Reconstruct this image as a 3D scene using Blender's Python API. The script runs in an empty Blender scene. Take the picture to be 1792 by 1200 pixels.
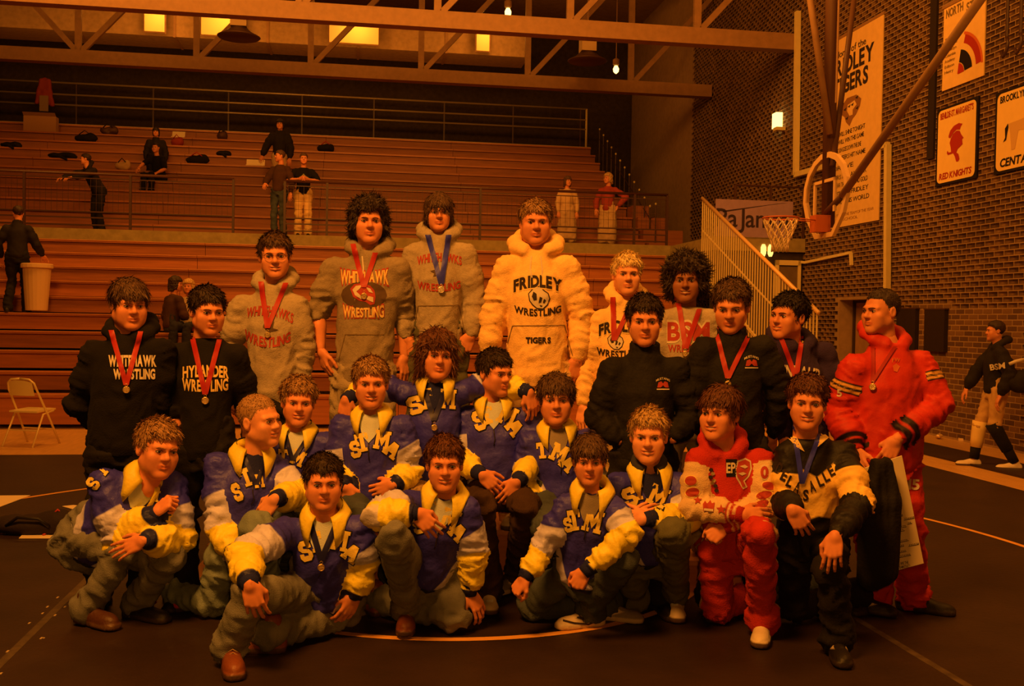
import bpy, bmesh, math, random
import numpy as np
from mathutils import Vector, Matrix
from mathutils.bvhtree import BVHTree

random.seed(7)
SC = bpy.context.scene
COL = SC.collection
PI = math.pi

# ------------------------------------------------------------------ camera, light, exposure
FPX, CX, CY = 1742.0, 896.0, 600.0
CAM = np.array([0.0, 0.0, 1.66])
PITCH, ROLL = 0.02296, 0.0165
_f = np.array([0, math.cos(PITCH), -math.sin(PITCH)])
_r0 = np.array([1.0, 0, 0])
_u0 = np.array([0, math.sin(PITCH), math.cos(PITCH)])
CR = math.cos(ROLL) * _r0 + math.sin(ROLL) * _u0
CU = -math.sin(ROLL) * _r0 + math.cos(ROLL) * _u0

cam = bpy.data.cameras.new('camera')
cam.sensor_width = 36.0
cam.lens = FPX / 1792.0 * 36.0
cam.clip_end = 200
camo = bpy.data.objects.new('camera', cam)
COL.objects.link(camo)
camo.matrix_world = Matrix(((CR[0], CU[0], -_f[0], CAM[0]), (CR[1], CU[1], -_f[1], CAM[1]), (CR[2], CU[2], -_f[2], CAM[2]), (0, 0, 0, 1)))
SC.camera = camo

GA = math.radians(9.0)
GC, GS = math.cos(GA), math.sin(GA)


def G(u, v, z=0.0):
    return Vector((u * GC - v * GS, u * GS + v * GC, z))


W = bpy.data.worlds.new('gym_air')
SC.world = W
W.use_nodes = True
W.node_tree.nodes['Background'].inputs[0].default_value = (1.0, 0.35, 0.06, 1)
W.node_tree.nodes['Background'].inputs[1].default_value = 0.02

WARM = (1.0, 0.33, 0.035)


def lamp(kind, name, loc, energy, size=1.0, aim=None, sizey=None, spread=None, color=WARM):
    L = bpy.data.lights.new(name, kind)
    L.energy = energy
    L.color = color
    if kind == 'AREA':
        L.size = size
        if sizey:
            L.shape = 'RECTANGLE'
            L.size_y = sizey
        if spread:
            L.spread = spread
    elif kind in ('POINT', 'SPOT'):
        L.shadow_soft_size = size
        if kind == 'SPOT':
            L.spot_size = spread
            L.spot_blend = 1.0
    o = bpy.data.objects.new(name, L)
    COL.objects.link(o)
    o.location = loc
    if aim is not None:
        d = Vector(aim) - Vector(loc)
        o.rotation_euler = d.to_track_quat('-Z', 'Y').to_euler()
    return o


# the gym's own ceiling lamps (above the mat, the bleachers and the wall) and the camera's flash, plus an added upward fill for the roof
lamp('AREA', 'mat_lamps', (-2.2, 1.2, 7.6), 880, 2.2, (-0.6, 6.6, 0.6), 1.6)
lamp('AREA', 'mat_lamps_east', (5.0, 5.5, 8.6), 280, 3.0, (3.5, 7.0, 0), 3.0)
lamp('AREA', 'bleacher_lamps', G(-2.0, 15.5, 9.2), 720, 12.0, G(-1.0, 20.5, 1.0), 1.6)
lamp('AREA', 'wall_lamps', G(2.5, 11.5, 9.0), 420, 2.0, G(9.4, 15.0, 4.5), 2.0)
lamp('AREA', 'roof_fill', G(-2.0, 25.6, 8.0), 110, 14.0, G(-2.0, 28.0, 9.6), 0.6)  # unseen upward strip added to brighten the duct under the roof
lamp('POINT', 'camera_flash', (0.06, 0.0, 1.76), 140, 0.04)

vs = SC.view_settings
vs.view_transform = 'Standard'
vs.look = 'None'
vs.exposure = 0.0
vs.gamma = 1.0
vs.use_curve_mapping = False


# ------------------------------------------------------------------ pixels to places
def ray(px, py):
    return _f + CR * ((px - CX) / FPX) + CU * ((CY - py) / FPX)


def at(px, py, d):
    return CAM + ray(px, py) * d


def onz(px, py, z):
    r = ray(px, py)
    return CAM + r * ((z - CAM[2]) / r[2])


def on_u(px, py, u):        # the point that shows at this pixel on the wall plane u = const, as (v, z)
    r = ray(px, py)
    n = np.array([GC, GS, 0])
    t = (u - CAM @ n) / (r @ n)
    p = CAM + r * t
    return float(-p[0] * GS + p[1] * GC), float(p[2])


def on_v(px, py, v):        # same for planes v = const, as (u, z)
    r = ray(px, py)
    n = np.array([-GS, GC, 0])
    t = (v - CAM @ n) / (r @ n)
    p = CAM + r * t
    return float(p[0] * GC + p[1] * GS), float(p[2])


def depth(p):
    return float((np.asarray(p) - CAM) @ _f)


def unit(v):
    v = np.asarray(v, float)
    return v / (np.linalg.norm(v) + 1e-12)


# ------------------------------------------------------------------ materials
MATS = {}


def lin(c):
    return tuple((x / 12.92 if x <= 0.04045 else ((x + 0.055) / 1.055) ** 2.4) for x in c)


def mat(name, col, rough=0.8, metal=0.0, bump=0.0, bscale=60.0, var=0.0, vscale=8.0, emit=None, zones=None, spec=0.3, stretch=None, sheen=0.0, coat=0.0, folds=0.0, fscale=9.0):
    """Principled material: base colour with gentle noise variation, fine bump; zones = [(attribute, colour)] painted where attribute > 0."""
    if name in MATS:
        return MATS[name]
    m = bpy.data.materials.new(name)
    m.use_nodes = True
    nt = m.node_tree
    N, L = nt.nodes, nt.links
    b = N['Principled BSDF']
    b.inputs['Roughness'].default_value = rough
    b.inputs['Metallic'].default_value = metal
    b.inputs['Specular IOR Level'].default_value = spec
    if sheen:
        b.inputs['Sheen Weight'].default_value = sheen
    if coat:
        b.inputs['Coat Weight'].default_value = coat
    cur = None
    if zones:
        rgb = N.new('ShaderNodeRGB')
        rgb.outputs[0].default_value = (*col, 1)
        cur = rgb.outputs[0]
        for a, c in zones:
            at_ = N.new('ShaderNodeAttribute')
            at_.attribute_name = a
            mr = N.new('ShaderNodeMapRange')
            mr.inputs[1].default_value = -0.004
            mr.inputs[2].default_value = 0.004
            L.new(at_.outputs['Fac'], mr.inputs[0])
            mx = N.new('ShaderNodeMix')
            mx.data_type = 'RGBA'
            L.new(mr.outputs[0], mx.inputs[0])
            L.new(cur, mx.inputs[6])
            mx.inputs[7].default_value = (*c, 1)
            cur = mx.outputs[2]
    tc = None
    if var or bump or folds:
        tc = N.new('ShaderNodeTexCoord')
        src = tc.outputs['Object']
        if stretch:
            mp = N.new('ShaderNodeMapping')
            mp.inputs['Scale'].default_value = stretch
            L.new(src, mp.inputs['Vector'])
            src = mp.outputs[0]
    if var:
        nz = N.new('ShaderNodeTexNoise')
        nz.inputs['Scale'].default_value = vscale
        nz.inputs['Detail'].default_value = 5
        L.new(src, nz.inputs['Vector'])
        mr = N.new('ShaderNodeMapRange')
        mr.inputs[1].default_value = 0.3
        mr.inputs[2].default_value = 0.7
        mr.inputs[3].default_value = 1.0 - var
        mr.inputs[4].default_value = 1.0 + var
        L.new(nz.outputs['Fac'], mr.inputs[0])
        mx = N.new('ShaderNodeMix')
        mx.data_type = 'RGBA'
        mx.blend_type = 'MULTIPLY'
        mx.inputs[0].default_value = 1.0
        if cur is not None:
            L.new(cur, mx.inputs[6])
        else:
            mx.inputs[6].default_value = (*col, 1)
        L.new(mr.outputs[0], mx.inputs[7])
        cur = mx.outputs[2]
    if cur is not None:
        L.new(cur, b.inputs['Base Color'])
    else:
        b.inputs['Base Color'].default_value = (*col, 1)
    if bump:
        nb = N.new('ShaderNodeTexNoise')
        nb.inputs['Scale'].default_value = bscale
        nb.inputs['Detail'].default_value = 6
        L.new(src, nb.inputs['Vector'])
        bp = N.new('ShaderNodeBump')
        bp.inputs['Strength'].default_value = bump
        bp.inputs['Distance'].default_value = 0.01
        L.new(nb.outputs['Fac'], bp.inputs['Height'])
        L.new(bp.outputs[0], b.inputs['Normal'])
        if folds:
            nf = N.new('ShaderNodeTexNoise')
            nf.noise_type = 'RIDGED_MULTIFRACTAL'
            nf.inputs['Scale'].default_value = fscale
            nf.inputs['Detail'].default_value = 3
            nf.inputs['Distortion'].default_value = 1.2
            L.new(tc.outputs['Object'], nf.inputs['Vector'])
            b2 = N.new('ShaderNodeBump')
            b2.inputs['Strength'].default_value = folds
            b2.inputs['Distance'].default_value = 0.02
            L.new(nf.outputs['Fac'], b2.inputs['Height'])
            L.new(b2.outputs[0], bp.inputs['Normal'])
    if emit:
        b.inputs['Emission Color'].default_value = (*emit[0], 1)
        b.inputs['Emission Strength'].default_value = emit[1]
    MATS[name] = m
    return m


# ------------------------------------------------------------------ objects
def tag(o, label=None, cat=None, group=None, kind=None):
    if label:
        o['label'] = label
    if cat:
        o['category'] = cat
    if group:
        o['group'] = group
    if kind:
        o['kind'] = kind
    return o


def link(name, data, parent=None, loc=None, rz=None):
    o = bpy.data.objects.new(name, data)
    COL.objects.link(o)
    if parent is not None:
        o.parent = parent
    if loc is not None:
        o.location = loc
    if rz is not None:
        o.rotation_euler.z = rz
    return o


def empty(name, loc=(0, 0, 0), rz=0.0, label=None, cat=None, group=None):
    o = link(name, None, None, loc, rz)
    o.empty_display_size = 0.1
    return tag(o, label, cat, group)


def mesh_np(name, V, faces, m=None, smooth=True, attrs=None):
    """faces: list of integer arrays (n,3) or (n,4)."""
    me = bpy.data.meshes.new(name)
    V = np.ascontiguousarray(V, np.float32)
    faces = [np.asarray(f, np.int32) for f in faces if len(f)]
    me.vertices.add(len(V))
    me.vertices.foreach_set('co', V.ravel())
    loops = np.concatenate([f.ravel() for f in faces])
    sizes = np.concatenate([np.full(len(f), f.shape[1], np.int32) for f in faces])
    starts = np.concatenate([[0], np.cumsum(sizes)[:-1]]).astype(np.int32)
    me.loops.add(len(loops))
    me.loops.foreach_set('vertex_index', loops)
    me.polygons.add(len(sizes))
    me.polygons.foreach_set('loop_start', starts)
    if smooth:
        me.polygons.foreach_set('use_smooth', np.ones(len(sizes), bool))
    if attrs:
        for k, a in attrs.items():
            at_ = me.attributes.new(k, 'FLOAT', 'POINT')
            at_.data.foreach_set('value', np.ascontiguousarray(a, np.float32))
    me.update(calc_edges=True)
    me.validate()
    if m is not None:
        me.materials.append(m)
    return me


class MB:
    """Collects simple solids into one mesh."""

    def __init__(self):
        self.v, self.f = [], []

    def add(self, vs, fs):
        n = len(self.v)
        self.v.extend([tuple(p) for p in vs])
        self.f.extend([tuple(i + n for i in f) for f in fs])
        return self

    def box(self, x0, x1, y0, y1, z0, z1):
        vs = [(x, y, z) for z in (z0, z1) for y in (y0, y1) for x in (x0, x1)]
        return self.add(vs, [(0, 2, 3, 1), (4, 5, 7, 6), (0, 1, 5, 4), (1, 3, 7, 5), (3, 2, 6, 7), (2, 0, 4, 6)])

    def beam(self, a, b, w, h):
        """box from a to b with width w (sideways) and height h."""
        a, b = np.array(a, float), np.array(b, float)
        d = unit(b - a)
        up = np.array([0, 0, 1.0]) if abs(d[2]) < 0.95 else np.array([0, 1.0, 0])
        s = unit(np.cross(d, up))
        t = np.cross(s, d)
        vs = []
        for c in (a, b):
            for i, j in ((-1, -1), (1, -1), (1, 1), (-1, 1)):
                vs.append(c + s * i * w / 2 + t * j * h / 2)
        return self.add(vs, [(0, 1, 2, 3)[::-1], (4, 5, 6, 7)] + [(i, (i + 1) % 4, 4 + (i + 1) % 4, 4 + i) for i in range(4)])

    def tube(self, pts, r, n=8, closed=False, r2=None):
        P = [np.array(p, float) for p in pts]
        rings = []
        k = len(P)
        prev = None
        for i, p in enumerate(P):
            if closed:
                d = unit(P[(i + 1) % k] - P[i - 1])
            else:
                d = unit(P[min(i + 1, k - 1)] - P[max(i - 1, 0)])
            if prev is None:
                up = np.array([0, 0, 1.0]) if abs(d[2]) < 0.9 else np.array([1.0, 0, 0])
                s = unit(np.cross(d, up))
            else:
                s = unit(prev - d * (prev @ d))
            prev = s
            t = np.cross(d, s)
            rr = r if r2 is None else r + (r2 - r) * i / max(1, k - 1)
            rings.append([p + rr * (math.cos(2 * PI * j / n) * s + math.sin(2 * PI * j / n) * t) for j in range(n)])
        vs = [q for ring in rings for q in ring]
        fs = []
        m = k if closed else k - 1
        for i in range(m):
            a, b = i * n, ((i + 1) % k) * n
            for j in range(n):
                fs.append((a + j, a + (j + 1) % n, b + (j + 1) % n, b + j))
        if not closed:
            fs.append(tuple(range(n))[::-1])
            fs.append(tuple((k - 1) * n + j for j in range(n)))
        return self.add(vs, fs)

    def lathe(self, prof, c=(0, 0, 0), n=20):
        vs, fs = [], []
        for r, z in prof:
            for j in range(n):
                a = 2 * PI * j / n
                vs.append((c[0] + r * math.cos(a), c[1] + r * math.sin(a), c[2] + z))
        for i in range(len(prof) - 1):
            for j in range(n):
                fs.append((i * n + j, i * n + (j + 1) % n, (i + 1) * n + (j + 1) % n, (i + 1) * n + j))
        fs.append(tuple(range(n))[::-1])
        fs.append(tuple((len(prof) - 1) * n + j for j in range(n)))
        return self.add(vs, fs)

    def prism(self, poly, z0, z1):
        n = len(poly)
        vs = [(x, y, z0) for x, y in poly] + [(x, y, z1) for x, y in poly]
        return self.add(vs, [tuple(range(n))[::-1], tuple(range(n, 2 * n))] + [(i, (i + 1) % n, n + (i + 1) % n, n + i) for i in range(n)])

    def build(self, name, m, parent=None, loc=None, rz=None, smooth=False):
        me = bpy.data.meshes.new(name)
        me.from_pydata([tuple(map(float, p)) for p in self.v], [], self.f)
        if smooth:
            me.polygons.foreach_set('use_smooth', [True] * len(me.polygons))
        me.materials.append(m)
        me.update()
        return link(name, me, parent, loc, rz)


def gbuild(mb, name, m, parent=None, smooth=False):
    """build a mesh given in gym coordinates (u, v, z); top-level ones turn by the gym's angle, children of a turned thing do not."""
    o = mb.build(name, m, parent, None, None, smooth)
    if parent is None:
        o.rotation_euler.z = GA
    return o


# ------------------------------------------------------------------ numpy fields -> meshes
def vnoise(P, seed=0):
    """smooth value noise in [-1, 1] at points P (n,3)."""
    P = np.asarray(P, np.float32)
    i = np.floor(P).astype(np.int64)
    f = P - i
    f = f * f * (3 - 2 * f)
    out = np.zeros(len(P), np.float32)
    for dx in (0, 1):
        for dy in (0, 1):
            for dz in (0, 1):
                h = (i[:, 0] + dx) * 374761393 + (i[:, 1] + dy) * 668265263 + (i[:, 2] + dz) * 2147483647 + seed * 974634777
                h = (h ^ (h >> 13)) * 1274126177
                h = h ^ (h >> 16)
                val = (h & 0xFFFF).astype(np.float32) / 32767.5 - 1.0
                w = (f[:, 0] if dx else 1 - f[:, 0]) * (f[:, 1] if dy else 1 - f[:, 1]) * (f[:, 2] if dz else 1 - f[:, 2])
                out += val * w
    return out


class Field:
    def __init__(self, lo, hi, h):
        self.h = h
        self.lo = np.asarray(lo, float) - 3 * h
        n = np.ceil((np.asarray(hi, float) + 3 * h - self.lo) / h).astype(int) + 1
        self.n = n
        self.F = np.full(n, 0.3, np.float32)

    def _sub(self, lo, hi):
        a = np.clip(np.floor((np.asarray(lo) - self.lo) / self.h).astype(int), 0, self.n)
        b = np.clip(np.ceil((np.asarray(hi) - self.lo) / self.h).astype(int) + 1, 0, self.n)
        if np.any(b <= a):
            return None, None
        ax = [(self.lo[i] + self.h * np.arange(a[i], b[i])).astype(np.float32) for i in range(3)]
        X = np.stack(np.meshgrid(*ax, indexing='ij'), -1)
        return (slice(a[0], b[0]), slice(a[1], b[1]), slice(a[2], b[2])), X

    def comb(self, lo, hi, fn, k=0.02, op='u'):
        m = k + 2.5 * self.h
        s, X = self._sub(np.asarray(lo) - m, np.asarray(hi) + m)
        if s is None:
            return self
        d = fn(X)
        a = self.F[s]
        if op == 's':
            d = -d
            hh = np.maximum(k - np.abs(a - d), 0) / max(k, 1e-6)
            self.F[s] = np.maximum(a, d) + hh * hh * k * 0.25
        elif op == 'i':
            self.F[s] = np.maximum(a, d)
        else:
            hh = np.maximum(k - np.abs(a - d), 0) / max(k, 1e-6)
            self.F[s] = np.minimum(a, d) - hh * hh * k * 0.25
        return self

    def cap(self, a, b, ra, rb=None, k=0.02, op='u'):
        rb = ra if rb is None else rb
        a, b = np.asarray(a, np.float32), np.asarray(b, np.float32)
        R = max(ra, rb)
        ab = b - a
        L2 = float(ab @ ab) + 1e-9

        def fn(X):
            t = np.clip(((X - a) @ ab) / L2, 0, 1)
            return np.linalg.norm(X - a - t[..., None] * ab, axis=-1) - (ra + (rb - ra) * t)
        return self.comb(np.minimum(a, b) - R, np.maximum(a, b) + R, fn, k, op)

    def ell(self, c, r, M=None, k=0.02, op='u'):
        """ellipsoid, M rows = axes."""
        c = np.asarray(c, np.float32)
        r = np.asarray(r, np.float32)
        M = np.eye(3, dtype=np.float32) if M is None else np.asarray(M, np.float32)
        e = np.sqrt(((M * r[:, None]) ** 2).sum(0))

        def fn(X):
            q = (X - c) @ M.T
            k0 = np.linalg.norm(q / r, axis=-1)
            k1 = np.linalg.norm(q / (r * r), axis=-1)
            return k0 * (k0 - 1.0) / np.maximum(k1, 1e-6)
        return self.comb(c - e, c + e, fn, k, op)

    def mesh(self):
        F = self.F
        s = F < 0
        nx, ny, nz = F.shape
        act = np.zeros((nx - 1, ny - 1, nz - 1), np.int8)
        for dx in (0, 1):
            for dy in (0, 1):
                for dz in (0, 1):
                    act += s[dx:nx - 1 + dx, dy:ny - 1 + dy, dz:nz - 1 + dz]
        act = (act > 0) & (act < 8)
        idx = np.argwhere(act)
        ids = np.full(act.shape, -1, np.int32)
        ids[tuple(idx.T)] = np.arange(len(idx), dtype=np.int32)
        acc = np.zeros((len(idx), 3), np.float32)
        cnt = np.zeros(len(idx), np.float32)
        cor = [(x, y, z) for x in (0, 1) for y in (0, 1) for z in (0, 1)]
        for p in cor:
            for ax in range(3):
                if p[ax]:
                    continue
                q = list(p)
                q[ax] = 1
                f0 = F[idx[:, 0] + p[0], idx[:, 1] + p[1], idx[:, 2] + p[2]]
                f1 = F[idx[:, 0] + q[0], idx[:, 1] + q[1], idx[:, 2] + q[2]]
                mk = (f0 < 0) != (f1 < 0)
                t = np.where(mk, f0 / np.where(mk, f0 - f1, 1), 0)
                pt = np.tile(np.array(p, np.float32), (len(idx), 1))
                pt[:, ax] += t
                acc += pt * mk[:, None]
                cnt += mk
        V = (idx + acc / np.maximum(cnt, 1)[:, None]) * self.h + self.lo
        Q = []
        for ax in range(3):
            b, c = (ax + 1) % 3, (ax + 2) % 3
            a0 = [slice(None)] * 3
            a1 = [slice(None)] * 3
            a0[ax] = slice(0, -1)
            a1[ax] = slice(1, None)
            ch = s[tuple(a0)] != s[tuple(a1)]
            e = np.argwhere(ch)
            e = e[(e[:, b] > 0) & (e[:, c] > 0) & (e[:, b] < F.shape[b] - 1) & (e[:, c] < F.shape[c] - 1)]
            if not len(e):
                continue
            st = s[tuple(e.T)]

            def cell(db, dc):
                w = e.copy()
                w[:, b] -= db
                w[:, c] -= dc
                return ids[tuple(w.T)]
            q = np.stack([cell(1, 1), cell(0, 1), cell(0, 0), cell(1, 0)], 1)
            q[~st] = q[~st][:, ::-1]
            Q.append(q)
        return V, np.concatenate(Q)


def vnormals(V, Q):
    n = np.cross(V[Q[:, 2]] - V[Q[:, 0]], V[Q[:, -1]] - V[Q[:, 1]]) if Q.shape[1] == 4 else np.cross(V[Q[:, 1]] - V[Q[:, 0]], V[Q[:, 2]] - V[Q[:, 0]])
    N = np.zeros_like(V)
    for i in range(Q.shape[1]):
        for j in range(3):
            N[:, j] += np.bincount(Q[:, i], n[:, j], len(V))
    return N / (np.linalg.norm(N, axis=1, keepdims=True) + 1e-12)


def bvh_of(V, Q):
    return BVHTree.FromPolygons([tuple(p) for p in V.tolist()], Q.tolist())


def seg_t(P, a, b):
    ab = b - a
    t = np.clip(((P - a) @ ab) / (ab @ ab + 1e-9), 0, 1)
    return t, np.linalg.norm(P - a - t[:, None] * ab, axis=1)
# ------------------------------------------------------------------ templates: head, hair, hand, shoe
# head frame: x = towards the picture's left when facing the camera, y = out of the face, z = up; crown to chin = 0.235


def poly_sdf(px, pz, poly):
    d = np.full(px.shape, 1e9, np.float32)
    s = np.ones(px.shape, np.float32)
    n = len(poly)
    for i in range(n):
        ax, az = poly[i]
        bx, bz = poly[i - 1]
        ex, ez = bx - ax, bz - az
        wx, wz = px - ax, pz - az
        t = np.clip((wx * ex + wz * ez) / (ex * ex + ez * ez + 1e-12), 0, 1)
        d = np.minimum(d, (wx - ex * t) ** 2 + (wz - ez * t) ** 2)
        c1, c2, c3 = pz >= az, pz < bz, ex * wz > ez * wx
        s = np.where((c1 & c2 & c3) | (~c1 & ~c2 & ~c3), -s, s)
    return s * np.sqrt(d)


def head_template(mouth='closed', fat=1.0, vox=.0050):
    f = Field((-.1, -.12, -.235), (.1, .125, .125), vox)
    f.ell((0, -.016, .034), (.0755, .094, .084), k=.0)
    f.ell((0, .026, -.030), (.0605 * fat, .061, .082), k=.035)
    for s in (-1, 1):
        f.cap((s * .052 * fat, -.008, -.052), (s * .018 * fat, .060, -.097), .019 * fat, .017, k=.03)
        f.ell((s * .043, .061, -.026), (.024, .020, .022), k=.02)
        f.cap((s * .012, .083, .017), (s * .045, .068, .016), .012, .010, k=.014)
    for s in (-1, 1):
        f.ell((s * .036 * fat, .050, -.056), (.027, .026, .034), k=.025)
    f.ell((0, .068, -.100), (.022, .017, .017), k=.02)
    f.cap((0, .079, .008), (0, .100, -.026), .0085, .0115, k=.012)
    f.ell((0, .099, -.029), (.0125, .0115, .010), k=.008)
    for s in (-1, 1):
        f.ell((s * .0125, .091, -.032), (.0075, .009, .0075), k=.006)
        f.ell((s * .0315, .094, -.001), (.019, .017, .0115), k=.012, op='s')
        f.ell((s * .0315, .0705, -.001), (.016, .013, .0115), k=.006)
    # mouth
    w = .0255 if mouth == 'closed' else .031
    up = 0.0 if mouth == 'closed' else .006
    for s in (-1, 1):
        f.cap((0, .0895, -.0575), (s * w * .6, .0845, -.0578 + up * .35), .0040, .0036, k=.007)
        f.cap((s * w * .6, .0845, -.0578 + up * .35), (s * w, .073, -.061 + up), .0046, .003, k=.007)
        f.cap((0, .0885, -.0695), (s * w * .6, .083, -.0685 + up * .35), .0048, .004, k=.007)
        f.cap((s * w * .6, .083, -.0685 + up * .35), (s * w, .073, -.0625 + up), .005, .003, k=.007)
    if mouth == 'closed':
        f.cap((-.024, .088, -.0635), (.024, .088, -.0635), .0022, k=.004, op='s')
    else:
        for s in (-1, 1):
            f.cap((0, .0925, -.0640), (s * w * .8, .082, -.0630 + up * .7), .0042, .0022, k=.004, op='s')
    # ears
    for s in (-1, 1):
        f.ell((s * .0775, -.012, -.004), (.010, .019, .031), k=.006)
        f.ell((s * .0860, -.006, -.002), (.006, .010, .019), k=.004, op='s')
    # neck
    f.cap((0, -.022, -.075), (0, -.036, -.160), .054 * fat, .056 * fat, k=.03)
    V, Q = f.mesh()
    y, z, x = V[:, 1], V[:, 2], np.abs(V[:, 0])
    zz = z - np.clip((x / w) ** 2, 0, 1) * up
    lip = .0082 - np.sqrt(((zz + .0633) * .9) ** 2 + (np.maximum(x - w * .85, 0)) ** 2)
    lip = np.where(y > .068, lip, -.02)
    blush = .020 - np.sqrt((x - .043) ** 2 + (z + .030) ** 2 + np.minimum(0, y - .05) ** 2)
    return V, Q, lip, blush


HEADS = {}


def get_head(mouth, fat, coarse=False):
    key = (mouth, fat, coarse)
    if key not in HEADS:
        HEADS[key] = head_template(mouth, fat, .0095 if coarse else .0050)
    return HEADS[key]


HAIRLINE = {
    # polygons in (y, z): region of the head that hair covers
    'buzz': [(.072, .058), (.045, .060), (.030, .030), (.020, -.012), (-.012, -.004), (-.030, -.045), (-.060, -.070), (-.16, -.07), (-.16, .2), (.085, .2)],
    'short': [(.084, .052), (.050, .054), (.036, .020), (.026, -.022), (.006, -.020), (-.016, -.010), (-.034, -.055), (-.060, -.080), (-.17, -.08), (-.17, .2), (.14, .2)],
    'fringe': [(.115, .030), (.062, .030), (.044, .014), (.030, -.026), (.004, -.024), (-.014, -.012), (-.034, -.060), (-.060, -.085), (-.17, -.085), (-.17, .2), (.16, .2)],
    'bowl': [(.115, .022), (.060, .020), (.046, -.010), (.036, -.042), (-.005, -.048), (-.030, -.075), (-.060, -.100), (-.17, -.10), (-.17, .2), (.16, .2)],
    'shag': [(.110, .040), (.060, .038), (.050, .000), (.046, -.060), (.020, -.085), (-.020, -.105), (-.060, -.125), (-.19, -.125), (-.19, .22), (.16, .22)],
    'curl': [(.096, .050), (.058, .046), (.048, .010), (.040, -.040), (.000, -.050), (-.030, -.080), (-.060, -.100), (-.2, -.10), (-.2, .25), (.16, .25)],
}


def hair_mesh(style, seed=0, thick=None, tuft=None, fine=.0072):
    base = {'buzz': .005, 'short': .014, 'fringe': .016, 'bowl': .021, 'shag': .028, 'curl': .034, 'afro': .046}[style]
    th = thick or base
    amp = tuft if tuft is not None else {'buzz': .0012, 'short': .008, 'fringe': .008, 'bowl': .006, 'shag': .016, 'curl': .018, 'afro': .022}[style]
    poly = HAIRLINE['curl' if style == 'afro' else style]
    m = th + amp + .01
    f = Field((-.09 - m, -.12 - m, -.135), (.09 + m, .095 + m, .125 + m), fine)
    lo = np.array((-.09 - m, -.12 - m, -.14))
    hi = np.array((.09 + m, .10 + m, .13 + m))
    rr = np.array((.0765, .0955, .086), np.float32)
    c = np.array((0, -.016, .034), np.float32)

    def fn(X):
        q = X - c
        k0 = np.linalg.norm(q / rr, axis=-1)
        k1 = np.linalg.norm(q / (rr * rr), axis=-1)
        d0 = k0 * (k0 - 1.0) / np.maximum(k1, 1e-6)
        P = X.reshape(-1, 3)
        dirn = q.reshape(-1, 3) / (np.linalg.norm(q.reshape(-1, 3), axis=1, keepdims=True) + 1e-6)
        if style in ('curl', 'afro'):
            n = vnoise(P * 42, seed) * .6 + vnoise(P * 85, seed + 3) * .5
        elif style == 'buzz':
            n = vnoise(P * 120, seed)
        else:
            flow = np.stack([dirn[:, 0] * 16 + dirn[:, 2] * 3, dirn[:, 1] * 4 + dirn[:, 2] * 2, dirn[:, 2] * 4 + dirn[:, 0] * 5], 1)
            n = vnoise(flow + seed, seed) * .55 + vnoise(flow * 2.3 + seed, seed + 5) * .5 + vnoise(P * 75, seed + 1) * .35
        n = n.reshape(d0.shape)
        zf = np.clip((X[..., 2] + .03) / .09, .25, 1.0)
        pd = poly_sdf(X[..., 1], X[..., 2], poly)
        x_, y_, z_ = X[..., 0].ravel(), X[..., 1].ravel(), X[..., 2].ravel()
        rag = {'buzz': .003, 'short': .010, 'fringe': .017, 'bowl': .010, 'shag': .020, 'curl': .016, 'afro': .014}[style]
        edge = vnoise(np.stack([x_ * 55 + z_ * 12, y_ * 30, z_ * 8], 1), seed + 9) * .7 + vnoise(np.stack([x_ * 130 + z_ * 20, y_ * 60, z_ * 10], 1), seed + 2) * .5
        edge = edge.reshape(pd.shape)
        pd = pd + rag * edge - .35 * np.abs(X[..., 0]) * (0 if style != 'short' else .12)
        soft = {'buzz': .030, 'short': .026, 'fringe': .016, 'bowl': .014, 'shag': .010, 'curl': .012, 'afro': .012}[style]
        tp = np.clip(-pd / soft, 0, 1) ** .7
        shell = d0 + .003 - (th * zf + .003 + amp * n) * (.25 + .75 * tp)
        # below the widest line the hair hangs straight down instead of following the skull inward
        if style in ('shag', 'curl', 'afro', 'bowl'):
            rad = np.sqrt((X[..., 0] / (.0765 + th * .8)) ** 2 + ((X[..., 1] + .016) / (.0955 + th * .8)) ** 2)
            low = np.maximum((rad - 1) * .08 - amp * n, X[..., 2] - .03)
            shell = np.minimum(shell, np.maximum(low, -.135 - X[..., 2]))
        return np.maximum(shell, pd)
    f.comb(lo, hi, fn, k=.0)
    # hollow the face and skull out so that the shell is thin
    f.ell(c, rr * .9, k=.0, op='s')
    return f.mesh()


STRAND = {'buzz': (.007, .5, 0, 1300), 'short': (.026, .34, .28, 2400), 'fringe': (.042, .16, .25, 2200), 'bowl': (.050, .06, .15, 1800), 'shag': (.058, .10, .45, 1900), 'curl': (.032, .55, 1.0, 2200), 'afro': (.030, .85, 1.0, 2600)}


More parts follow.
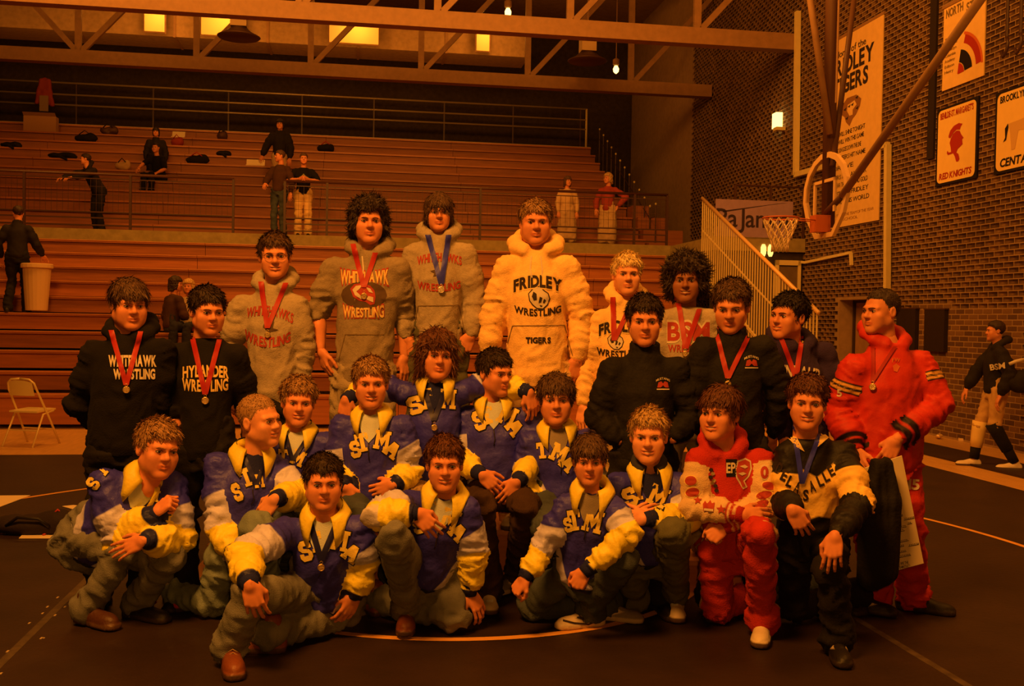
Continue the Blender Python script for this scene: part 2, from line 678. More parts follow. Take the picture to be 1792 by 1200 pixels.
def strands(V, Q, style, seed):
    """locks of hair over the shell: tapered strips combed away from the crown."""
    L, lift, wild, cnt = STRAND[style]
    rng = np.random.RandomState(seed + 77)
    N = vnormals(V, Q)
    c = np.array((0, -.016, .034))
    out = ((V - c) * N).sum(1) > 0
    ids = np.where(out)[0]
    ids = rng.choice(ids, cnt, replace=True)
    P, n = V[ids] + rng.normal(0, .0025, (cnt, 3)), N[ids]
    P -= n * ((P - V[ids]) * n).sum(1, keepdims=True)
    crown = np.array((.012, -.045, .125))
    t = P - crown + rng.normal(0, .03, P.shape) * (1 + wild)
    if wild >= 1:
        t = t * .3 + rng.normal(0, .06, P.shape)
    elif style in ('short', 'fringe'):
        t[:, 1] += .035
    t -= n * (t * n).sum(1, keepdims=True)
    t /= np.linalg.norm(t, axis=1, keepdims=True) + 1e-9
    ln = L * rng.uniform(.55, 1.15, (len(P), 1))
    lf = lift * rng.uniform(.3, 1.3, (len(P), 1))
    s = np.cross(t, n)
    w = (.0022 if style != 'buzz' else .0014) * rng.uniform(.7, 1.4, (len(P), 1))
    down = np.array((0, 0, -1.0)) * (.18 if style in ('bowl', 'shag', 'fringe') else .05)
    ks = [(-.22, -.12, .9), (.42, .14, 1.0), (1.0, .14, .12)]
    rows = []
    for k, h, ww in ks:
        wave = s * np.sin(k * 5 + rng.uniform(0, 6, (len(P), 1))) * ln * .12 * wild
        p = P + t * ln * k * (1 - .3 * lf) + n * (ln * lf * max(k, 0) + h * .008) + down * ln * max(k, 0) ** 2 + wave
        rows += [p - s * w * ww, p + s * w * ww]
    A = np.stack(rows, 1)
    m = len(P)
    base = (np.arange(m) * 6)[:, None]
    F_ = np.concatenate([base + np.array([[2 * i, 2 * i + 1, 2 * i + 3, 2 * i + 2]]) for i in range(2)])
    return np.concatenate([V, A.reshape(-1, 3)]), np.concatenate([Q, F_ + len(V)])


HAIRS = {}


def get_hair(style, seed, thick, tuft, coarse=False):
    key = (style, seed % 4, thick, tuft, coarse)
    if coarse and key not in HAIRS:
        HAIRS[key] = hair_mesh(style, seed % 4, thick, tuft, .0105)
    if key not in HAIRS:
        HAIRS[key] = strands(*hair_mesh(style, seed % 4, thick, tuft), style, seed)
    return HAIRS[key]


# hand frame: x = towards the finger tips, y = towards the thumb, z = out of the back of the hand; length 0.19
def hand_template(curl, spread=1.0, vox=.0050):
    f = Field((-.07, -.06, -.10), (.20, .085, .035), vox)
    f.cap((-.004, 0, 0), (.006, 0, 0), .0235, .0245, k=0)
    f.ell((.045, 0, -.002), (.056, .040, .0155), k=.02)
    f.ell((.030, .022, -.008), (.035, .020, .016), k=.015)
    kn = [(.085, .032), (.092, .011), (.087, -.010), (.077, -.030)]
    ln = [(.042, .026, .022), (.046, .030, .023), (.042, .028, .022), (.034, .021, .019)]
    for i in range(4):
        x, y = kn[i]
        a0 = (1.5 - i) * .07 * spread
        p = np.array((x, y * 1.02, 0.0))
        f.cap((x - .035, y * .8, 0), p, .0095, .0098, k=.008)
        ang = curl[0] * (1 + .06 * i)
        for j in range(3):
            d = np.array((math.cos(ang) * math.cos(a0), math.sin(a0), -math.sin(ang)))
            q = p + d * ln[i][j]
            r = (.0092, .0083, .0075, .0068)[j] * (1 if i < 3 else .88)
            f.cap(p, q, r, r * .93, k=.003)
            p = q
            ang += curl[1]
    t0 = np.array((.018, .026, -.008))
    t1 = t0 + np.array((.032, .026, -.010))
    t2 = t1 + np.array((.033, .010 if curl[0] < .5 else -.004, -.008 - .012 * min(curl[0], 1)))
    t3 = t2 + np.array((.026, .002 if curl[0] < .5 else -.014, -.006))
    f.cap(t0, t1, .0145, .0112, k=.01)
    f.cap(t1, t2, .0108, .0095, k=.004)
    f.cap(t2, t3, .0095, .0080, k=.004)
    return f.mesh()


HANDS = {}


def get_hand(kind, coarse=False):
    key = (kind, coarse)
    if key not in HANDS:
        c = {'relax': (.35, .42), 'fist': (1.25, 1.35), 'flat': (.12, .18), 'drape': (.55, .28)}[kind]
        HANDS[key] = hand_template(c, 1.3 if kind in ('flat', 'drape') else .9, .0072 if coarse else .0050)
    return HANDS[key]


# shoe frame: x = towards the toe, y = sideways, z = up, ankle above the origin, ground at z = 0
def shoe_template(kind, vox=.0084):
    f = Field((-.10, -.07, 0), (.24, .07, .17), vox)
    if kind == 'boot':
        f.ell((.128, 0, .033), (.078, .047, .043), k=0)
        f.ell((.02, 0, .04), (.090, .043, .055), k=.03)
        f.cap((-.005, 0, .06), (-.012, 0, .135), .050, .048, k=.03)
        f.ell((-.045, 0, .035), (.038, .040, .045), k=.02)
    else:
        f.ell((.132, 0, .027), (.080, .045, .036), k=0)
        f.ell((.03, 0, .035), (.085, .042, .052), k=.03)
        f.cap((.0, 0, .045), (-.012, 0, .088), .044, .041, k=.03)
        f.ell((-.050, 0, .035), (.038, .038, .045), k=.02)
    # outsole
    def sole(X):
        w = .050 - .016 * np.clip((.07 - np.abs(X[..., 0] - .02)) / .07, 0, 1)
        q = np.sqrt(((X[..., 0] - .065) / .147) ** 4 + (X[..., 1] / w) ** 4) - 1
        return np.maximum(q * .05, np.abs(X[..., 2] - .0135) - .0135)
    f.comb((-.09, -.06, 0), (.22, .06, .03), sole, k=.004)
    V, Q = f.mesh()
    sole_a = .027 - V[:, 2]
    stripe = .010 - np.abs((V[:, 2] - .055) - .35 * (V[:, 0] - .07))
    stripe = np.where(np.abs(V[:, 1]) > .025, stripe, -.02)
    return V, Q, sole_a, stripe


SHOES = {}


def get_shoe(kind, coarse=False):
    k = 'boot' if kind.startswith('boot') else 'sneaker'
    if (k, coarse) not in SHOES:
        SHOES[(k, coarse)] = shoe_template(k, .013 if coarse else .0084)
    return SHOES[(k, coarse)]


# ------------------------------------------------------------------ colours of cloth, skin and hair
ORANGE_SKIN = (.70, .27, .12)


def skin_mat(i, base):
    return mat('skin_%d' % i, base, .55, var=.06, vscale=40, bump=.05, bscale=300, spec=.35,
               zones=[('lip', (base[0] * .80, base[1] * .60, base[2] * .6))])


HAIRC = {
    'black': (.018, .010, .006), 'dark': (.035, .018, .009), 'brown': (.10, .050, .022), 'light': (.26, .13, .05),
    'sandy': (.36, .20, .08), 'blond': (.52, .33, .12), 'white': (.85, .66, .30), 'red': (.20, .075, .025), 'auburn': (.12, .04, .015),
}


def hair_mat(c):
    return mat('hair_' + c, HAIRC[c], .55, bump=.6, bscale=150, var=.35, vscale=70, stretch=(1, 1, .35), spec=.4)


M_EYE = mat('eye_white', (.40, .33, .28), .2, spec=.5)
M_IRIS = mat('eye_iris', (.015, .012, .010), .12, spec=.6)
M_TEETH = mat('teeth', (.80, .66, .50), .3)
M_MOUTH = mat('mouth_dark', (.05, .012, .008), .7)
M_WHITE = mat('white_cotton', (.56, .64, .66), .9, bump=.3, bscale=200, var=.05)
M_GREYTEE = mat('grey_cotton', (.26, .22, .17), .9, bump=.3, bscale=200, var=.08)
M_NAVY = mat('navy_rib', (.012, .015, .10), .85, bump=.4, bscale=160)
M_GOLD = mat('gold_nylon', (.86, .70, .045), .5, bump=.35, bscale=40, var=.06, spec=.4)
M_BLACKC = mat('black_cotton', (.008, .006, .006), .9, bump=.3, bscale=160, var=.2)
M_LETTER = mat('gold_felt', (.78, .62, .12), .9, bump=.3, bscale=240, var=.08)
M_LETTEROUT = mat('navy_felt', (.010, .010, .04), .9)
M_RIBRED = mat('red_ribbon', (.42, .022, .014), .5, spec=.4)
M_RIBBLUE = mat('blue_ribbon', (.030, .035, .55), .5, spec=.4)
M_RIBNAVY = mat('navy_ribbon', (.012, .012, .10), .5, spec=.4)
M_MEDAL = mat('medal_bronze', (.55, .40, .18), .35, metal=.8, bump=.3, bscale=120)
M_MEDALW = mat('medal_silver', (.75, .68, .52), .3, metal=.6, bump=.3, bscale=120)

STM_ZONES = [('panel', (.58, .58, .90)), ('gold', (.90, .74, .045)), ('knit', (.012, .015, .10))]


def top_mat(kind):
    Z = {
        'stm': lambda: mat('windbreaker_blue', (.040, .036, .50), .5, zones=STM_ZONES, bump=.3, bscale=60, var=.05, spec=.35, folds=.28, fscale=7),
        'hood_black': lambda: mat('sweat_black', (.006, .0045, .0045), .95, folds=.35, fscale=6, bump=.4, bscale=130, var=.25, sheen=.0),
        'tee_black': lambda: mat('tee_black', (.006, .0045, .004), .9, bump=.3, bscale=130, var=.2),
        'hood_grey': lambda: mat('sweat_grey', (.40, .33, .24), .95, folds=.35, fscale=6, bump=.4, bscale=140, var=.10, vscale=60),
        'hood_dgrey': lambda: mat('sweat_dark_grey', (.29, .23, .155), .95, folds=.35, fscale=6, bump=.4, bscale=140, var=.10, vscale=60),
        'hood_white': lambda: mat('sweat_cream', (.95, .62, .22), .95, folds=.35, fscale=6, bump=.4, bscale=140, var=.06, vscale=60),
        'sweat_grey': lambda: mat('sweat_light_grey', (.46, .38, .28), .95, folds=.35, fscale=6, bump=.4, bscale=140, var=.10, vscale=60),
        'coach': lambda: mat('coach_black', (.0075, .006, .006), .8, folds=.35, fscale=6, bump=.4, bscale=60, var=.2),
        'hood_navy': lambda: mat('sweat_navy', (.035, .020, .08), .95, folds=.35, fscale=6, bump=.4, bscale=140, var=.15),
        'track_red': lambda: mat('track_red', (.56, .030, .012), .6, folds=.5, fscale=5, bump=.3, bscale=30, var=.06,
                                 zones=[('stripe_b', (.008, .006, .006)), ('stripe_w', (.75, .40, .10)), ('knit', (.02, .008, .008))]),
        'letterman': lambda: mat('letterman_red', (.50, .030, .018), .9, bump=.5, bscale=150, var=.1,
                                 zones=[('sleeve', (.72, .52, .30)), ('knit', (.42, .02, .015)), ('stripe_w', (.8, .6, .35))]),
        'dls': lambda: mat('pullover_black', (.010, .008, .007), .6, bump=.4, bscale=36, var=.1,
                           zones=[('band', (.93, .62, .13))]),
        'brown_shirt': lambda: mat('shirt_brown', (.06, .025, .012), .9, bump=.3, bscale=100, var=.15),
        'red_shirt': lambda: mat('shirt_red', (.33, .05, .03), .9, bump=.3, bscale=100, var=.15),
        'cream_coat': lambda: mat('coat_cream', (.60, .40, .20), .9, bump=.3, bscale=100, var=.1),
        'dark_jacket': lambda: mat('jacket_dark', (.014, .010, .010), .8, bump=.3, bscale=80, var=.2),
        'tan_top': lambda: mat('top_tan', (.5, .36, .2), .9, bump=.3, bscale=80, var=.1),
    }
    return Z[kind]()


def leg_mat(kind):
    Z = {
        'jeans': lambda: mat('denim_mid', (.175, .180, .175), .9, folds=.5, fscale=5, bump=.5, bscale=220, var=.22, vscale=7),
        'jeans_light': lambda: mat('denim_light', (.21, .27, .27), .9, folds=.5, fscale=5, bump=.5, bscale=220, var=.22, vscale=7),
        'jeans_dark': lambda: mat('denim_dark', (.06, .075, .09), .9, folds=.5, fscale=5, bump=.5, bscale=220, var=.3, vscale=7),
        'olive': lambda: mat('cotton_olive', (.105, .105, .06), .9, folds=.45, fscale=5, bump=.4, bscale=200, var=.15),
        'cord': lambda: mat('corduroy_brown', (.045, .022, .010), .9, folds=.4, fscale=5, bump=.6, bscale=160, var=.2, stretch=(1, 1, .1)),
        'black': lambda: mat('trousers_black', (.008, .006, .006), .85, folds=.4, fscale=5, bump=.3, bscale=90, var=.2),
        'black_red': lambda: mat('trousers_black_piped', (.008, .006, .006), .85, bump=.3, bscale=90, zones=[('seam', (.5, .03, .015))]),
        'red': lambda: mat('sweatpants_red', (.48, .028, .014), .9, folds=.4, fscale=5, bump=.4, bscale=130, var=.1, zones=[('seam', (.62, .40, .22))]),
        'track_red': lambda: mat('trackpants_red', (.52, .028, .012), .65, folds=.4, fscale=5, bump=.4, bscale=40, var=.08, zones=[('seam', (.02, .008, .008))]),
        'sweat_grey': lambda: mat('sweatpants_grey', (.36, .29, .19), .95, folds=.4, fscale=5, bump=.4, bscale=140, var=.08),
        'sweat_cream': lambda: mat('sweatpants_cream', (.80, .54, .22), .95, bump=.4, bscale=140, var=.06),
        'plaid': lambda: mat('plaid_flannel', (.30, .20, .08), .9, bump=.4, bscale=140, var=.5, vscale=60),
        'shorts': lambda: mat('shorts_tan', (.55, .34, .13), .9, bump=.3, bscale=100, var=.08),
        'navy': lambda: mat('cotton_navy', (.02, .02, .03), .9, bump=.3, bscale=100, var=.2),
        'cream': lambda: mat('skirt_cream', (.55, .37, .2), .9, bump=.3, bscale=100, var=.1),
    }
    return Z[kind]()


def shoe_mat(kind):
    Z = {
        'boot': lambda: mat('boot_leather', (.20, .055, .018), .45, bump=.3, bscale=60, var=.2, zones=[('sole', (.07, .035, .015))], spec=.4),
        'boot_dark': lambda: mat('boot_dark_leather', (.07, .025, .010), .5, bump=.3, bscale=60, var=.2, zones=[('sole', (.10, .05, .02))], spec=.4),
        'sneaker': lambda: mat('sneaker_white', (.66, .56, .42), .5, bump=.2, bscale=80, zones=[('stripe', (.03, .02, .02)), ('sole', (.6, .5, .36))]),
        'white': lambda: mat('sneaker_plain', (.72, .60, .44), .5, bump=.2, bscale=80, zones=[('sole', (.10, .06, .03))]),
        'grey': lambda: mat('sneaker_grey', (.22, .19, .16), .6, bump=.2, bscale=80, zones=[('stripe', (.6, .5, .4)), ('sole', (.5, .42, .3))]),
        'black': lambda: mat('sneaker_black', (.012, .009, .008), .55, bump=.2, bscale=80, zones=[('stripe', (.012, .009, .008)), ('sole', (.03, .02, .015))]),
        'black_stripe': lambda: mat('sneaker_black_white', (.012, .009, .008), .5, bump=.2, bscale=80, zones=[('stripe', (.5, .4, .28)), ('sole', (.03, .02, .015))]),
        'red': lambda: mat('shoe_red', (.45, .03, .02), .5, bump=.2, bscale=80, zones=[('sole', (.05, .03, .02))]),
    }
    return Z[kind]()


# ------------------------------------------------------------------ the figure
def solve(px, py, ref, L, sign):
    """point on the pixel's ray at distance L from ref, nearer ('-') or farther ('+') than ref."""
    r = unit(ray(px, py))
    oc = CAM - ref
    b = oc @ r
    disc = b * b - (oc @ oc - L * L)
    t = -b
    if disc > 0:
        t = -b + (-math.sqrt(disc) if sign == '-' else math.sqrt(disc))
    return CAM + r * t


def pt(j, d, ref=None, L=None):
    """(x, y) at depth d; (x, y, dd) at depth d + dd; (x, y, '+'/'-') at limb length L; (x, y, 'z', h) on the level z = h; (x, y, 'w', dz..) no."""
    if len(j) == 2:
        return at(j[0], j[1], d if ref is None else depth(ref))
    if j[2] == 'z':
        return onz(j[0], j[1], j[3])
    if isinstance(j[2], str):
        return solve(j[0], j[1], ref, L, j[2])
    return at(j[0], j[1], d + j[2])


BODIES = {}
PEOPLE = []


def frame_from(x=None, z=None, y=None):
    pass


def loft(f, hip, neck, X, F, prof, k=.03, ext=(.0, .0)):
    """torso solid: prof = list of (t, half width, half depth, forward shift) along hip -> neck."""
    U = neck - hip
    L = np.linalg.norm(U)
    U = U / L
    ts = np.array([p[0] for p in prof])
    ws = np.array([p[1] for p in prof])
    es = np.array([p[2] for p in prof])
    fs = np.array([p[3] if len(p) > 3 else 0 for p in prof])
    R = ws.max() + es.max()
    c = [hip + U * L * t for t in (ts[0], ts[-1])]
    lo = np.minimum(c[0], c[1]) - R
    hi = np.maximum(c[0], c[1]) + R

    def fn(Xp):
        q = Xp - hip
        h = q @ U / L
        hc = np.clip(h, ts[0], ts[-1])
        w = np.interp(hc, ts, ws)
        e = np.interp(hc, ts, es)
        x = q @ X
        y = q @ F - np.interp(hc, ts, fs)
        m = np.minimum(w, e)
        rad = (np.sqrt((x / w) ** 2 + (y / e) ** 2) - 1) * m
        over = np.abs(h - hc) * L
        return np.where(over > 0, np.sqrt(np.maximum(rad, 0) ** 2 + over ** 2) + np.minimum(np.maximum(rad, over), 0) + np.where(over > 0, 0, 0), rad).astype(np.float32)
    f.comb(lo, hi, fn, k)


def person(label, d, S, head, neck, hip, A, B, top='stm', legs='jeans', shoes='boot', hair=('short', 'brown'), mouth='closed', skin=0,
           LA=None, LB=None, base=0.0, handA=('relax', None), handB=('relax', None), footA=None, footB=None, fat=1.0, build=1.0, hood=None,
           bulk=1.0, yaw=0, pitch=0, tilt=0, sleeve=None, hem=None, glasses=False, group=None, tee=None, zipv=None, leanF=0.0, coarse=False,
           cuffs=True, skirt=None, detail=True, seed=None, noface=False, collarx=0, thick=None, tuft=None, flare=1.0, loc=None):
    idx = len(PEOPLE)
    seed = idx if seed is None else seed
    rng = np.random.RandomState(seed + 11)
    nk = pt(neck, d)
    hp = pt(hip, d)
    shA, shB = pt(A[0], d), pt(B[0], d)
    sm_ = (shA + shB) / 2
    shA, shB = sm_ + (shA - sm_) * .93 + (0, 0, -.012), sm_ + (shB - sm_) * .93 + (0, 0, -.012)
    uL, fL, hL = .30 * S, .265 * S, .18 * S
    tL, sL = .44 * S, .43 * S

    def arm(J, s0):
        pts = [s0]
        for j, L in zip(J[1:], (uL, fL, hL)):
            pts.append(pt(j, d, pts[-1], L))
        if len(pts) == 3:
            pts.append(pts[2] + unit(pts[2] - pts[1]) * hL)
        return pts
    aA, aB = arm(A, shA), arm(B, shB)
    U = unit(nk - hp)
    X = shA - shB
    W = np.linalg.norm(X) / 2
    X = unit(X - U * (X @ U))
    F = unit(np.cross(U, X))
    Lt = np.linalg.norm(nk - hp)
    hipA, hipB = hp + X * .095 * S - U * .02, hp - X * .095 * S - U * .02

    def leg(Jl, h0, sx):
        if Jl is None:
            g = np.array(h0)
            an = np.array([g[0] + X[0] * .03 * sx, g[1] + X[1] * .03 * sx, base + .09])
            kn = (g + an) / 2 + F * .02 + np.array([0, 0, .02])
            return [h0, kn, an]
        pts = [h0]
        for j, L in zip(Jl, (tL, sL)):
            pts.append(pt(j, d, pts[-1], L))
        return pts
    lA, lB = leg(LA, hipA, 1), leg(LB, hipB, -1)
    root = empty('person', (float(hp[0]), float(hp[1]), base if LA is None else 0.0), 0, label, 'person', group)
    org = np.array(root.location)
    hm = skin_mat(skin, (ORANGE_SKIN, (.62, .23, .10), (.32, .12, .05), (.78, .34, .16))[skin])

    def put(name, V, faces, m, parent=None, attrs=None, smooth=True):
        me = mesh_np(name, V - org, faces, m, smooth, attrs)
        o = link(name, me, parent or root)
        return o

    # ---- head
    hpx = head[2]
    hd = d - .03 if len(head) < 4 else d + head[3]
    hc = at(head[0], head[1], hd)
    hs = hpx * hd / FPX / .238
    toc = CAM - hc
    toc[2] = 0
    toc = unit(toc)
    yw, pi_, ti = math.radians(yaw), math.radians(pitch), math.radians(tilt)
    right = np.cross(toc, (0, 0, 1.0)) * -1      # picture right
    Fh = unit(toc * math.cos(yw) + right * math.sin(yw))
    Fh = unit(Fh * math.cos(pi_) + np.array((0, 0, 1.0)) * math.sin(pi_))
    Xh = unit(np.cross(Fh, (0, 0, 1.0)))          # picture left
    Uh = np.cross(Xh, Fh)
    Uh2 = Uh * math.cos(ti) - Xh * math.sin(ti)
    Xh = Xh * math.cos(ti) + Uh * math.sin(ti)
    Uh = Uh2
    HM = np.stack([Xh, Fh, Uh], 1) * hs

    def hloc(P):
        return np.asarray(P) @ HM.T + hc
    HV, HQ, lip, blush = get_head(mouth, fat, coarse)
    HVw = hloc(HV)

    # ---- body (skin): coarse trunk and limbs, fine head and hands, one mesh
    r = S * build
    pts = np.array([nk, hp, *aA[:3], *aB[:3], *lA, *lB])
    f = Field(pts.min(0) - .16, pts.max(0) + .16, .0235 if not coarse else .028)
    loft(f, hp, nk, X, F, [(-.04, .11 * r, .085 * r), (.15, .125 * r, .085 * r), (.45, .135 * r, .085 * r), (.75, max(.10, W * .74), .085 * r), (.90, W * .42, .06 * r), (1.0, .06 * r, .05 * r)], k=0)
    hb = hloc((0, -.035, -.15))
    f.cap(nk - U * .05, hb, .056 * r * fat, .054 * r * fat, k=.03)
    for a in (aA, aB):
        f.cap(nk - U * .10, a[0] - U * .02, .034 * r, .040 * r, k=.02)
        f.cap(a[0] - U * .015, a[1], .042 * r, .038 * r, k=.02)
        f.cap(a[1], a[1] * .6 + a[2] * .4, .041 * r, .043 * r, k=.02)
        f.cap(a[1] * .6 + a[2] * .4, a[2], .043 * r, .028 * r, k=.02)
    if legs == 'shorts':
        r = r * 1.4
    for l in (lA, lB):
        f.cap(l[0], l[1], .060 * r, .042 * r, k=.02)
        f.cap(l[1], l[2], .042 * r, .034 * r, k=.02)
    BV, BQ = f.mesh()
    Vs, Qs = [BV], [BQ]
    lips = [np.full(len(BV), -.02)]
    n = len(BV)
    Vs.append(HVw)
    Qs.append(HQ + n)
    lips.append(lip)
    n += len(HVw)
    hands = []
    for a, (hk, hn), right_hand in ((aA, handA, True), (aB, handB, False)):
        if hk is None:
            continue
        D = unit(a[3] - a[2])
        if hn is None:
            hn = (-.5 if right_hand else .5, .8, .25)
        Nw = hn[0] * right + hn[1] * toc + hn[2] * np.array((0, 0, 1.0))
        Nw = unit(Nw - D * (Nw @ D))
        T = np.cross(Nw, D) if right_hand else np.cross(D, Nw)
        V, Q = get_hand(hk, coarse)
        M = np.stack([D, T, Nw], 1) * (S * 1.04)
        Vw = V @ M.T + a[2]
        q = Q if right_hand else Q[:, ::-1]
        Vs.append(Vw)
        Qs.append(q + n)
        lips.append(np.full(len(Vw), -.02))
        n += len(Vw)
    BVa, BQa = np.concatenate(Vs), np.concatenate(Qs)
    body = put('body', BVa, [BQa], hm, None, {'lip': np.concatenate(lips)})
    body_bvh = [None]

    # ---- eyes, brows, teeth
    if not noface:
        for s in (-1, 1):
            m = MB()
            c = np.array((s * .0315, .0795, -.001))
            th = [(math.cos(a), math.sin(a)) for a in np.linspace(0, 2 * PI, 14, endpoint=False)]
            vs = [hloc(c + (0, .0075, 0)) - org]
            for rr_, yy in ((.4, .0066), (.75, .0045), (1.0, .0005)):
                for ca, sa in th:
                    zz = sa * (.0063 if sa > 0 else .0048)
                    vs.append(hloc(c + (ca * .0142 * rr_, yy - abs(ca) * .002 * rr_, zz * rr_)) - org)
            fs = [(0, 1 + i, 1 + (i + 1) % 14) for i in range(14)]
            for k_ in (0, 1):
                for i in range(14):
                    a_, b_ = 1 + k_ * 14, 1 + (k_ + 1) * 14
                    fs.append((a_ + i, b_ + i, b_ + (i + 1) % 14, a_ + (i + 1) % 14))
            m.add(vs, fs)
            eye = m.build('eye', M_EYE, root, smooth=True)
            m = MB()
            ic = c + (0, .0080, .0006)
            m.add([hloc(ic + (0, .0008, 0)) - org] + [hloc(ic + (ca * .0058, -.0008, sa * .0052)) - org for ca, sa in th], [(0, 1 + i, 1 + (i + 1) % 14) for i in range(14)])
            m.build('iris', M_IRIS, eye, smooth=True)
            # brow and lash line
            m = MB()
            br = [(s * .013, .0975, .0125), (s * .024, .0945, .0172), (s * .036, .0870, .0178), (s * .047, .0755, .0130)]
            m.tube([hloc(p) - org for p in br], .0027 * hs, 6, r2=.0015 * hs)
            m.build('eyebrow', hair_mat(hair[1] if hair[1] != 'white' else 'sandy'), root, smooth=True)
            m = MB()
            la = [(s * .0155, .0835, .0016), (s * .024, .0868, .0062), (s * .034, .0862, .0064), (s * .046, .0800, .0020)]
            m.tube([hloc(p) - org for p in la], .0014 * hs, 5)
            m.build('eyelid_line', hair_mat('dark'), eye, smooth=True)
        if mouth != 'closed':
            m = MB()
            top_, bot = [], []
            for x in np.linspace(-.0225, .0225, 7):
                u_ = abs(x) / .029
                y = .0880 - .0125 * u_ * u_
                top_.append(hloc((x, y, -.0612 + .005 * u_ * u_)) - org)
                bot.append(hloc((x, y, -.0662 + .0075 * u_ * u_)) - org)
            m.add(top_ + bot, [(i, i + 1, 8 + i, 7 + i) for i in range(6)])
            m.build('teeth', M_TEETH, root, smooth=True)
    # ---- hair
    if hair[0] != 'none':
        V, Q = get_hair(hair[0], seed, thick, tuft, coarse)
        hw = (1.0 + .0)
        put('hair', hloc(V), [Q], hair_mat(hair[1]))
    if glasses:
        m = MB()
        for s in (-1, 1):
            ring = [hloc((s * .032 + .0225 * math.cos(a), .098 - .010 * abs(math.cos(a)) * (1 if math.cos(a) * s > 0 else .2), -.002 + .0165 * math.sin(a))) - org for a in np.linspace(0, 2 * PI, 18, endpoint=False)]
            m.tube(ring, .0013, 5, closed=True)
            m.tube([hloc((s * .054, .088, .002)) - org, hloc((s * .078, .02, .004)) - org, hloc((s * .080, -.02, -.002)) - org], .0012, 5)
        m.tube([hloc((-.010, .100, .002)) - org, hloc((.010, .100, .002)) - org], .0013, 5)
        gl = m.build('spectacles', mat('wire_frame', (.10, .06, .03), .3, metal=.7), root, smooth=True)

    # ---- upper garment
    P = dict(stm=(.072, .068, .060), hood=(.064, .060, .052), tee=(.060, .068, .06), coach=(.070, .066, .056), track=(.074, .072, .062))
    bulk = 1 + (bulk - 1) * .7
    kind = 'stm' if top in ('stm', 'dls') else 'tee' if top.startswith('tee') or top in ('brown_shirt', 'red_shirt') else 'coach' if top in ('coach', 'dark_jacket', 'letterman') else 'track' if top == 'track_red' else 'hood'
    ra, rb, rc = [x * S * bulk for x in P[kind]]
    h = .0114 if not coarse else .022
    nA = 2 if sleeve is None else sleeve       # how far the sleeves reach: 2 = wrist, 1 = elbow

    def along(a, t):
        return a[0] + (a[1] - a[0]) * t if t <= 1 else a[1] + (a[2] - a[1]) * (t - 1)
    pts = np.array([nk, hp, *aA[:3], *aB[:3]])
    f = Field(pts.min(0) - .17, pts.max(0) + .17, h)
    wt = max(W * .98, .155 * S) * (1 if kind != 'track' else 1.02)
    dp = .125 * S * build
    hem0 = -.10 if hem is None else hem
    wb = wt * (.90 if kind == 'stm' else .86 if kind == 'tee' else .92) * build ** .5
    loft(f, hp, nk, X, F, [(hem0, wb * .88, dp * .98), (hem0 + .09, wb * 1.02, dp * 1.10), (.35, wb, dp * 1.06, .01), (.62, wt * .95, dp * 1.05, .012), (.78, wt * .86, dp * .94), (.88, wt * .62, dp * .78), (.97, .105 * S, .085 * S), (1.0, .085 * S, .075 * S)], k=0)
    for a in (aA, aB):
        f.cap(nk - U * .062 * S, a[0] - U * .012 * S, .044 * S, ra * .74, k=.03)
        e1 = along(a, min(nA, 1.0))
        m1 = along(a, min(nA, 1.0) * .5)
        f.cap(a[0] - U * .006, m1, ra * .84, ra * 1.0, k=.06)
        f.cap(m1, e1, ra * 1.0, rb if nA >= 1 else ra * 1.05, k=.035)
        if nA > 1:
            e2 = along(a, min(nA, 1.80))
            puff = kind in ('stm', 'track', 'coach') and cuffs
            q1 = along(a, 1 + (min(nA, 1.8) - 1) * .72)
            f.cap(a[1], q1, rb, rc * (1.08 if puff else 1.0), k=.02)
            f.cap(q1, e2, rc * (1.08 if puff else 1.0), rc * .80, k=.015)
            if nA == 2:
                f.cap(along(a, 1.80), along(a, 1.90), .041 * S, .036 * S, k=.012)
    if hood:
        ring = []
        for a in np.linspace(-150, 150, 9):
            an = math.radians(a)
            ring.append(nk - F * math.cos(an) * .085 * S + X * math.sin(an) * .098 * S * hood + U * ((.050 + .044 * math.cos(an)) * S) - F * .016)
        rr_ = [(.020 + .013 * (1 + math.cos(math.radians(a))) / 2) * S * hood for a in np.linspace(-150, 150, 9)]
        for p, q, r0, r1 in zip(ring[:-1], ring[1:], rr_[:-1], rr_[1:]):
            f.cap(p, q, r0, r1, k=.025)
            f.cap(p + (p - nk) * .22 - U * .030, q + (q - nk) * .22 - U * .030, r0 * .9, r1 * .9, k=.025)
        f.cap(ring[3] - F * .03, ring[5] - F * .03, .045 * S * hood, k=.03)
    elif kind in ('coach',) and top != 'letterman':
        for a in range(12):
            an = 2 * PI * a / 12
            p = nk + F * math.cos(an) * .066 * S + X * math.sin(an) * .070 * S + F * .004
            f.cap(p - U * .03, p + U * (.050 - .016 * math.cos(an)) * S, .016 * S, k=.02)
    V, Q = f.mesh()
    Nv = vnormals(V, Q)
    # who owns each vertex, and where it lies on the garment
    rel = V - hp
    hh = rel @ U / Lt
    xx = rel @ X
    yy = rel @ F
    best = np.full(len(V), 9.0)
    at_t = np.full(len(V), -1.0)
    ang = np.zeros(len(V))
    ldir = np.zeros_like(V)
    for si, a in ((1, aA), (-1, aB)):
        t0, d0 = seg_t(V, a[0], a[1])
        t1, d1 = seg_t(V, a[1], a[2])
        dm = np.where(d0 - ra < d1 - rb, d0 - ra, d1 - rb)
        tt = np.where(d0 - ra < d1 - rb, t0, 1 + t1)
        own = dm < best
        best = np.where(own, dm, best)
        at_t = np.where(own, tt, at_t)
        u0, u1 = unit(a[1] - a[0]), unit(a[2] - a[1])
        ld = np.where((tt <= 1)[:, None], u0, u1)
        ldir = np.where(own[:, None], ld, ldir)
        q = V - np.where((d0 < d1)[:, None], a[0], a[1])
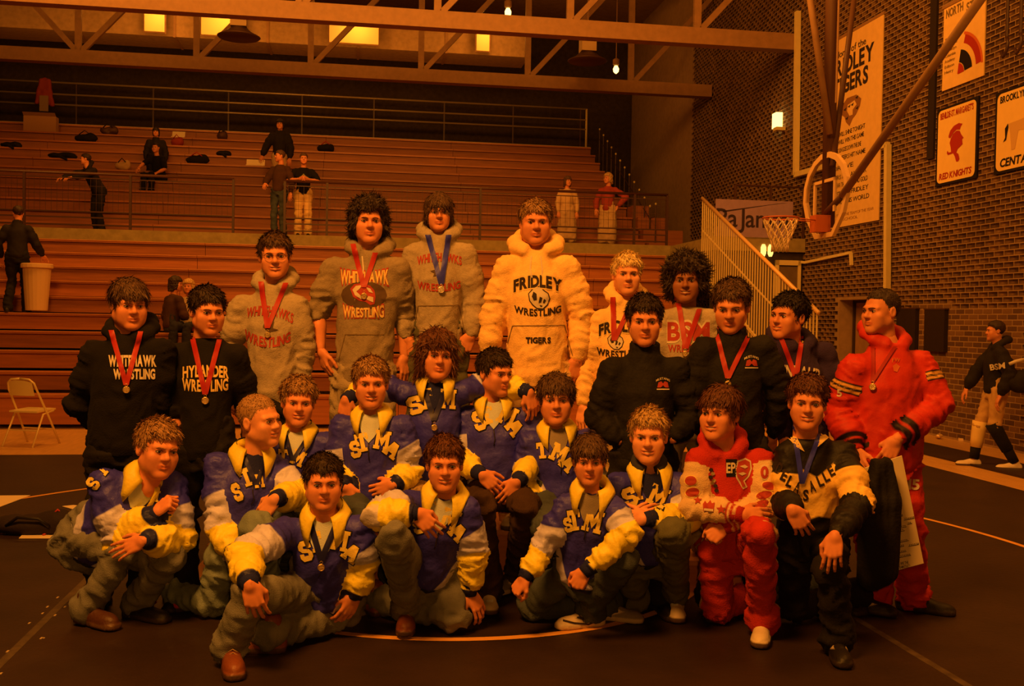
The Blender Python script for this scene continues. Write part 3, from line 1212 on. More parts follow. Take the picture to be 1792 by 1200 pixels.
        aa = np.arctan2(q @ toc, q @ np.cross(u0, toc)) * si
        ang = np.where(own, aa, ang)
    tors = (np.sqrt((xx / (wt * 1.0)) ** 2 + (yy / (dp * 1.1)) ** 2) - 1) * dp
    arm_own = (best < np.maximum(tors, .0) + .006) & ((at_t > .12) | (np.abs(xx) > wt * .95))
    # folds
    amp = {'stm': .0150, 'track': .0135, 'coach': .011, 'hood': .0115, 'tee': .008}[kind] * (1 if not coarse else .6)
    pd = (V * ldir).sum(1, keepdims=True)
    wob = np.stack([vnoise(V * 7, seed + 21), vnoise(V * 7, seed + 22), vnoise(V * 7, seed + 23)], 1) * .9
    qa = V * 5.5 + ldir * pd * 15 + wob + seed * 7.3
    na = 1 - 2.6 * np.abs(vnoise(qa, seed)) ** .75
    na2 = 1 - 2.6 * np.abs(vnoise(qa * 2.1 + 3, seed + 4)) ** .75
    diag = unit(U * .5 + X * .85)
    qt = V * 4.0 + np.outer(V @ diag, diag) * 8 + wob + seed * 3.1
    nt_ = 1 - 2.6 * np.abs(vnoise(qt, seed + 2)) ** .75
    nt2 = vnoise(V * 16 + seed, seed + 6)
    bend = np.exp(-((at_t - 1) / .35) ** 2)
    disp = np.where(arm_own, amp * ((.40 + .6 * bend) * na + .40 * na2), amp * (.50 * nt_ + .25 * nt2 + .22 * (1 - 2.6 * np.abs(vnoise(qt * 2.2, seed + 8)) ** .75)) * np.clip(1.15 - hh * .6, .3, 1.2))
    edge = np.clip((1.03 - hh) / .1, 0, 1)
    seamw = np.clip(np.abs(best - np.maximum(tors, .0) - .006) / .035, .12, 1)
    disp = disp * np.where(at_t < .95, seamw, 1)
    V = V + Nv * (disp * np.where(arm_own, 1, edge))[:, None]
    attrs = {}
    tt = at_t
    if top == 'stm':
        sl = .44 + .10 * np.cos(ang) + .03 * vnoise(V * 9, 5)
        wh = np.where(arm_own, (tt - sl) * .25, ((np.abs(xx) / wt) * .62 - .20 - hh) * .3)
        attrs['panel'] = wh
        attrs['gold'] = np.where(arm_own, (tt - (.93 + .08 * np.sin(ang))) * .25, -.05)
        attrs['knit'] = np.where(arm_own, (tt - 1.86) * .25, (hem0 + .055 - hh) * .4)
    elif top == 'track_red':
        c = np.abs(tt - (.40))
        attrs['stripe_b'] = np.where(arm_own, (.12 - c) * .3, -.05)
        attrs['stripe_w'] = np.where(arm_own, (.028 - np.abs(c - .055)) * .3, -.05)
        attrs['knit'] = np.where(arm_own, (.05 - np.abs(np.abs(tt - 1.80) - .07)) * .25, -.05)
    elif top == 'letterman':
        attrs['sleeve'] = np.where(arm_own, (tt - .10) * .25, -.05)
        attrs['knit'] = np.where(arm_own, (tt - 1.74) * .25, (hem0 + .07 - hh) * .4)
        attrs['stripe_w'] = np.where(arm_own, np.where(tt > 1.7, (.022 - np.abs(np.abs(tt - 1.85) - .05)) * .25, (.03 - np.abs(tt - .12)) * .2), -.05)
    elif top == 'dls':
        vband = np.minimum(hh - (.36 - .10 * np.abs(xx) / wt), (.70 + .16 * np.abs(xx) / wt) - hh)
        attrs['band'] = np.where(arm_own, np.minimum(tt - .42, 1.02 - tt) * .25, vband * .4) * np.where(arm_own & (tt > 1.1), 1, 1)
        attrs['band'] = np.where(yy < -.02, -.05, attrs['band'])
    g = put('jacket' if kind in ('stm', 'coach', 'track') else 'hoodie' if hood else 'shirt', V, [Q], top_mat(top), None, attrs)
    bv = bvh_of(V, Q)

    # ---- trousers
    J = {'red': 1.12, 'track_red': 1.2, 'sweat_grey': 1.12, 'sweat_cream': 1.15, 'cord': 1.1, 'black': 1.1}.get(legs, 1.05)
    rt, rk, ran = .092 * S * J * flare, .068 * S * J * flare, .068 * S * J * flare
    pts = np.array([hp, *lA, *lB])
    f = Field(pts.min(0) - .2, pts.max(0) + .2, .0158 if not coarse else .026)
    loft(f, hp - U * .12 * S, hp + U * .18 * S, X, F, [(0, .150 * S * build, .118 * S * build), (.5, .155 * S * build, .118 * S * build), (1.0, .145 * S * build, .105 * S * build)], k=0)
    shorts = legs == 'shorts'
    for l in (lA, lB):
        if skirt:
            f.cap(l[0], l[1] * .4 + l[2] * .6, .12, .13, k=.08)
            continue
        f.cap(l[0], l[1], rt, rk, k=.03)
        if not shorts:
            f.cap(l[1], l[2] + (l[2] - l[1]) * .03, rk, ran, k=.03)
            f.ell(l[2], (ran * 1.06,) * 3, k=.02)
    V2, Q2 = f.mesh()
    N2 = vnormals(V2, Q2)
    tk = np.zeros(len(V2))
    ld = np.zeros_like(V2)
    best = np.full(len(V2), 9.0)
    side = np.zeros(len(V2))
    for sx, l in ((1, lA), (-1, lB)):
        t0, d0 = seg_t(V2, l[0], l[1])
        t1, d1 = seg_t(V2, l[1], l[2])
        dm = np.minimum(d0, d1)
        own = dm < best
        best = np.where(own, dm, best)
        t_ = np.where(d0 < d1, t0, 1 + t1)
        tk = np.where(own, t_, tk)
        ld = np.where(own[:, None], np.where((d0 < d1)[:, None], unit(l[1] - l[0]), unit(l[2] - l[1])), ld)
        c = np.where((d0 < d1)[:, None], l[0] + (l[1] - l[0]) * t0[:, None], l[1] + (l[2] - l[1]) * t1[:, None])
        outw = X * sx
        qv = V2 - c
        fr = unit(F)
        side = np.where(own, .010 - np.abs(qv @ fr - .0) * np.where(qv @ outw > .02, 1, 9), side)
    pd = (V2 * ld).sum(1, keepdims=True)
    wob = np.stack([vnoise(V2 * 6, seed + 31), vnoise(V2 * 6, seed + 32), vnoise(V2 * 6, seed + 33)], 1)
    q = V2 * 5 + ld * pd * 8 + wob + seed * 5.7
    kn = np.exp(-((tk - 1) / .3) ** 2) + np.exp(-((tk - 1.95) / .25) ** 2) + np.exp(-((tk - .1) / .3) ** 2)
    V2 = V2 + N2 * (.0135 * (.4 + .8 * kn) * (1 - 2.6 * np.abs(vnoise(q, seed + 1)) ** .75) + .0065 * (1 - 2.6 * np.abs(vnoise(q * 2.2, seed + 3)) ** .75) + .003 * vnoise(V2 * 22, seed))[:, None]
    V2[:, 2] = np.maximum(V2[:, 2], base + .004)
    put('skirt' if skirt else 'shorts' if shorts else 'trousers', V2, [Q2], leg_mat(legs), None, {'seam': side})

    # ---- shoes
    shoe_bvh = []
    if shoes:
        sh2 = shoes if isinstance(shoes, tuple) else (shoes, shoes)
        for l, ft, sk in ((lA, footA, sh2[0]), (lB, footB, sh2[1])):
            if sk is None:
                continue
            SV, SQ, so, st = get_shoe(sk)
            if ft is None:
                an = l[2]
                D = unit(np.array([F[0], F[1], 0]) + X * (.15 if l is lA else -.15))
                up = np.array((0, 0, 1.0))
                o_ = np.array((an[0], an[1], base)) - D * .01
            else:
                # ft = (toe px, toe py, toe z) : direction; optional up vector tilt
                an = l[2]
                tp = onz(ft[0], ft[1], ft[2])
                D = unit(tp - an)
                if len(ft) > 3:        # lying or raised foot: sole away from the given up vector
                    up = np.array(ft[3], float)
                else:
                    D = unit(np.array([D[0], D[1], 0]))
                    up = np.array((0, 0, 1.0))
                up = unit(up - D * (up @ D))
                o_ = an - up * .095 * S - D * .0
                if len(ft) <= 3:
                    o_ = np.array((an[0], an[1], max(0.0, min(an[2] - .09 * S, .05))))
            Yv = np.cross(up, D)
            M = np.stack([D, Yv, up], 1) * (S * 1.03)
            Vw = SV @ M.T + o_
            Vw[:, 2] = np.maximum(Vw[:, 2], base if LA is None else 0.0)
            shoe_bvh.append((Vw, SQ))
            so_ = put('shoe', Vw, [SQ], shoe_mat(sk), None, {'sole': so, 'stripe': st})
            if detail and ft is not None and sk in ('boot', 'sneaker', 'white'):
                m = MB()
                for i, xq in enumerate((.045, .062, .079, .096)):
                    zt = (.108, .098, .089, .080) if sk == 'boot' else (.080, .076, .071, .066)
                    pa = [(xq - .006, -.022, zt[i] - .010), (xq, 0, zt[i] + .004), (xq + .006, .022, zt[i] - .010)]
                    m.tube([np.array(p) @ M.T + o_ - org for p in pa], .0028, 5)
                m.build('laces', mat('lace_tan', (.35, .22, .1), .8) if sk == 'boot' else mat('lace_white', (.7, .6, .45), .8), so_, smooth=True)

    rec = dict(lA=lA, lB=lB, root=root, org=org, bvh=bv, garment=g, nk=nk, hp=hp, U=U, X=X, F=F, S=S, hloc=hloc, aA=aA, aB=aB, body=(BVa, BQa), W=W, toc=toc, right=right, idx=idx, V=V, Q=Q, ra=ra, d=d, legs=(V2, Q2), kind=kind, label=label, shoes=shoe_bvh)
    PEOPLE.append(rec)
    # ---- collar, cuffs, undershirt
    if top == 'stm' and detail:
        stm_collar(rec, collarx, tee)
    if kind in ('stm', 'track') or top == 'letterman':
        km = M_NAVY if top == 'stm' else mat('knit_red', (.40, .02, .015), .9, bump=.5, bscale=200) if top == 'letterman' else top_mat('coach')
        if top in ('stm', 'letterman'):
            for a in (aA, aB):
                u1 = unit(a[2] - a[1])
                m = MB()
                m.tube([a[2] - u1 * .050 * S - org, a[2] - u1 * .030 * S - org, a[2] - u1 * .010 * S - org, a[2] + u1 * .012 * S - org], .046 * S, 14, r2=.036 * S)
                m.build('cuff', km, g, smooth=True)
    return rec


def push_out(rec, p, off, use='bvh'):
    loc, nrm, i, dist = rec['bvh'].find_nearest(Vector(p))
    if loc is None:
        return np.array(p)
    v = Vector(p) - loc
    s = v.dot(nrm)
    if s < off:
        return np.array(loc + nrm * off)
    return np.array(p)


def stm_collar(rec, cx, tee):
    """fold-down gold collar: stands round the neck and ends in two points on the chest."""
    nk, U, X, F, S, org = rec['nk'], rec['U'], rec['X'], rec['F'], rec['S'], rec['org']
    n = 22
    ang = np.radians(np.linspace(28, 332, n))
    for part in (0,):
        rows = []
        for a in ang:
            fr = math.cos(a)                      # 1 in front, -1 behind
            dirv = F * math.cos(a) + X * math.sin(a)
            c = nk + F * .008
            top = c + dirv * .074 * S + U * (.058 - .022 * fr) * S
            mid = c + dirv * .096 * S + U * (.044 - .026 * fr) * S
            tip = max(0.0, (fr - .45) / .45)
            low = c + dirv * (.122 + .012 * tip) * S - U * (.010 + .095 * tip) * S
            low = push_out(rec, low, .010)
            mid = push_out(rec, mid, .012)
            m2 = push_out(rec, (mid + low) / 2 + dirv * .006, .012)
            rows.append([c + dirv * .070 * S + U * (.0 - .02 * fr) * S, top, mid, m2, low])
        vs = [p - org for r_ in rows for p in r_]
        k = len(rows[0])
        fs = [(i * k + j, (i + 1) * k + j, (i + 1) * k + j + 1, i * k + j + 1) for i in range(n - 1) for j in range(k - 1)]
        m = MB().add(vs, fs)
        o = m.build('collar', M_GOLD, rec['garment'], smooth=True)
        md = o.modifiers.new('thick', 'SOLIDIFY')
        md.thickness = .005
        md.offset = 0
    # undershirt seen in the open neck
    tm = {None: M_WHITE, 'white': M_WHITE, 'grey': M_GREYTEE, 'navy': M_NAVY, 'black': M_BLACKC}[tee]
    vs, fs = [], []
    rws, cls = 7, 7
    for i in range(rws):
        t = i / (rws - 1)
        for j in range(cls):
            x = (j / (cls - 1) - .5) * 2 * (1 - t) ** .85
            a = x * 1.05
            dirv = F * math.cos(a) + X * math.sin(a)
            p = nk + F * .008 + dirv * (.070 + .05 * t) * S + U * (.012 - .004 - .15 * t + .02 * abs(x)) * S
            p = push_out(rec, p, .006)
            vs.append(p - org)
    for i in range(rws - 1):
        for j in range(cls - 1):
            fs.append((i * cls + j, (i + 1) * cls + j, (i + 1) * cls + j + 1, i * cls + j + 1))
    MB().add(vs, fs).build('undershirt', tm, rec['root'], smooth=True)
    m = MB()
    zp = [push_out(rec, nk + F * (.13) * S - U * (.14 + .03 * i) * S, .006) - org for i in range(4)]
    m.tube(zp, .003, 5)
    m.build('zip', mat('zip_dark', (.05, .04, .04), .4, metal=.5), rec['garment'], smooth=True)


# ------------------------------------------------------------------ flat print on cloth: glyphs, emblems, ribbons
GLYPHS = {}


def font_tris(ch, bold=.018):
    key = (ch, bold)
    if key in GLYPHS:
        return GLYPHS[key]
    cu = bpy.data.curves.new('g', 'FONT')
    cu.body = ch
    cu.size = 1.0
    cu.resolution_u = 3
    cu.offset = bold
    o = bpy.data.objects.new('g', cu)
    COL.objects.link(o)
    dg = bpy.context.evaluated_depsgraph_get()
    dg.update()
    me = bpy.data.meshes.new_from_object(o.evaluated_get(dg))
    me.calc_loop_triangles()
    V = np.array([v.co[:2] for v in me.vertices]) if len(me.vertices) else np.zeros((0, 2))
    T = np.array([t.vertices[:] for t in me.loop_triangles], int) if len(me.loop_triangles) else np.zeros((0, 3), int)
    adv = (V[:, 0].max() if len(V) else .28)
    mn = V[:, 0].min() if len(V) else 0
    bpy.data.objects.remove(o)
    bpy.data.curves.remove(cu)
    bpy.data.meshes.remove(me)
    GLYPHS[key] = (V - np.array([mn, 0]) if len(V) else V, T, adv - mn)
    return GLYPHS[key]


SLAB = {
    'T': [[(0, 1), (1, 1), (1, .62), (.84, .62), (.84, .76), (.66, .76), (.66, .18), (.80, .18), (.80, 0), (.20, 0), (.20, .18), (.34, .18), (.34, .76), (.16, .76), (.16, .62), (0, .62)]],
    'M': [[(0, 1), (.40, 1), (.60, .60), (.80, 1), (1.2, 1), (1.2, .82), (1.1, .82), (1.1, .18), (1.2, .18), (1.2, 0), (.74, 0), (.74, .18), (.84, .18), (.84, .55), (.60, .16), (.36, .55), (.36, .18), (.46, .18), (.46, 0), (0, 0), (0, .18), (.10, .18), (.10, .82), (0, .82)]],
    'S': [[(.22, 1), (.72, 1), (.92, .82), (.92, .62), (.62, .62), (.62, .74), (.34, .74), (.34, .62), (.72, .56), (.92, .40), (.92, .18), (.72, 0), (.20, 0), (0, .18), (0, .38), (.30, .38), (.30, .26), (.62, .26), (.62, .38), (.22, .44), (0, .60), (0, .82)]],
    'A': [[(.30, 1), (.78, 1), (1.0, .18), (1.08, .18), (1.08, 0), (.64, 0), (.64, .18), (.70, .18), (.68, .30), (.40, .30), (.38, .18), (.44, .18), (.44, 0), (0, 0), (0, .18), (.08, .18)]],
}


def poly_tris(polys):
    V, T = [], []
    from mathutils.geometry import tessellate_polygon
    for p in polys:
        n = len(V)
        t = tessellate_polygon([[Vector((x, y, 0)) for x, y in p]])
        V.extend(p)
        T.extend([tuple(i + n for i in a) for a in t])
    return np.array(V, float), np.array(T, int)


def text_tris(text, bold=.018, gap=.06, slab=False, space=.28):
    """text as triangles; cap height 1 wide scale, x from 0."""
    Vs, Ts, x, n = [], [], 0.0, 0
    for ch in text:
        if ch == ' ':
            x += space
            continue
        if slab and ch in SLAB:
            V, T = poly_tris(SLAB[ch])
            adv = V[:, 0].max()
        else:
            V, T, adv = font_tris(ch, bold)
            V = V / .72
            adv = adv / .72
        Vs.append(V + np.array([x, 0]))
        Ts.append(T + n)
        n += len(V)
        x += adv + gap
    return np.concatenate(Vs), np.concatenate(Ts), x - gap


def split_tris(V, T, L):
    """cut triangles until no edge is longer than L (unshared vertices)."""
    tri = V[T]
    for _ in range(8):
        e = np.stack([np.linalg.norm(tri[:, (i + 1) % 3] - tri[:, i], axis=1) for i in range(3)], 1)
        big = e.max(1) > L
        if not big.any():
            break
        t, m = tri[big], e[big].argmax(1)
        r = np.arange(len(t))
        a, b, c = t[r, m], t[r, (m + 1) % 3], t[r, (m + 2) % 3]
        mid = (a + b) / 2
        tri = np.concatenate([tri[~big], np.stack([a, mid, c], 1), np.stack([mid, b, c], 1)])
    return tri


def print_on(rec, name, V2, T, m, off=.004, L=5.0, bvh=None, parent=None, org=None):
    """V2 in pixels: lay the flat print on the garment where it shows, a few millimetres proud."""
    bvh = bvh or rec['bvh']
    org = rec['org'] if org is None else org
    tri = split_tris(np.asarray(V2, float), T, L)
    c = Vector(CAM)
    pts = tri.reshape(-1, 2)
    out = np.zeros((len(pts), 3))
    ok = np.ones(len(pts), bool)
    cache = {}
    for i, (x, y) in enumerate(pts):
        k = (round(x, 2), round(y, 2))
        if k not in cache:
            r = Vector(ray(x, y)).normalized()
            loc, nrm, _, _ = bvh.ray_cast(c, r)
            if loc is None:
                cache[k] = None
            else:
                if nrm.dot(r) > 0:
                    nrm = -nrm
                cache[k] = np.array(loc + nrm * off * .4 - r * off * .6)
        if cache[k] is None:
            ok[i] = False
        else:
            out[i] = cache[k]
    okt = ok.reshape(-1, 3).all(1)
    if not okt.any():
        return None
    P = out.reshape(-1, 3, 3)[okt]
    # drop triangles that jump across a gap
    sp = np.stack([np.linalg.norm(P[:, i] - P[:, i - 1], axis=1) for i in range(3)], 1).max(1)
    P = P[sp < .09]
    if not len(P):
        return None
    V = P.reshape(-1, 3)
    u_, inv = np.unique(np.round(V, 5), axis=0, return_inverse=True)
    F_ = inv.reshape(-1, 3)
    F_ = F_[(F_[:, 0] != F_[:, 1]) & (F_[:, 1] != F_[:, 2]) & (F_[:, 0] != F_[:, 2])]
    # face the camera
    a, b, c3 = u_[F_[:, 0]], u_[F_[:, 1]], u_[F_[:, 2]]
    flip = ((np.cross(b - a, c3 - a)) * (CAM - a)).sum(1) < 0
    F_[flip] = F_[flip][:, ::-1]
    return link(name, mesh_np(name, u_ - org, [F_], m, True), parent or rec['garment'])


def place2d(V, cx, cy, w, h, rot=0.0, arc=0.0, total=None, shear=0.0, taper=0.0):
    """unit text (x 0..total, y 0..1) to pixels centred at (cx, cy), width w, height h, rotated rot degrees clockwise, arched by arc pixels."""
    tot = total or V[:, 0].max()
    x = (V[:, 0] / tot - .5)
    y = V[:, 1] - .5
    hh = h * (1 + taper * (4 * x * x))
    X_ = x * w + shear * y * h
    Y_ = -y * hh - arc * (1 - 4 * x * x) + arc * .5
    a = math.radians(rot)
    return np.stack([cx + X_ * math.cos(a) - Y_ * math.sin(a), cy + X_ * math.sin(a) + Y_ * math.cos(a)], 1)


def letters(rec, text, cx, cy, w, h, m, rot=0, arc=0, slab=False, outline=None, name='lettering', off=.004, bold=.03, shear=0, taper=0, ow=.10):
    V, T, tot = text_tris(text, bold, slab=slab)
    if outline is not None:
        V2, T2, tot2 = text_tris(text, bold + ow * .5, slab=False, gap=.06 - ow * .6) if not slab else (None, None, None)
        if V2 is not None:
            print_on(rec, name, place2d(V2, cx, cy, w * 1.03, h * 1.10, rot, arc, tot2, shear, taper), T2, outline, off * .6)
    o = print_on(rec, name, place2d(V, cx, cy, w, h, rot, arc, tot, shear, taper), T, m, off)
    return o


def shape(rec, polys, m, name='emblem', off=.004):
    V, T = poly_tris(polys)
    return print_on(rec, name, V, T, m, off)


def ellp(cx, cy, rx, ry, rot=0, n=16):
    a = math.radians(rot)
    return [(cx + rx * math.cos(t) * math.cos(a) - ry * math.sin(t) * math.sin(a), cy + rx * math.cos(t) * math.sin(a) + ry * math.sin(t) * math.cos(a)) for t in np.linspace(0, 2 * PI, n, endpoint=False)]


def medal(rec, label, pts, m, disc=None, w=9, dm=None, group=None, r=.026):
    """ribbon through pixel points [left top, bottom, right top], hanging on the chest; disc at the bottom. A thing of its own."""
    nk = rec['nk']
    root = empty('medal', tuple(nk), 0, label, 'medal', group)
    org = np.array(nk)
    polys = []
    a, b, c = [np.array(p, float) for p in pts]
    for p, q in ((a, b), (c, b)):
        n = np.array([1.0, 0.0])
        polys.append([tuple(p - n * w / 2), tuple(p + n * w / 2), tuple(q + n * w / 2), tuple(q - n * w / 2)])
    V, T = poly_tris(polys)
    # over the garment and the neck
    key = 'full_bvh'
    if key not in rec:
        BV, BQ = rec['body']
        gv, gq = rec['V'], rec['Q']
        rec[key] = bvh_of(np.concatenate([gv, BV]), np.concatenate([gq, BQ + len(gv)]))
    print_on(rec, 'ribbon', V, T, m, .010, 6, rec[key], root, org)
    # round the back of the neck
    mb = MB()
    X, F, U, S = rec['X'], rec['F'], rec['U'], rec['S']
    ring = [nk + X * math.sin(t) * .082 * S + F * math.cos(t) * .082 * S + U * (.045 - .02 * math.cos(t)) * S - org for t in np.radians(np.linspace(75, 285, 12))]
    n = len(ring)
    vs = ring + [p + U * .022 for p in ring]
    mb.add(vs, [(i, i + 1, n + i + 1, n + i) for i in range(n - 1)])
    mb.build('neck_loop', m, root, smooth=True)
    if disc:
        rr = Vector(ray(disc[0], disc[1])).normalized()
        loc, nrm, _, _ = rec[key].ray_cast(Vector(CAM), rr)
        if loc is not None:
            p = np.array(loc) - np.array(rr) * .014
            nz = unit(-np.array(rr) * .7 + np.array(nrm) * (.5 if nrm.dot(rr) < 0 else -.5))
            s = unit(np.cross(nz, (0, 0, 1)))
            t = np.cross(s, nz)
            mb = MB()
            nn = 18
            vs, fs = [], []
            for k, (q, h) in enumerate(((r * .95, -.003), (r, -.0015), (r, .0015), (r * .86, .003), (r * .80, .002))):
                for j in range(nn):
                    vs.append(p - org + s * q * math.cos(2 * PI * j / nn) + t * q * math.sin(2 * PI * j / nn) + nz * h)
            for k in range(4):
                for j in range(nn):
                    fs.append((k * nn + j, k * nn + (j + 1) % nn, (k + 1) * nn + (j + 1) % nn, (k + 1) * nn + j))
            fs += [tuple(range(nn))[::-1], tuple(4 * nn + j for j in range(nn))]
            mb.add(vs, fs)
            o = mb.build('disc', dm or M_MEDAL, root)
            mb = MB()
            ringc = p + t * (r + .007)
            mb.tube([ringc - org + (s * math.cos(q) + t * math.sin(q)) * .007 for q in np.linspace(0, 2 * PI, 10, endpoint=False)], .0015, 5, closed=True)
            mb.build('ring', dm or M_MEDAL, root, smooth=True)
    return root
# ------------------------------------------------------------------ the gym
U0 = 8.95            # brick wall on the east side
VB = 32.0            # far wall
M_MAT = mat('mat_vinyl', (.027, .014, .009), .50, bump=.25, bscale=30, var=.22, vscale=2.5, spec=.4)
M_TAPE = mat('mat_line', (.72, .36, .075), .6, var=.08)
M_SEAM = mat('seam_tape', (.075, .055, .035), .4, var=.4, vscale=14, spec=.5)
M_COURT = mat('court_wood', (.62, .36, .11), .35, bump=.1, bscale=20, var=.12, vscale=5, stretch=(6, .6, 1), spec=.5)
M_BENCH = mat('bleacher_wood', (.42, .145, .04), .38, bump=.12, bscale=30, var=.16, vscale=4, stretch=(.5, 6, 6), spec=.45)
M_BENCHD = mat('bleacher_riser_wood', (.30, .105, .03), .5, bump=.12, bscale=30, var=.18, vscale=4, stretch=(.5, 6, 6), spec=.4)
M_NOSE = mat('bleacher_nosing', (.55, .23, .07), .3, var=.1, spec=.6)
M_CONC = mat('painted_concrete', (.30, .24, .10), .85, bump=.3, bscale=30, var=.15)
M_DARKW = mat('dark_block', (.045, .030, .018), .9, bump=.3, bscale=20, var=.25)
M_STEEL = mat('painted_steel', (.30, .17, .075), .6, bump=.1, bscale=30, var=.1)
M_RAILD = mat('rail_dark', (.055, .022, .012), .45, spec=.5)
M_RAILM = mat('rail_metal', (.42, .34, .20), .25, metal=.35, spec=.7)
M_CREAM = mat('rail_cream', (.72, .60, .26), .45, var=.05, spec=.5)
M_BRICKS = [mat('brick_a', (.150, .080, .034), .85, bump=.4, bscale=50, var=.25, vscale=3), mat('brick_b', (.105, .056, .028), .85, bump=.4, bscale=50, var=.25, vscale=3), mat('brick_c', (.19, .105, .045), .85, bump=.4, bscale=50, var=.25, vscale=3)]
M_MORTAR = mat('mortar', (.33, .22, .115), .95, bump=.3, bscale=80, var=.12)
M_SIGN = mat('sign_cream', (.88, .62, .20), .5, var=.03)
M_SIGNB = mat('sign_black', (.012, .009, .008), .5)
M_SIGNR = mat('sign_red', (.40, .03, .015), .5)
M_CLOTH = mat('banner_cloth', (.80, .54, .19), .8, bump=.15, bscale=12, var=.05)
M_CEIL = mat('ceiling_deck', (.34, .22, .10), .8, bump=.2, bscale=6, var=.15)
M_PAPER = mat('poster_board', (.85, .72, .48), .7, var=.03)
M_INK = mat('ink', (.03, .02, .02), .7)

# --- shell
fl = MB().box(-17, U0, -7, VB, -.2, -.032)
o = gbuild(fl, 'floor', M_COURT)
o['kind'] = 'structure'
fk = 0
pb = []
for k in range(34):                     # court boards that show between the mats and the wall
    u = 6.72 + k * .065
    pb.append(u)
for u in pb:
    m = MB().box(u + .0015, u + .0635, 6.0, 21.5, -.032, -.028)
    gbuild(m, 'plank', M_COURT, o)
for k in range(40):
    v = 12.42 + k * .065
    m = MB().box(-13, 6.7, v + .0015, v + .0635, -.032, -.028)
    gbuild(m, 'plank', M_COURT, o)
for n, b in (('wall_back', (-17, U0 + .4, VB, VB + .3, -.2, 11.2)), ('wall_left', (-17.3, -17, -7, VB, -.2, 11.2)), ('wall_front', (-17, U0 + .4, -7.3, -7, -.2, 11.2))):
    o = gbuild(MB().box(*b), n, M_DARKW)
    o['kind'] = 'structure'
o = gbuild(MB().box(-17.3, U0 + .4, -7.3, VB + .3, 11.2, 11.5), 'ceiling', M_CEIL)
o['kind'] = 'structure'

# --- brick wall, bricks in running bond; the ones that show largest are single bricks
DV, DZ = on_u(1470, 525, U0), on_u(1522, 700, U0)
dv1, dv0, dz1 = DV[0], on_u(1519, 640, U0)[0], DV[1]
wall = gbuild(MB().box(U0 + .06, U0 + .35, -7, dv0, -.2, 11.2).box(U0 + .06, U0 + .35, dv1, VB, -.2, 11.2).box(U0 + .06, U0 + .35, dv0, dv1, dz1, 11.2).box(U0 - .0095, U0 + .06, -7, dv0, -.2, 11.2).box(U0 - .0095, U0 + .06, dv1, VB, -.2, 11.2).box(U0 - .0095, U0 + .06, dv0, dv1, dz1, 11.2), 'wall_right', M_MORTAR)
wall['kind'] = 'structure'
bl, bh = .205, .068
pl, ph = bl + .013, bh + .013
rr = random.Random(3)
cells = []
for r_ in range(int(10.6 / ph)):
    z = r_ * ph
    off = (r_ % 2) * pl / 2
    for c in range(int((26 - 8) / pl)):
        v = 8.0 + off + c * pl
        if dv0 - .02 < v + bl and v < dv1 + .02 and z < dz1 + .02:
            continue
        q = G(U0, v + bl / 2, z)
        q = np.array(q) - CAM
        dd = q @ _f
        px, py = CX + FPX * (q @ CR) / dd, CY - FPX * (q @ CU) / dd
        vis = px < 1830 and py > -60
        cells.append((v, z, px, py, dd, vis))
big = [c for c in cells if 1570 < c[2] < 1792 and 540 < c[3] < 790]
big.sort(key=lambda c: c[4])
big = set((c[0], c[1]) for c in big[:300])
BR = []
for k in range(3):
    BR.append(MB().box(-.055, 0, .0, bl, 0, bh))
brm = []
for k in range(3):
    me = bpy.data.meshes.new('brick')
    b_ = .002
    x0 = -.0110 - .0010 * k
    vs = [(.05, 0, 0), (.05, bl, 0), (.05, bl, bh), (.05, 0, bh), (x0 + b_ - .045 + .05, 0, 0), (x0 + b_ + .005, bl, 0), (x0 + b_ + .005, bl, bh), (x0 + b_ + .005, 0, bh),
          (x0, b_, b_), (x0, bl - b_, b_), (x0, bl - b_, bh - b_), (x0, b_, bh - b_)]
    fs = [(8, 11, 10, 9)] + [(4 + i, 8 + i, 8 + (i + 1) % 4, 4 + (i + 1) % 4)[::-1] for i in range(4)] + [(i, 4 + i, 4 + (i + 1) % 4, (i + 1) % 4)[::-1] for i in range(4)]
    me.from_pydata(vs, [], fs)
    me.materials.append(M_BRICKS[k])
    brm.append(me)
rest = [[], [], []]
for v, z, px, py, dd, vis in cells:
    k = rr.choice((0, 0, 1, 1, 2))
    if (v, z) in big:
        link('brick', brm[k], wall, (U0, v, z))
    elif vis:
        rest[k].append((v, z))
for k in range(3):
    if rest[k]:
        bv_ = np.array([x.co[:] for x in brm[k].vertices])
        bf_ = np.array([p.vertices[:] for p in brm[k].polygons])
        A_ = np.array(rest[k])
        P_ = (bv_[None] + np.stack([np.full(len(A_), U0), A_[:, 0], A_[:, 1]], 1)[:, None]).reshape(-1, 3)
        F_ = (bf_[None] + (np.arange(len(A_)) * len(bv_))[:, None, None]).reshape(-1, 4)
        ob = link('brickwork', mesh_np('brickwork', P_, [F_], M_BRICKS[k], False), wall)
        ob['kind'] = 'stuff'

# door in the recess
dr = gbuild(MB().box(U0 + .30, U0 + .35, dv0, dv1, 0, dz1), 'door_1', mat('door_tan', (.36, .20, .09), .6, var=.08))
dr['kind'] = 'structure'
gbuild(MB().box(U0 + .27, U0 + .30, dv0 + .12, dv0 + .16, 1.0, 1.06), 'door_handle', M_RAILM, dr)
gbuild(MB().box(U0 + .26, U0 + .31, dv0, dv0 + .05, 0, dz1).box(U0 + .26, U0 + .31, dv1 - .05, dv1, 0, dz1).box(U0 + .26, U0 + .31, dv0, dv1, dz1 - .05, dz1), 'door_frame', mat('door_frame_dark', (.05, .03, .02), .6), dr)

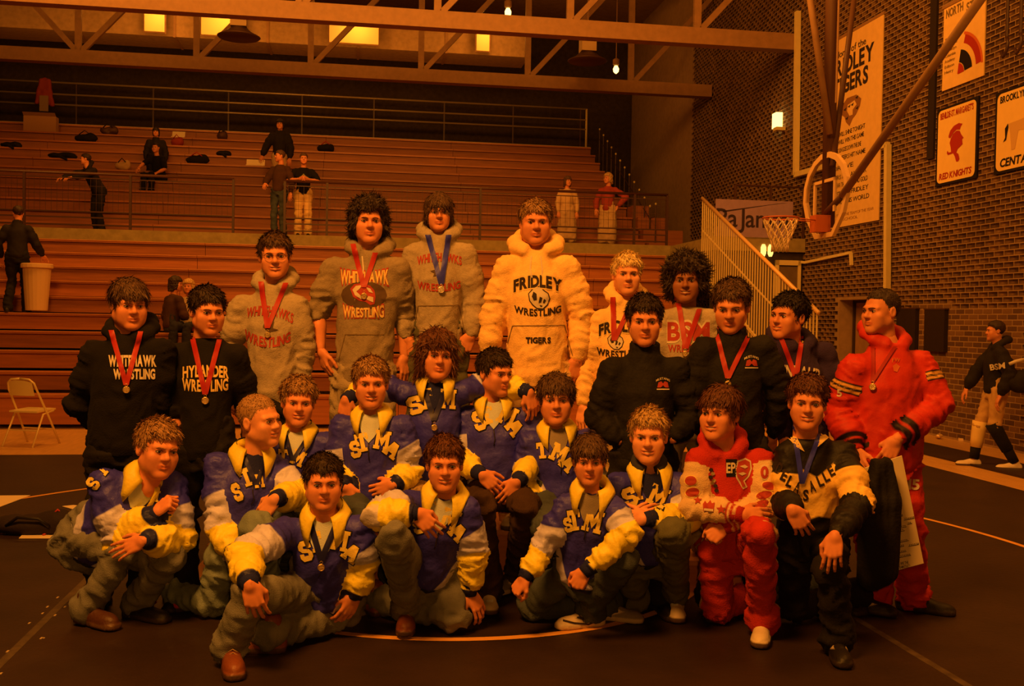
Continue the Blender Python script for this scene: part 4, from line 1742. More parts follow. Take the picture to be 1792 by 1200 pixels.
# --- wrestling mat
tm = empty('wrestling_mat', (0, 0, 0), GA, 'large dark wrestling mat with orange circles under the whole team', 'mat')
edges = [-13.0, -10.4, -6.05, -1.63, 2.83, 6.8]
for i in range(5):
    m = MB().box(edges[i] + .004, edges[i + 1] - .004, -6.5, 12.3, -.031, 0)
    gbuild(m, 'mat_section', M_MAT, tm)
for e in edges[2:5]:
    gbuild(MB().box(e - .022, e + .022, -6.5, 12.3, 0, .0012), 'seam_tape', M_SEAM, tm)
rs = random.Random(5)
bits = MB()
for k in range(26):
    v = rs.uniform(3.9, 6.2)
    u = -1.63 + rs.choice((-1, 1)) * rs.uniform(.02, .08)
    bits.box(u, u + .010, v, v + rs.uniform(.01, .03), 0, .0016)
gbuild(bits, 'tape_remnant', mat('tape_bits', (.45, .35, .2), .6), tm)['kind'] = 'stuff'


def ring_line(cx, cy, R, w, a0=0, a1=2 * PI, n=120):
    vs, fs = [], []
    for i in range(n + 1):
        a = a0 + (a1 - a0) * i / n
        for q in (R - w / 2, R + w / 2):
            vs.append((cx + q * math.cos(a), cy + q * math.sin(a), .0022))
    for i in range(n):
        fs.append((2 * i, 2 * i + 1, 2 * i + 3, 2 * i + 2))
    return vs, fs


iv = G(0, 0)
o = MB().add(*ring_line(-.38 * GC + 6.78 * GS, .38 * GS + 6.78 * GC, 1.66, .055)).build('inner_circle', M_TAPE, tm)
o = MB().add(*ring_line(-.43 * GC + 6.75 * GS, .43 * GS + 6.75 * GC, 4.43, .052)).build('outer_circle', M_TAPE, tm)
t2 = gbuild(MB().box(7.45, 8.15, 2.0, 15.2, -.031, 0), 'exercise_mat', M_MAT)
tag(t2, 'narrow dark floor mat along the foot of the brick wall', 'mat')

# --- lower bleachers: ten rows of boards
V0, DRV, NZ, RISE, NR = 15.3, .64, .47, .295, 10
UL, UR, UD = -13.0, 6.72, 7.12
bt = empty('lower_bleachers', (0, 0, 0), GA, 'lower wooden bleachers with ten rows of reddish boards behind the team', 'bleachers')
joints = [UL, -7.4, -3.35, .9, 4.6, UR]
for i in range(NR):
    v, z = V0 + DRV * i, NZ + RISE * i
    sh = (-.22 + .06 * i)
    js = [UL] + [j + sh for j in joints[1:-1]] + [UR]
    for a, b in zip(js[:-1], js[1:]):
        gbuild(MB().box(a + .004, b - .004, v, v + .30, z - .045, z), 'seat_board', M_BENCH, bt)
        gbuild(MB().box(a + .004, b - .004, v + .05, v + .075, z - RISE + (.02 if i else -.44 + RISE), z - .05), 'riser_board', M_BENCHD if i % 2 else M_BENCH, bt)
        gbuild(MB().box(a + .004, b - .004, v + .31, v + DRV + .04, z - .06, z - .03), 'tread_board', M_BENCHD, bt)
        gbuild(MB().box(a + .004, b - .004, v - .012, v, z - .016, z + .002), 'nosing', M_NOSE, bt)
ends = MB()
for i in range(NR):
    v, z = V0 + DRV * i, NZ + RISE * i
    ends.box(UR - .06, UR - .01, v + .07, v + DRV, 0, z - .06)
gbuild(ends, 'end_panel', M_BENCHD, bt)
gbuild(MB().box(-3.9, -3.70, V0 + .036, V0 + .05, .11, .135), 'hand_slot', M_SIGNB, bt)
# wooden walkway in front of the bleachers
# --- concrete ledge and upper deck
VL = V0 + DRV * NR
o = gbuild(MB().box(UL, UD, VL, VL + .35, 2.9, 3.40), 'trim_1', M_CONC)
o['kind'] = 'structure'
o = gbuild(MB().box(UL, U0 - .01, VL + .35, VB, 2.9, 3.36), 'trim_2', M_CONC)
o['kind'] = 'structure'
tag(o, None)
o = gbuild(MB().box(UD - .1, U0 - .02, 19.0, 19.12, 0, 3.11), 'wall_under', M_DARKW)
o['kind'] = 'structure'


# --- guard rails on the deck edge
def guard(label, u0, u1, posts, v):
    r = empty('guard_rail', G((u0 + u1) / 2, v, 3.40), GA, label, 'railing', 'guard rails along the deck edge')
    L0, L1 = u0 - (u0 + u1) / 2, u1 - (u0 + u1) / 2
    for p in posts:
        x = p - (u0 + u1) / 2
        MB().box(x - .025, x + .025, -.025, .025, 0, 1.14).build('post', M_RAILD, r)
    MB().tube([(L0, 0, 1.15), (L1, 0, 1.15)], .030, 8).build('top_rail', mat('rail_brown', (.085, .035, .018), .35, spec=.6), r, smooth=True)
    for z in (.09, .24, .36):
        MB().box(L0, L1, -.014, .014, z - .014, z + .014).build('bar', M_RAILD, r)
    MB().box(L0, L1, -.010, .010, 1.04, 1.06).build('bar', M_RAILD, r)
    w = MB()
    x = L0 + .08
    while x < L1:
        w.box(x - .003, x + .003, -.003, .003, .36, 1.05)
        x += .11
    for z in (.55, .72, .89):
        w.box(L0, L1, -.003, .003, z - .003, z + .003)
    wo = w.build('wire_mesh', M_RAILD, r)
    wo['kind'] = 'stuff'
    return r


VG = VL + .12
pxu = lambda x, y=388: on_v(x, y, VG)[0]
guard('brown guard rail at the deck edge on the left with mesh infill', UL, pxu(409), [UL + .1, -9.9, pxu(42), pxu(228), pxu(408)], VG)
guard('brown guard rail at the deck edge right of the aisle where two men lean', pxu(497), pxu(1168), [pxu(498), pxu(572), pxu(840), pxu(1110), pxu(1167)], VG)

# --- upper bleachers
VU, DU, ZU, RU, NU = 23.9, .605, 3.72, .327, 11
UUR = 7.1
ub = empty('upper_bleachers', (0, 0, 0), GA, 'upper wooden bleachers rising above the deck to a dark back wall', 'bleachers')
uj = [UL, -8.3, -4.6, -.9, 2.8, UUR]
for i in range(NU):
    v, z = VU + DU * i, ZU + RU * i
    for a, b in zip(uj[:-1], uj[1:]):
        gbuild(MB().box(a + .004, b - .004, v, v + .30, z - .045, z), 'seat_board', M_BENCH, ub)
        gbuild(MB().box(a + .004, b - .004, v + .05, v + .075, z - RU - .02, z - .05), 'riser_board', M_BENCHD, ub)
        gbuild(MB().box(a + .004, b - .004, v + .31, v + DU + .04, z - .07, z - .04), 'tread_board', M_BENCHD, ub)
for i in range(4):
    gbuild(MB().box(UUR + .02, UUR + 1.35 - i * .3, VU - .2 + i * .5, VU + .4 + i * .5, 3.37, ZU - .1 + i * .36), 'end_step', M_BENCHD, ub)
zt = ZU + RU * (NU - 1)
vt = VU + DU * NU
gbuild(MB().box(UL, UUR + .15, vt + .1, vt + .2, zt + .02, zt + .14), 'top_curb', mat('curb_cream', (.62, .44, .22), .4, spec=.5), ub)
br_ = empty('back_rail', G(0, vt + .3, zt), GA, 'three bright steel pipes of the railing behind the top bleacher row', 'railing')
for z in (.72, 1.02, 1.36):
    MB().tube([(UL, 0, z), (UUR + .05, 0, z)], .032, 8).build('pipe', M_RAILM, br_, smooth=True)
for k in range(10):
    x = UL + .6 + k * 2.15
    MB().box(x - .02, x + .02, -.02, .02, 0, 1.36).build('post', M_RAILD, br_)
MB().tube([(UUR + .05, 0, 0), (UUR + .05, 0, 1.37)], .035, 8).build('post', M_CREAM, br_, smooth=True)

# end railing of the upper bleachers: dark uprights with bright caps stepping down
er = empty('stepped_railing', G(UUR + .3, VU, 3.36), GA, 'dark stepped railing with bright caps at the end of the upper bleachers', 'railing')
for k in range(13):
    y = .2 + k * .5
    z0 = max(0, (k - 1) * .27)
    MB().tube([(0, y, z0), (0, y, z0 + 1.25)], .016, 6).build('upright', M_RAILD, er)
    MB().lathe([(.012, -.03), (.026, -.01), (.026, .02), (.006, .035)], (0, y, z0 + 1.26), 8).build('cap', M_CREAM, er)
MB().tube([(0, .2, .95), (0, .7, .95), (0, 6.2, 11 * .27 + .95)], .014, 6).build('rail', M_RAILD, er, smooth=True)

# --- cream stair railing beside the lower bleachers
URL = 6.82
zA = on_u(1430, 545, URL)
zB = on_u(1230, 348, URL)
sr = empty('stair_railing', G(URL, zA[0], 0), GA, 'cream railing of close upright bars running down the end of the lower bleachers', 'railing')
vspan = zB[0] - zA[0]
slope = (zB[1] - zA[1]) / vspan
bar_w = .022
nb = 46
for k in range(nb):
    y = vspan * k / (nb - 1)
    zt_ = zA[1] + slope * y
    MB().box(-.010, .010, y - .010, y + .010, max(.02, zt_ - 1.62), zt_).build('baluster', M_CREAM, sr)
MB().tube([(0, -.05, zA[1] - .02), (0, vspan + .03, zB[1] + .02)], .034, 8).build('handrail', mat('rail_gold', (.80, .52, .2), .3, spec=.6), sr, smooth=True)
MB().beam((0, 0, zA[1] - 1.45), (0, vspan, zB[1] - 1.45), .03, .05).build('stringer', M_CREAM, sr)
MB().beam((0, 0, zA[1] - .62), (0, vspan, zB[1] - .62), .012, .03).build('stringer', M_CREAM, sr)

# deck rail with a painted paper banner over the doorway
v1 = 18.95
o = gbuild(MB().box(UD - .1, U0 - .02, v1 - .05, VL - .005, 3.12, 3.39), 'trim_4', M_CONC)
o['kind'] = 'structure'
pa, pbn = on_v(1252, 348, v1 - .03), on_v(1386, 420, v1 - .03)
dk = empty('deck_rail', G(8.2, v1, 3.40), GA, 'thin dark deck rail holding a painted paper banner', 'railing')
MB().tube([(-.75, 0, 1.02), (.70, 0, 1.02)], .022, 6).build('top_rail', M_RAILD, dk)
for x in (-.75, .0, .70):
    MB().box(x - .02, x + .02, -.02, .02, 0, 1.02).build('post', M_RAILD, dk)
bw, bz0, bz1 = pbn[0] - pa[0], pbn[1], pa[1]
bn = empty('paper_banner', G((pa[0] + pbn[0]) / 2, v1 - .05, bz0), GA, 'violet-grey paper banner with brush lettering hanging on the deck rail', 'banner')
MB().box(-bw / 2, bw / 2, 0, .006, 0, bz1 - bz0).build('sheet', mat('banner_violet', (.32, .22, .38), .8, var=.08), bn)


def flat_text(text, parent, m, x0, x1, z0, z1, y=0.0, face='-y', bold=.02, slab=False, name='lettering', slant=0.0, gap=.06):
    """lettering as thin flat geometry on a plane: face '-y' reads in x,z; face '-x' reads in -y,z."""
    V, T, tot = text_tris(text, bold, gap=gap, slab=slab)
    X_ = x0 + (V[:, 0] / tot) * (x1 - x0) + slant * V[:, 1] * (z1 - z0)
    Z_ = z0 + V[:, 1] * (z1 - z0)
    if face == '-y':
        P_ = np.stack([X_, np.full(len(X_), y), Z_], 1)
        fl = T
    else:
        P_ = np.stack([np.full(len(X_), y), -X_, Z_], 1)
        fl = T
    a, b, c = P_[fl[:, 0]], P_[fl[:, 1]], P_[fl[:, 2]]
    nn = np.cross(b - a, c - a)
    want = nn[:, 1] > 0 if face == '-y' else nn[:, 0] > 0
    fl = fl.copy()
    fl[want] = fl[want][:, ::-1]
    return link(name, mesh_np(name, P_, [fl], m, False), parent)


def flat_poly(polys, parent, m, y, face='-x', name='emblem'):
    V, T = poly_tris(polys)
    if face == '-y':
        P_ = np.stack([V[:, 0], np.full(len(V), y), V[:, 1]], 1)
    else:
        P_ = np.stack([np.full(len(V), y), -V[:, 0], V[:, 1]], 1)
    a, b, c = P_[T[:, 0]], P_[T[:, 1]], P_[T[:, 2]]
    nn = np.cross(b - a, c - a)
    want = nn[:, 1] > 0 if face == '-y' else nn[:, 0] > 0
    T = T.copy()
    T[want] = T[want][:, ::-1]
    return link(name, mesh_np(name, P_, [T], m, False), parent)


hgt = bz1 - bz0
M_BRUSH = mat('brush_paint', (.035, .022, .03), .8)
flat_text('PaJamm', bn, M_BRUSH, -bw / 2 + .02, bw / 2 - .1, hgt * .30, hgt * .78, -.004, bold=.01)
flat_poly([[(-bw / 2 + .15, hgt * .66), (bw / 2 - .25, hgt * .95), (bw / 2 - .1, hgt * .97), (-bw / 2 + .15, hgt * .70)]], bn, M_BRUSH, -.004, '-y', 'brush_stroke')
# door under the deck with a lit lamp beside it
VD = 18.98
ds = on_v(1357, 455, VD)
de = on_v(1405, 640, VD)
de = (min(de[0], U0 - .08), de[1])
d2 = gbuild(MB().box(ds[0] + .06, de[0] - .06, VD - .02, VD + .02, 0, ds[1] - .12), 'door_2', mat('door_olive', (.16, .11, .05), .6, var=.1))
d2['kind'] = 'structure'
gbuild(MB().box(ds[0], ds[0] + .06, VD - .05, VD + .02, 0, ds[1]).box(de[0] - .06, de[0], VD - .05, VD + .02, 0, ds[1]).box(ds[0], de[0], VD - .05, VD + .02, ds[1] - .10, ds[1]), 'door_frame', M_CREAM, d2)
gbuild(MB().lathe([(.02, -.02), (.03, 0), (.02, .02)], (de[0] - .16, VD - .05, 1.0), 8), 'door_handle', M_RAILM, d2)
la = on_v(1334, 450, VD - .1)
lb = on_v(1354, 432, VD - .1)
dl = empty('door_lamp', G((la[0] + lb[0]) / 2, VD - .05, la[1]), GA, 'small glowing twin lamp below the deck beside the olive door', 'lamp')
MB().box(-.16, .16, -.02, .04, .26, .32).build('housing', M_RAILD, dl)
for x in (-.09, .06):
    MB().lathe([(.03, .02), (.055, .08), (.055, .20), (.03, .26)], (x, -.03, 0), 10).build('bulb', mat('bulb_glow', (1, .7, .3), .5, emit=((1.0, .55, .12), 2.2)), dl, smooth=True)

# --- roof trusses
for nm, v, zc, ch in (('near roof truss of tan steel crossing the top of the picture', 19.56, 7.30, .33), ('far roof truss of tan steel above the upper bleachers', 24.5, 7.42, .30)):
    t = empty('roof_truss', G(0, v, zc), GA, nm, 'truss')
    MB().box(UL - 3, U0 - .05, -.14, .14, 0, ch).build('bottom_chord', M_STEEL, t)
    MB().box(UL - 3, U0 - .05, -.14, .14, 3.0, 3.3).build('top_chord', M_STEEL, t)
    k = 0
    u = -6.4 - 2.64 * 3
    while u < U0:
        MB().box(u - .07, u + .07, -.05, .05, ch, 3.0).build('web_post', M_STEEL, t)
        if u < -6.5:
            MB().beam((u + 2.6, 0, ch), (u + .1, 0, 3.0), .10, .12).build('web_brace', M_STEEL, t)
        else:
            MB().beam((u + .08, 0, ch), (u + 2.5, 0, 3.0), .10, .12).build('web_brace', M_STEEL, t)
        u += 2.64
# long air duct and deck panels over the upper bleachers
dt = empty('air_duct', G(0, 28.2, 9.0), GA, 'long tan air duct running under the roof above the back rail', 'duct')
MB().box(UL, 4.7, -.6, .6, 0, .95).build('duct_body', M_CEIL, dt)
for k in range(8):
    x = UL + 1 + k * 2.4
    if x < 4.6:
        MB().box(x - .03, x + .03, -.63, .63, -.02, .98).build('duct_band', M_STEEL, dt)
for i, (px, w_) in enumerate(((272, .5), (388, 1.0), (620, 1.3), (845, .35))):
    u, z = on_v(px, 28, 27.3)
    p = empty('ceiling_panel', G(u, 27.2, 9.0), GA, ('narrow bright ceiling panel left of the first lamp', 'bright ceiling panel above the first dish lamp', 'wide bright ceiling panel left of the middle strut', 'small bright ceiling panel right of the middle strut')[i], 'panel')
    MB().box(-w_ / 2, w_ / 2, -.02, .03, 0, .85).build('panel_sheet', mat('panel_pale', (.85, .70, .34), .5), p)
    MB().box(-w_ / 2 - .03, w_ / 2 + .03, .03, .06, -.03, .88).build('panel_frame', M_STEEL, p)
    lamp('POINT', 'panel_fill', G(u + .1, 26.6, 9.5), 40, .2)  # unseen point light added to brighten this panel
# dish lamps
for i, (px, py, v) in enumerate(((418, 66, 22.4), (1028, 108, 22.6))):
    u, z = on_v(px, py, v)
    d = empty('dish_lamp', G(u, v, z), GA, ('dark dish lamp hanging under the near truss on the left', 'dark dish lamp hanging under the near truss right of the middle')[i], 'lamp', 'dish lamps under the roof')
    MB().lathe([(.44, 0), (.46, .02), (.30, .10), (.16, .22)], (0, 0, 0), 24).build('reflector', mat('reflector_dark', (.10, .05, .02), .5, metal=.3), d, smooth=True)
    MB().box(-.17, .17, -.17, .17, .22, .62).build('ballast_box', mat('ballast_tan', (.60, .42, .2), .6), d)
    MB().tube([(0, 0, .6), (0, 0, 11.15 - z)], .02, 6).build('stem', M_STEEL, d)
for i, (px, py, v) in enumerate(((889, 22, 23.4), (1078, 122, 25.6))):
    u, z = on_v(px, py, v)
    d = empty('bare_bulb_lamp', G(u, v, z), GA, ('small bright bulb lamp above the near truss', 'small bright bulb lamp between the two trusses at the right')[i], 'lamp')
    MB().lathe([(.02, -.10), (.07, -.05), (.08, .02), (.04, .10)], (0, 0, 0), 12).build('bulb', mat('lamp_glow', (1, .8, .4), .5, emit=((1.0, .62, .14), 5)), d, smooth=True)
    MB().lathe([(.05, .10), (.09, .14), (.09, .26), (.03, .30)], (0, 0, 0), 12).build('socket', M_STEEL, d, smooth=True)
    MB().tube([(0, 0, .3), (0, 0, 11.15 - z)], .012, 6).build('stem', M_STEEL, d)

# --- fixtures on the brick wall
wv, wz = on_u(1359, 211, U0 - .12)
el = empty('wall_lamp', G(U0 - .05, wv, wz), GA, 'small glowing emergency lamp high on the dark end of the wall', 'lamp')
MB().box(-.12, .02, -.10, .12, -.16, .16).build('lamp_lens', mat('lens_glow', (1, .8, .4), .5, emit=((1.0, .66, .18), 3.0)), el)
MB().box(-.16, .04, -.22, -.04, -.24, -.17).build('bracket', M_CREAM, el)


def wall_thing(name, label, cat, corners, y=0.0, group=None):
    vs = [on_u(x, yy, U0 - .03) for x, yy in corners]
    v0, v1 = min(p[0] for p in vs), max(p[0] for p in vs)
    z0, z1 = min(p[1] for p in vs), max(p[1] for p in vs)
    c = (v0 + v1) / 2
    o = empty(name, G(U0 - .03, c, z0), GA, label, cat, group)
    return o, (v1 - v0), (z1 - z0), c, z0


def wbox(o, x0, x1, z0, z1, y0, y1, name, m, parent=None):
    """box on a wall thing; x runs to the right as seen in the picture (towards -v)."""
    return MB().box(y0, y1, -x1, -x0, z0, z1).build(name, m, parent or o)


def rrect(x0, x1, z0, z1, r, n=5):
    P_ = []
    for cx_, cz_, a0 in ((x1 - r, z0 + r, -PI / 2), (x1 - r, z1 - r, 0), (x0 + r, z1 - r, PI / 2), (x0 + r, z0 + r, PI)):
        for i in range(n + 1):
            a = a0 + PI / 2 * i / n
            P_.append((cx_ + r * math.cos(a), cz_ + r * math.sin(a)))
    return P_


# tall FRIDLEY TIGERS banner
vL, zTL = on_u(1449, 68, U0 - .03)
vR, zTR = on_u(1547, 22, U0 - .03)
_, zBR = on_u(1537, 385, U0 - .03)
w_ = vL - vR
h_ = zTR - zBR
fb = empty('wall_banner', G(U0 - .03, (vL + vR) / 2, zBR), GA, 'tall cream school banner with black words and a tiger head on the brick wall', 'banner')
wbox(fb, -w_ / 2, w_ / 2, 0, h_, -.006, .012, 'cloth', M_CLOTH)
wbox(fb, -w_ / 2 - .02, w_ / 2 + .02, h_ - .03, h_ + .02, -.015, .02, 'batten', M_STEEL)
yy = -.010
flat_text('Home of the', fb, M_INK, -w_ * .33, w_ * .22, h_ * .895, h_ * .93, yy, '-x', .01)
flat_text('FRIDLEY', fb, M_INK, -w_ * .42, w_ * .36, h_ * .80, h_ * .885, yy, '-x', .035)
flat_text('TIGERS', fb, M_INK, -w_ * .37, w_ * .27, h_ * .70, h_ * .785, yy, '-x', .035)
tx, tz = w_ * -.02, h_ * .60
s = w_ * .19
sz = h_ * .050
flat_poly([[(tx - s, tz + sz * .5), (tx - s * .4, tz + sz * 1.25), (tx + s * .5, tz + sz * 1.2), (tx + s * .95, tz + sz * .6), (tx + s * .85, tz - sz * .1), (tx + s * .5, tz - sz * .8), (tx + s * .2, tz - sz * 1.1), (tx - s * .1, tz - sz * 1.75), (tx - s * .45, tz - sz * 1.2), (tx - s * .6, tz - sz * .6), (tx - s * 1.05, tz - sz * .1)]], fb, mat('tiger_brown', (.28, .13, .04), .8), yy)
flat_poly([[(tx - s * .3, tz + sz * .5), (tx + s * .35, tz + sz * .7), (tx + s * .55, tz + sz * .2), (tx + s * .2, tz - sz * .2), (tx + s * .2, tz - sz * .7), (tx - s * .1, tz - sz * .7), (tx - s * .35, tz - sz * .1)]], fb, M_CLOTH, yy - .003)
for q in ((-.8, .75), (-.55, .15), (.55, .9), (.6, -.2), (-.35, -.85), (.15, .35), (-.15, .3)):
    flat_poly([[(tx + s * (q[0] - .14), tz + sz * q[1]), (tx + s * (q[0] + .14), tz + sz * (q[1] + .16)), (tx + s * (q[0] + .05), tz + sz * (q[1] - .16))]], fb, M_INK, yy - .005, name='stripe_mark')
lines = [('TIGERS WILL SHINE TONIGHT', .475, .30), ('TIGERS WILL WIN THIS GAME', .435, .28), ('WHEN THE SUN GOES DOWN THE LINE', .392, .22), ('AND CHEERS HIT NAME', .350, .32), ('FOR WE', .300, .06), ('TIGERS ARE ALL FOR', .252, .35), ('WE WEAR THE BLACK AND GOLD', .210, .38), ('FIGHT FOR FRIDLEY', .165, .40), ('KEEPING THIS WORLD', .120, .42)]
for tx_, zf, xe in lines:
    flat_text(tx_, fb, M_INK, -w_ * .40, w_ * xe * .8, h_ * zf, h_ * (zf + .024), yy, '-x', .005, name='verse')
flat_text('DONATED BY THE TEAM OF THE YEAR', fb, mat('ink_faint', (.35, .2, .07), .8), -w_ * .4, w_ * .42, h_ * .055, h_ * .07, yy, '-x', 0, name='verse')
flat_text('FOR THE SCHOOL', fb, MATS['ink_faint'], -w_ * .4, w_ * .15, h_ * .03, h_ * .045, yy, '-x', 0, name='verse')

# upper right banner with the striped quarter wheel
o, w_, h_, c, z0 = wall_thing('wall_banner', 'cream banner with a red and black quarter wheel at the top right', 'banner', [(1650, 18), (1724, -18), (1722, 138), (1648, 162)])
vL, zl = on_u(1649, 160, U0 - .03)
vR, zr = on_u(1722, 138, U0 - .03)
w_ = vL - vR
h_ = on_u(1649, 16, U0 - .03)[1] - zl
o.location = G(U0 - .03, (vL + vR) / 2, zl)
wbox(o, -w_ / 2, w_ / 2, 0, h_, -.006, .012, 'cloth', M_CLOTH)
wbox(o, -w_ / 2 - .03, w_ / 2 + .03, h_ - .02, h_ + .03, -.02, .02, 'batten', M_STEEL)
flat_text('NORTH', o, mat('ink_olive', (.20, .13, .04), .8), -w_ * .44, -w_ * .02, h_ * .86, h_ * .96, -.010, '-x', .03)
flat_text('STAR', o, MATS['ink_olive'], w_ * .06, w_ * .44, h_ * .82, h_ * .92, -.010, '-x', .03)


def arcpoly(cx_, cz_, r0, r1, a0, a1, n=10):
    A_ = [math.radians(a0 + (a1 - a0) * i / n) for i in range(n + 1)]
    return [(cx_ + r1 * math.cos(a), cz_ + r1 * math.sin(a)) for a in A_] + [(cx_ + r0 * math.cos(a), cz_ + r0 * math.sin(a)) for a in A_[::-1]]


bx, bz = -w_ * .12, h_ * .13
flat_poly([arcpoly(bx, bz, w_ * .44, w_ * .56, 5, 72)], o, M_SIGNR, -.010)
flat_poly([arcpoly(bx, bz, w_ * .56, w_ * .60, 3, 76)], o, mat('sign_orange', (.62, .14, .03), .6), -.010)
flat_poly([arcpoly(bx, bz, w_ * .17, w_ * .35, 5, 78)], o, M_SIGNB, -.010)
flat_poly([arcpoly(bx, bz, .01, w_ * .16, 3, 80)], o, M_SIGNR, -.010)
for k, tw in enumerate(('Fridley', 'Benilde', 'Brooklyn', 'Columbia', 'Academy', 'Edison', 'Henry')):
    flat_text(tw, o, MATS['ink_olive'], -w_ * .44, -w_ * (.13 + .015 * k), h_ * (.58 - .065 * k), h_ * (.615 - .065 * k), -.010, '-x', .01, name='verse')

# the two school signs
for kk, (cor, lab) in enumerate((([(1641, 193), (1713, 176), (1710, 322), (1638, 327)], 'cream sign with a red helmet head and red words on the brick wall'), ([(1743, 164), (1840, 132), (1838, 285), (1741, 306)], 'cream sign with a pale horse figure cut off by the frame at the right'))):
    vL = (on_u(*cor[0], U0 - .03)[0] + on_u(*cor[3], U0 - .03)[0]) / 2
    vR = (on_u(*cor[1], U0 - .03)[0] + on_u(*cor[2], U0 - .03)[0]) / 2
    zb, zt_ = on_u(*cor[3], U0 - .03)[1], on_u(*cor[0], U0 - .03)[1]
    w_, h_ = vL - vR, zt_ - zb
    sg = empty('school_sign', G(U0 - .03, (vL + vR) / 2, zb), GA, lab, 'sign')
    wbox(sg, -w_ / 2, w_ / 2, 0, h_, -.01, .02, 'backing', M_SIGNB)
    flat_poly([rrect(-w_ * .46, w_ * .46, h_ * .03, h_ * .97, w_ * .08)], sg, M_SIGN, -.014, name='face_panel')
    if kk == 0:
        flat_text("BENILDE-ST. MARGARET'S", sg, M_SIGNR, -w_ * .40, w_ * .40, h_ * .855, h_ * .935, -.018, '-x', .03)
        flat_text('RED KNIGHTS', sg, M_SIGNR, -w_ * .40, w_ * .38, h_ * .075, h_ * .155, -.018, '-x', .03, slant=.15)
        P_ = lambda L_: [(a * w_ * .36, h_ * .52 + b * h_ * .20) for a, b in L_]
        flat_poly([P_([(-.50, .48), (-.40, .78), (-.15, 1.02), (.18, 1.10), (.42, .98), (.30, .82), (.26, .66), (.02, .72), (-.18, .58), (-.38, .30), (-.5, .36)])], sg, M_SIGNR, -.018)
        flat_poly([P_([(-.34, .28), (-.20, .52), (.02, .66), (.24, .60), (.36, .32), (.52, .08), (.42, .02), (.44, -.18), (.46, -.30), (.30, -.42), (.14, -.52), (.06, -.72), (.20, -.85), (.28, -1.18), (.20, -1.32), (.06, -1.30), (-.04, -.95), (-.16, -.72), (-.52, -.74), (-.60, -.60), (-.56, -.45), (-.46, -.60), (-.30, -.60), (-.34, -.30), (-.42, .0)])], sg, M_SIGNR, -.018)
    else:
        flat_text('BROOKLYN CENTER', sg, M_SIGNB, -w_ * .40, w_ * .42, h_ * .855, h_ * .935, -.018, '-x', .03)
        flat_text('CENTAURS', sg, M_SIGNB, -w_ * .38, w_ * .40, h_ * .075, h_ * .175, -.018, '-x', .03, slant=.15)
        P_ = lambda L_: [(a * w_ * .46, h_ * .50 + b * h_ * .26) for a, b in L_]
        mh = mat('horse_tan', (.66, .42, .15), .7)
        flat_poly([P_([(-.50, .30), (-.05, .34), (.30, .42), (.34, .95), (.46, 1.15), (.62, .95), (.66, .45), (.60, .0), (.52, -.95), (.38, -.95), (.36, -.2), (-.1, -.12), (-.22, -.95), (-.36, -.95), (-.42, -.2)])], sg, mh, -.018)
        flat_poly([P_([(-.52, .32), (-.64, .12), (-.62, -.30), (-.70, -.50), (-.58, -.42), (-.54, -.1), (-.50, .14)])], sg, M_SIGNB, -.020)
# dark pads, pilaster, hanging ropes, conduits
for kk, (x0, y0, x1, y1) in enumerate(((1573, 541, 1606, 615), (1622, 542, 1657, 615))):
    vL, zt_ = on_u(x0, y0, U0 - .04)
    vR, _ = on_u(x1, y0, U0 - .04)
    _, zb = on_u((x0 + x1) / 2, y1, U0 - .04)
    o = empty('wall_pad', G(U0 - .03, (vL + vR) / 2, zb), GA, ('dark wall panel just right of the man in red', 'dark wall panel nearer the walking man')[kk], 'panel')
    w_, h_ = vL - vR, zt_ - zb
    wbox(o, -w_ / 2, w_ / 2, 0, h_, -.05, .02, 'pad', mat('panel_black', (.022, .013, .010), .6, var=.1))
    wbox(o, -w_ / 2 - .02, w_ / 2 + .02, h_, h_ + .02, -.055, .02, 'edge', M_RAILD)
vL, _ = on_u(1622, 250, U0 - .05)
vR, _ = on_u(1633, 250, U0 - .05)
o = gbuild(MB().box(U0 - .05, U0 + .02, vR, vL, 4.3, 11.2), 'trim_3', mat('strip_dark', (.02, .012, .010), .8))
o['kind'] = 'structure'
for kk, (x, y) in enumerate(((1761, 100), (1785, 94))):
    vv, zz = on_u(x, y, U0 - .4)
    o = empty('hanging_rope', G(U0 - .4, vv, zz), GA, ('dark rope with a hook left of the picture edge, the left one', 'dark rope with a hook at the picture edge, the right one')[kk], 'rope')
    MB().tube([(0, 0, .25), (0, 0, 11.2 - zz)], .022, 6).build('rope', M_RAILD, o)
    MB().tube([(0, 0, .27), (0, -.03, .18), (0, .0, .08), (0, .07, .02), (0, .11, .10)], .022, 6).build('hook', M_RAILD, o, smooth=True)


def pipe_on_wall(name, label, px, r, y, m=None):
    P_ = []
    for x, yy in px:
        v, z = on_u(x, yy, U0 - y)
        P_.append((v, z))
    o = empty(name, G(U0 - y, P_[0][0], P_[0][1]), GA, label, 'pipe')
    q = [(0, v - P_[0][0], z - P_[0][1]) for v, z in P_]
    for a, b in zip(q[:-1], q[1:]):
        MB().beam(a, b, r * 2, r * 2).build('pipe_run', m or M_CREAM, o)
    return o


vR_, zR_ = on_u(1553, 262, U0 - .08)
pipe_on_wall('wall_pipe', 'cream square pipe bent like a hook beside the tall banner', [(1541, 257), (1553.5, 253), (1552, 560)], .045, .08)
pipe_on_wall('wall_conduit', 'thin cream conduit with a bend on the bricks below the hoop', [(1362, 455), (1410, 459), (1489, 442), (1490, 464)], .025, .06)
pipe_on_wall('wall_frame', 'tall cream pipe frame on the wall behind the hanging hoop', [(1396, 20), (1393, 306), (1449, 290)], .05, .08)

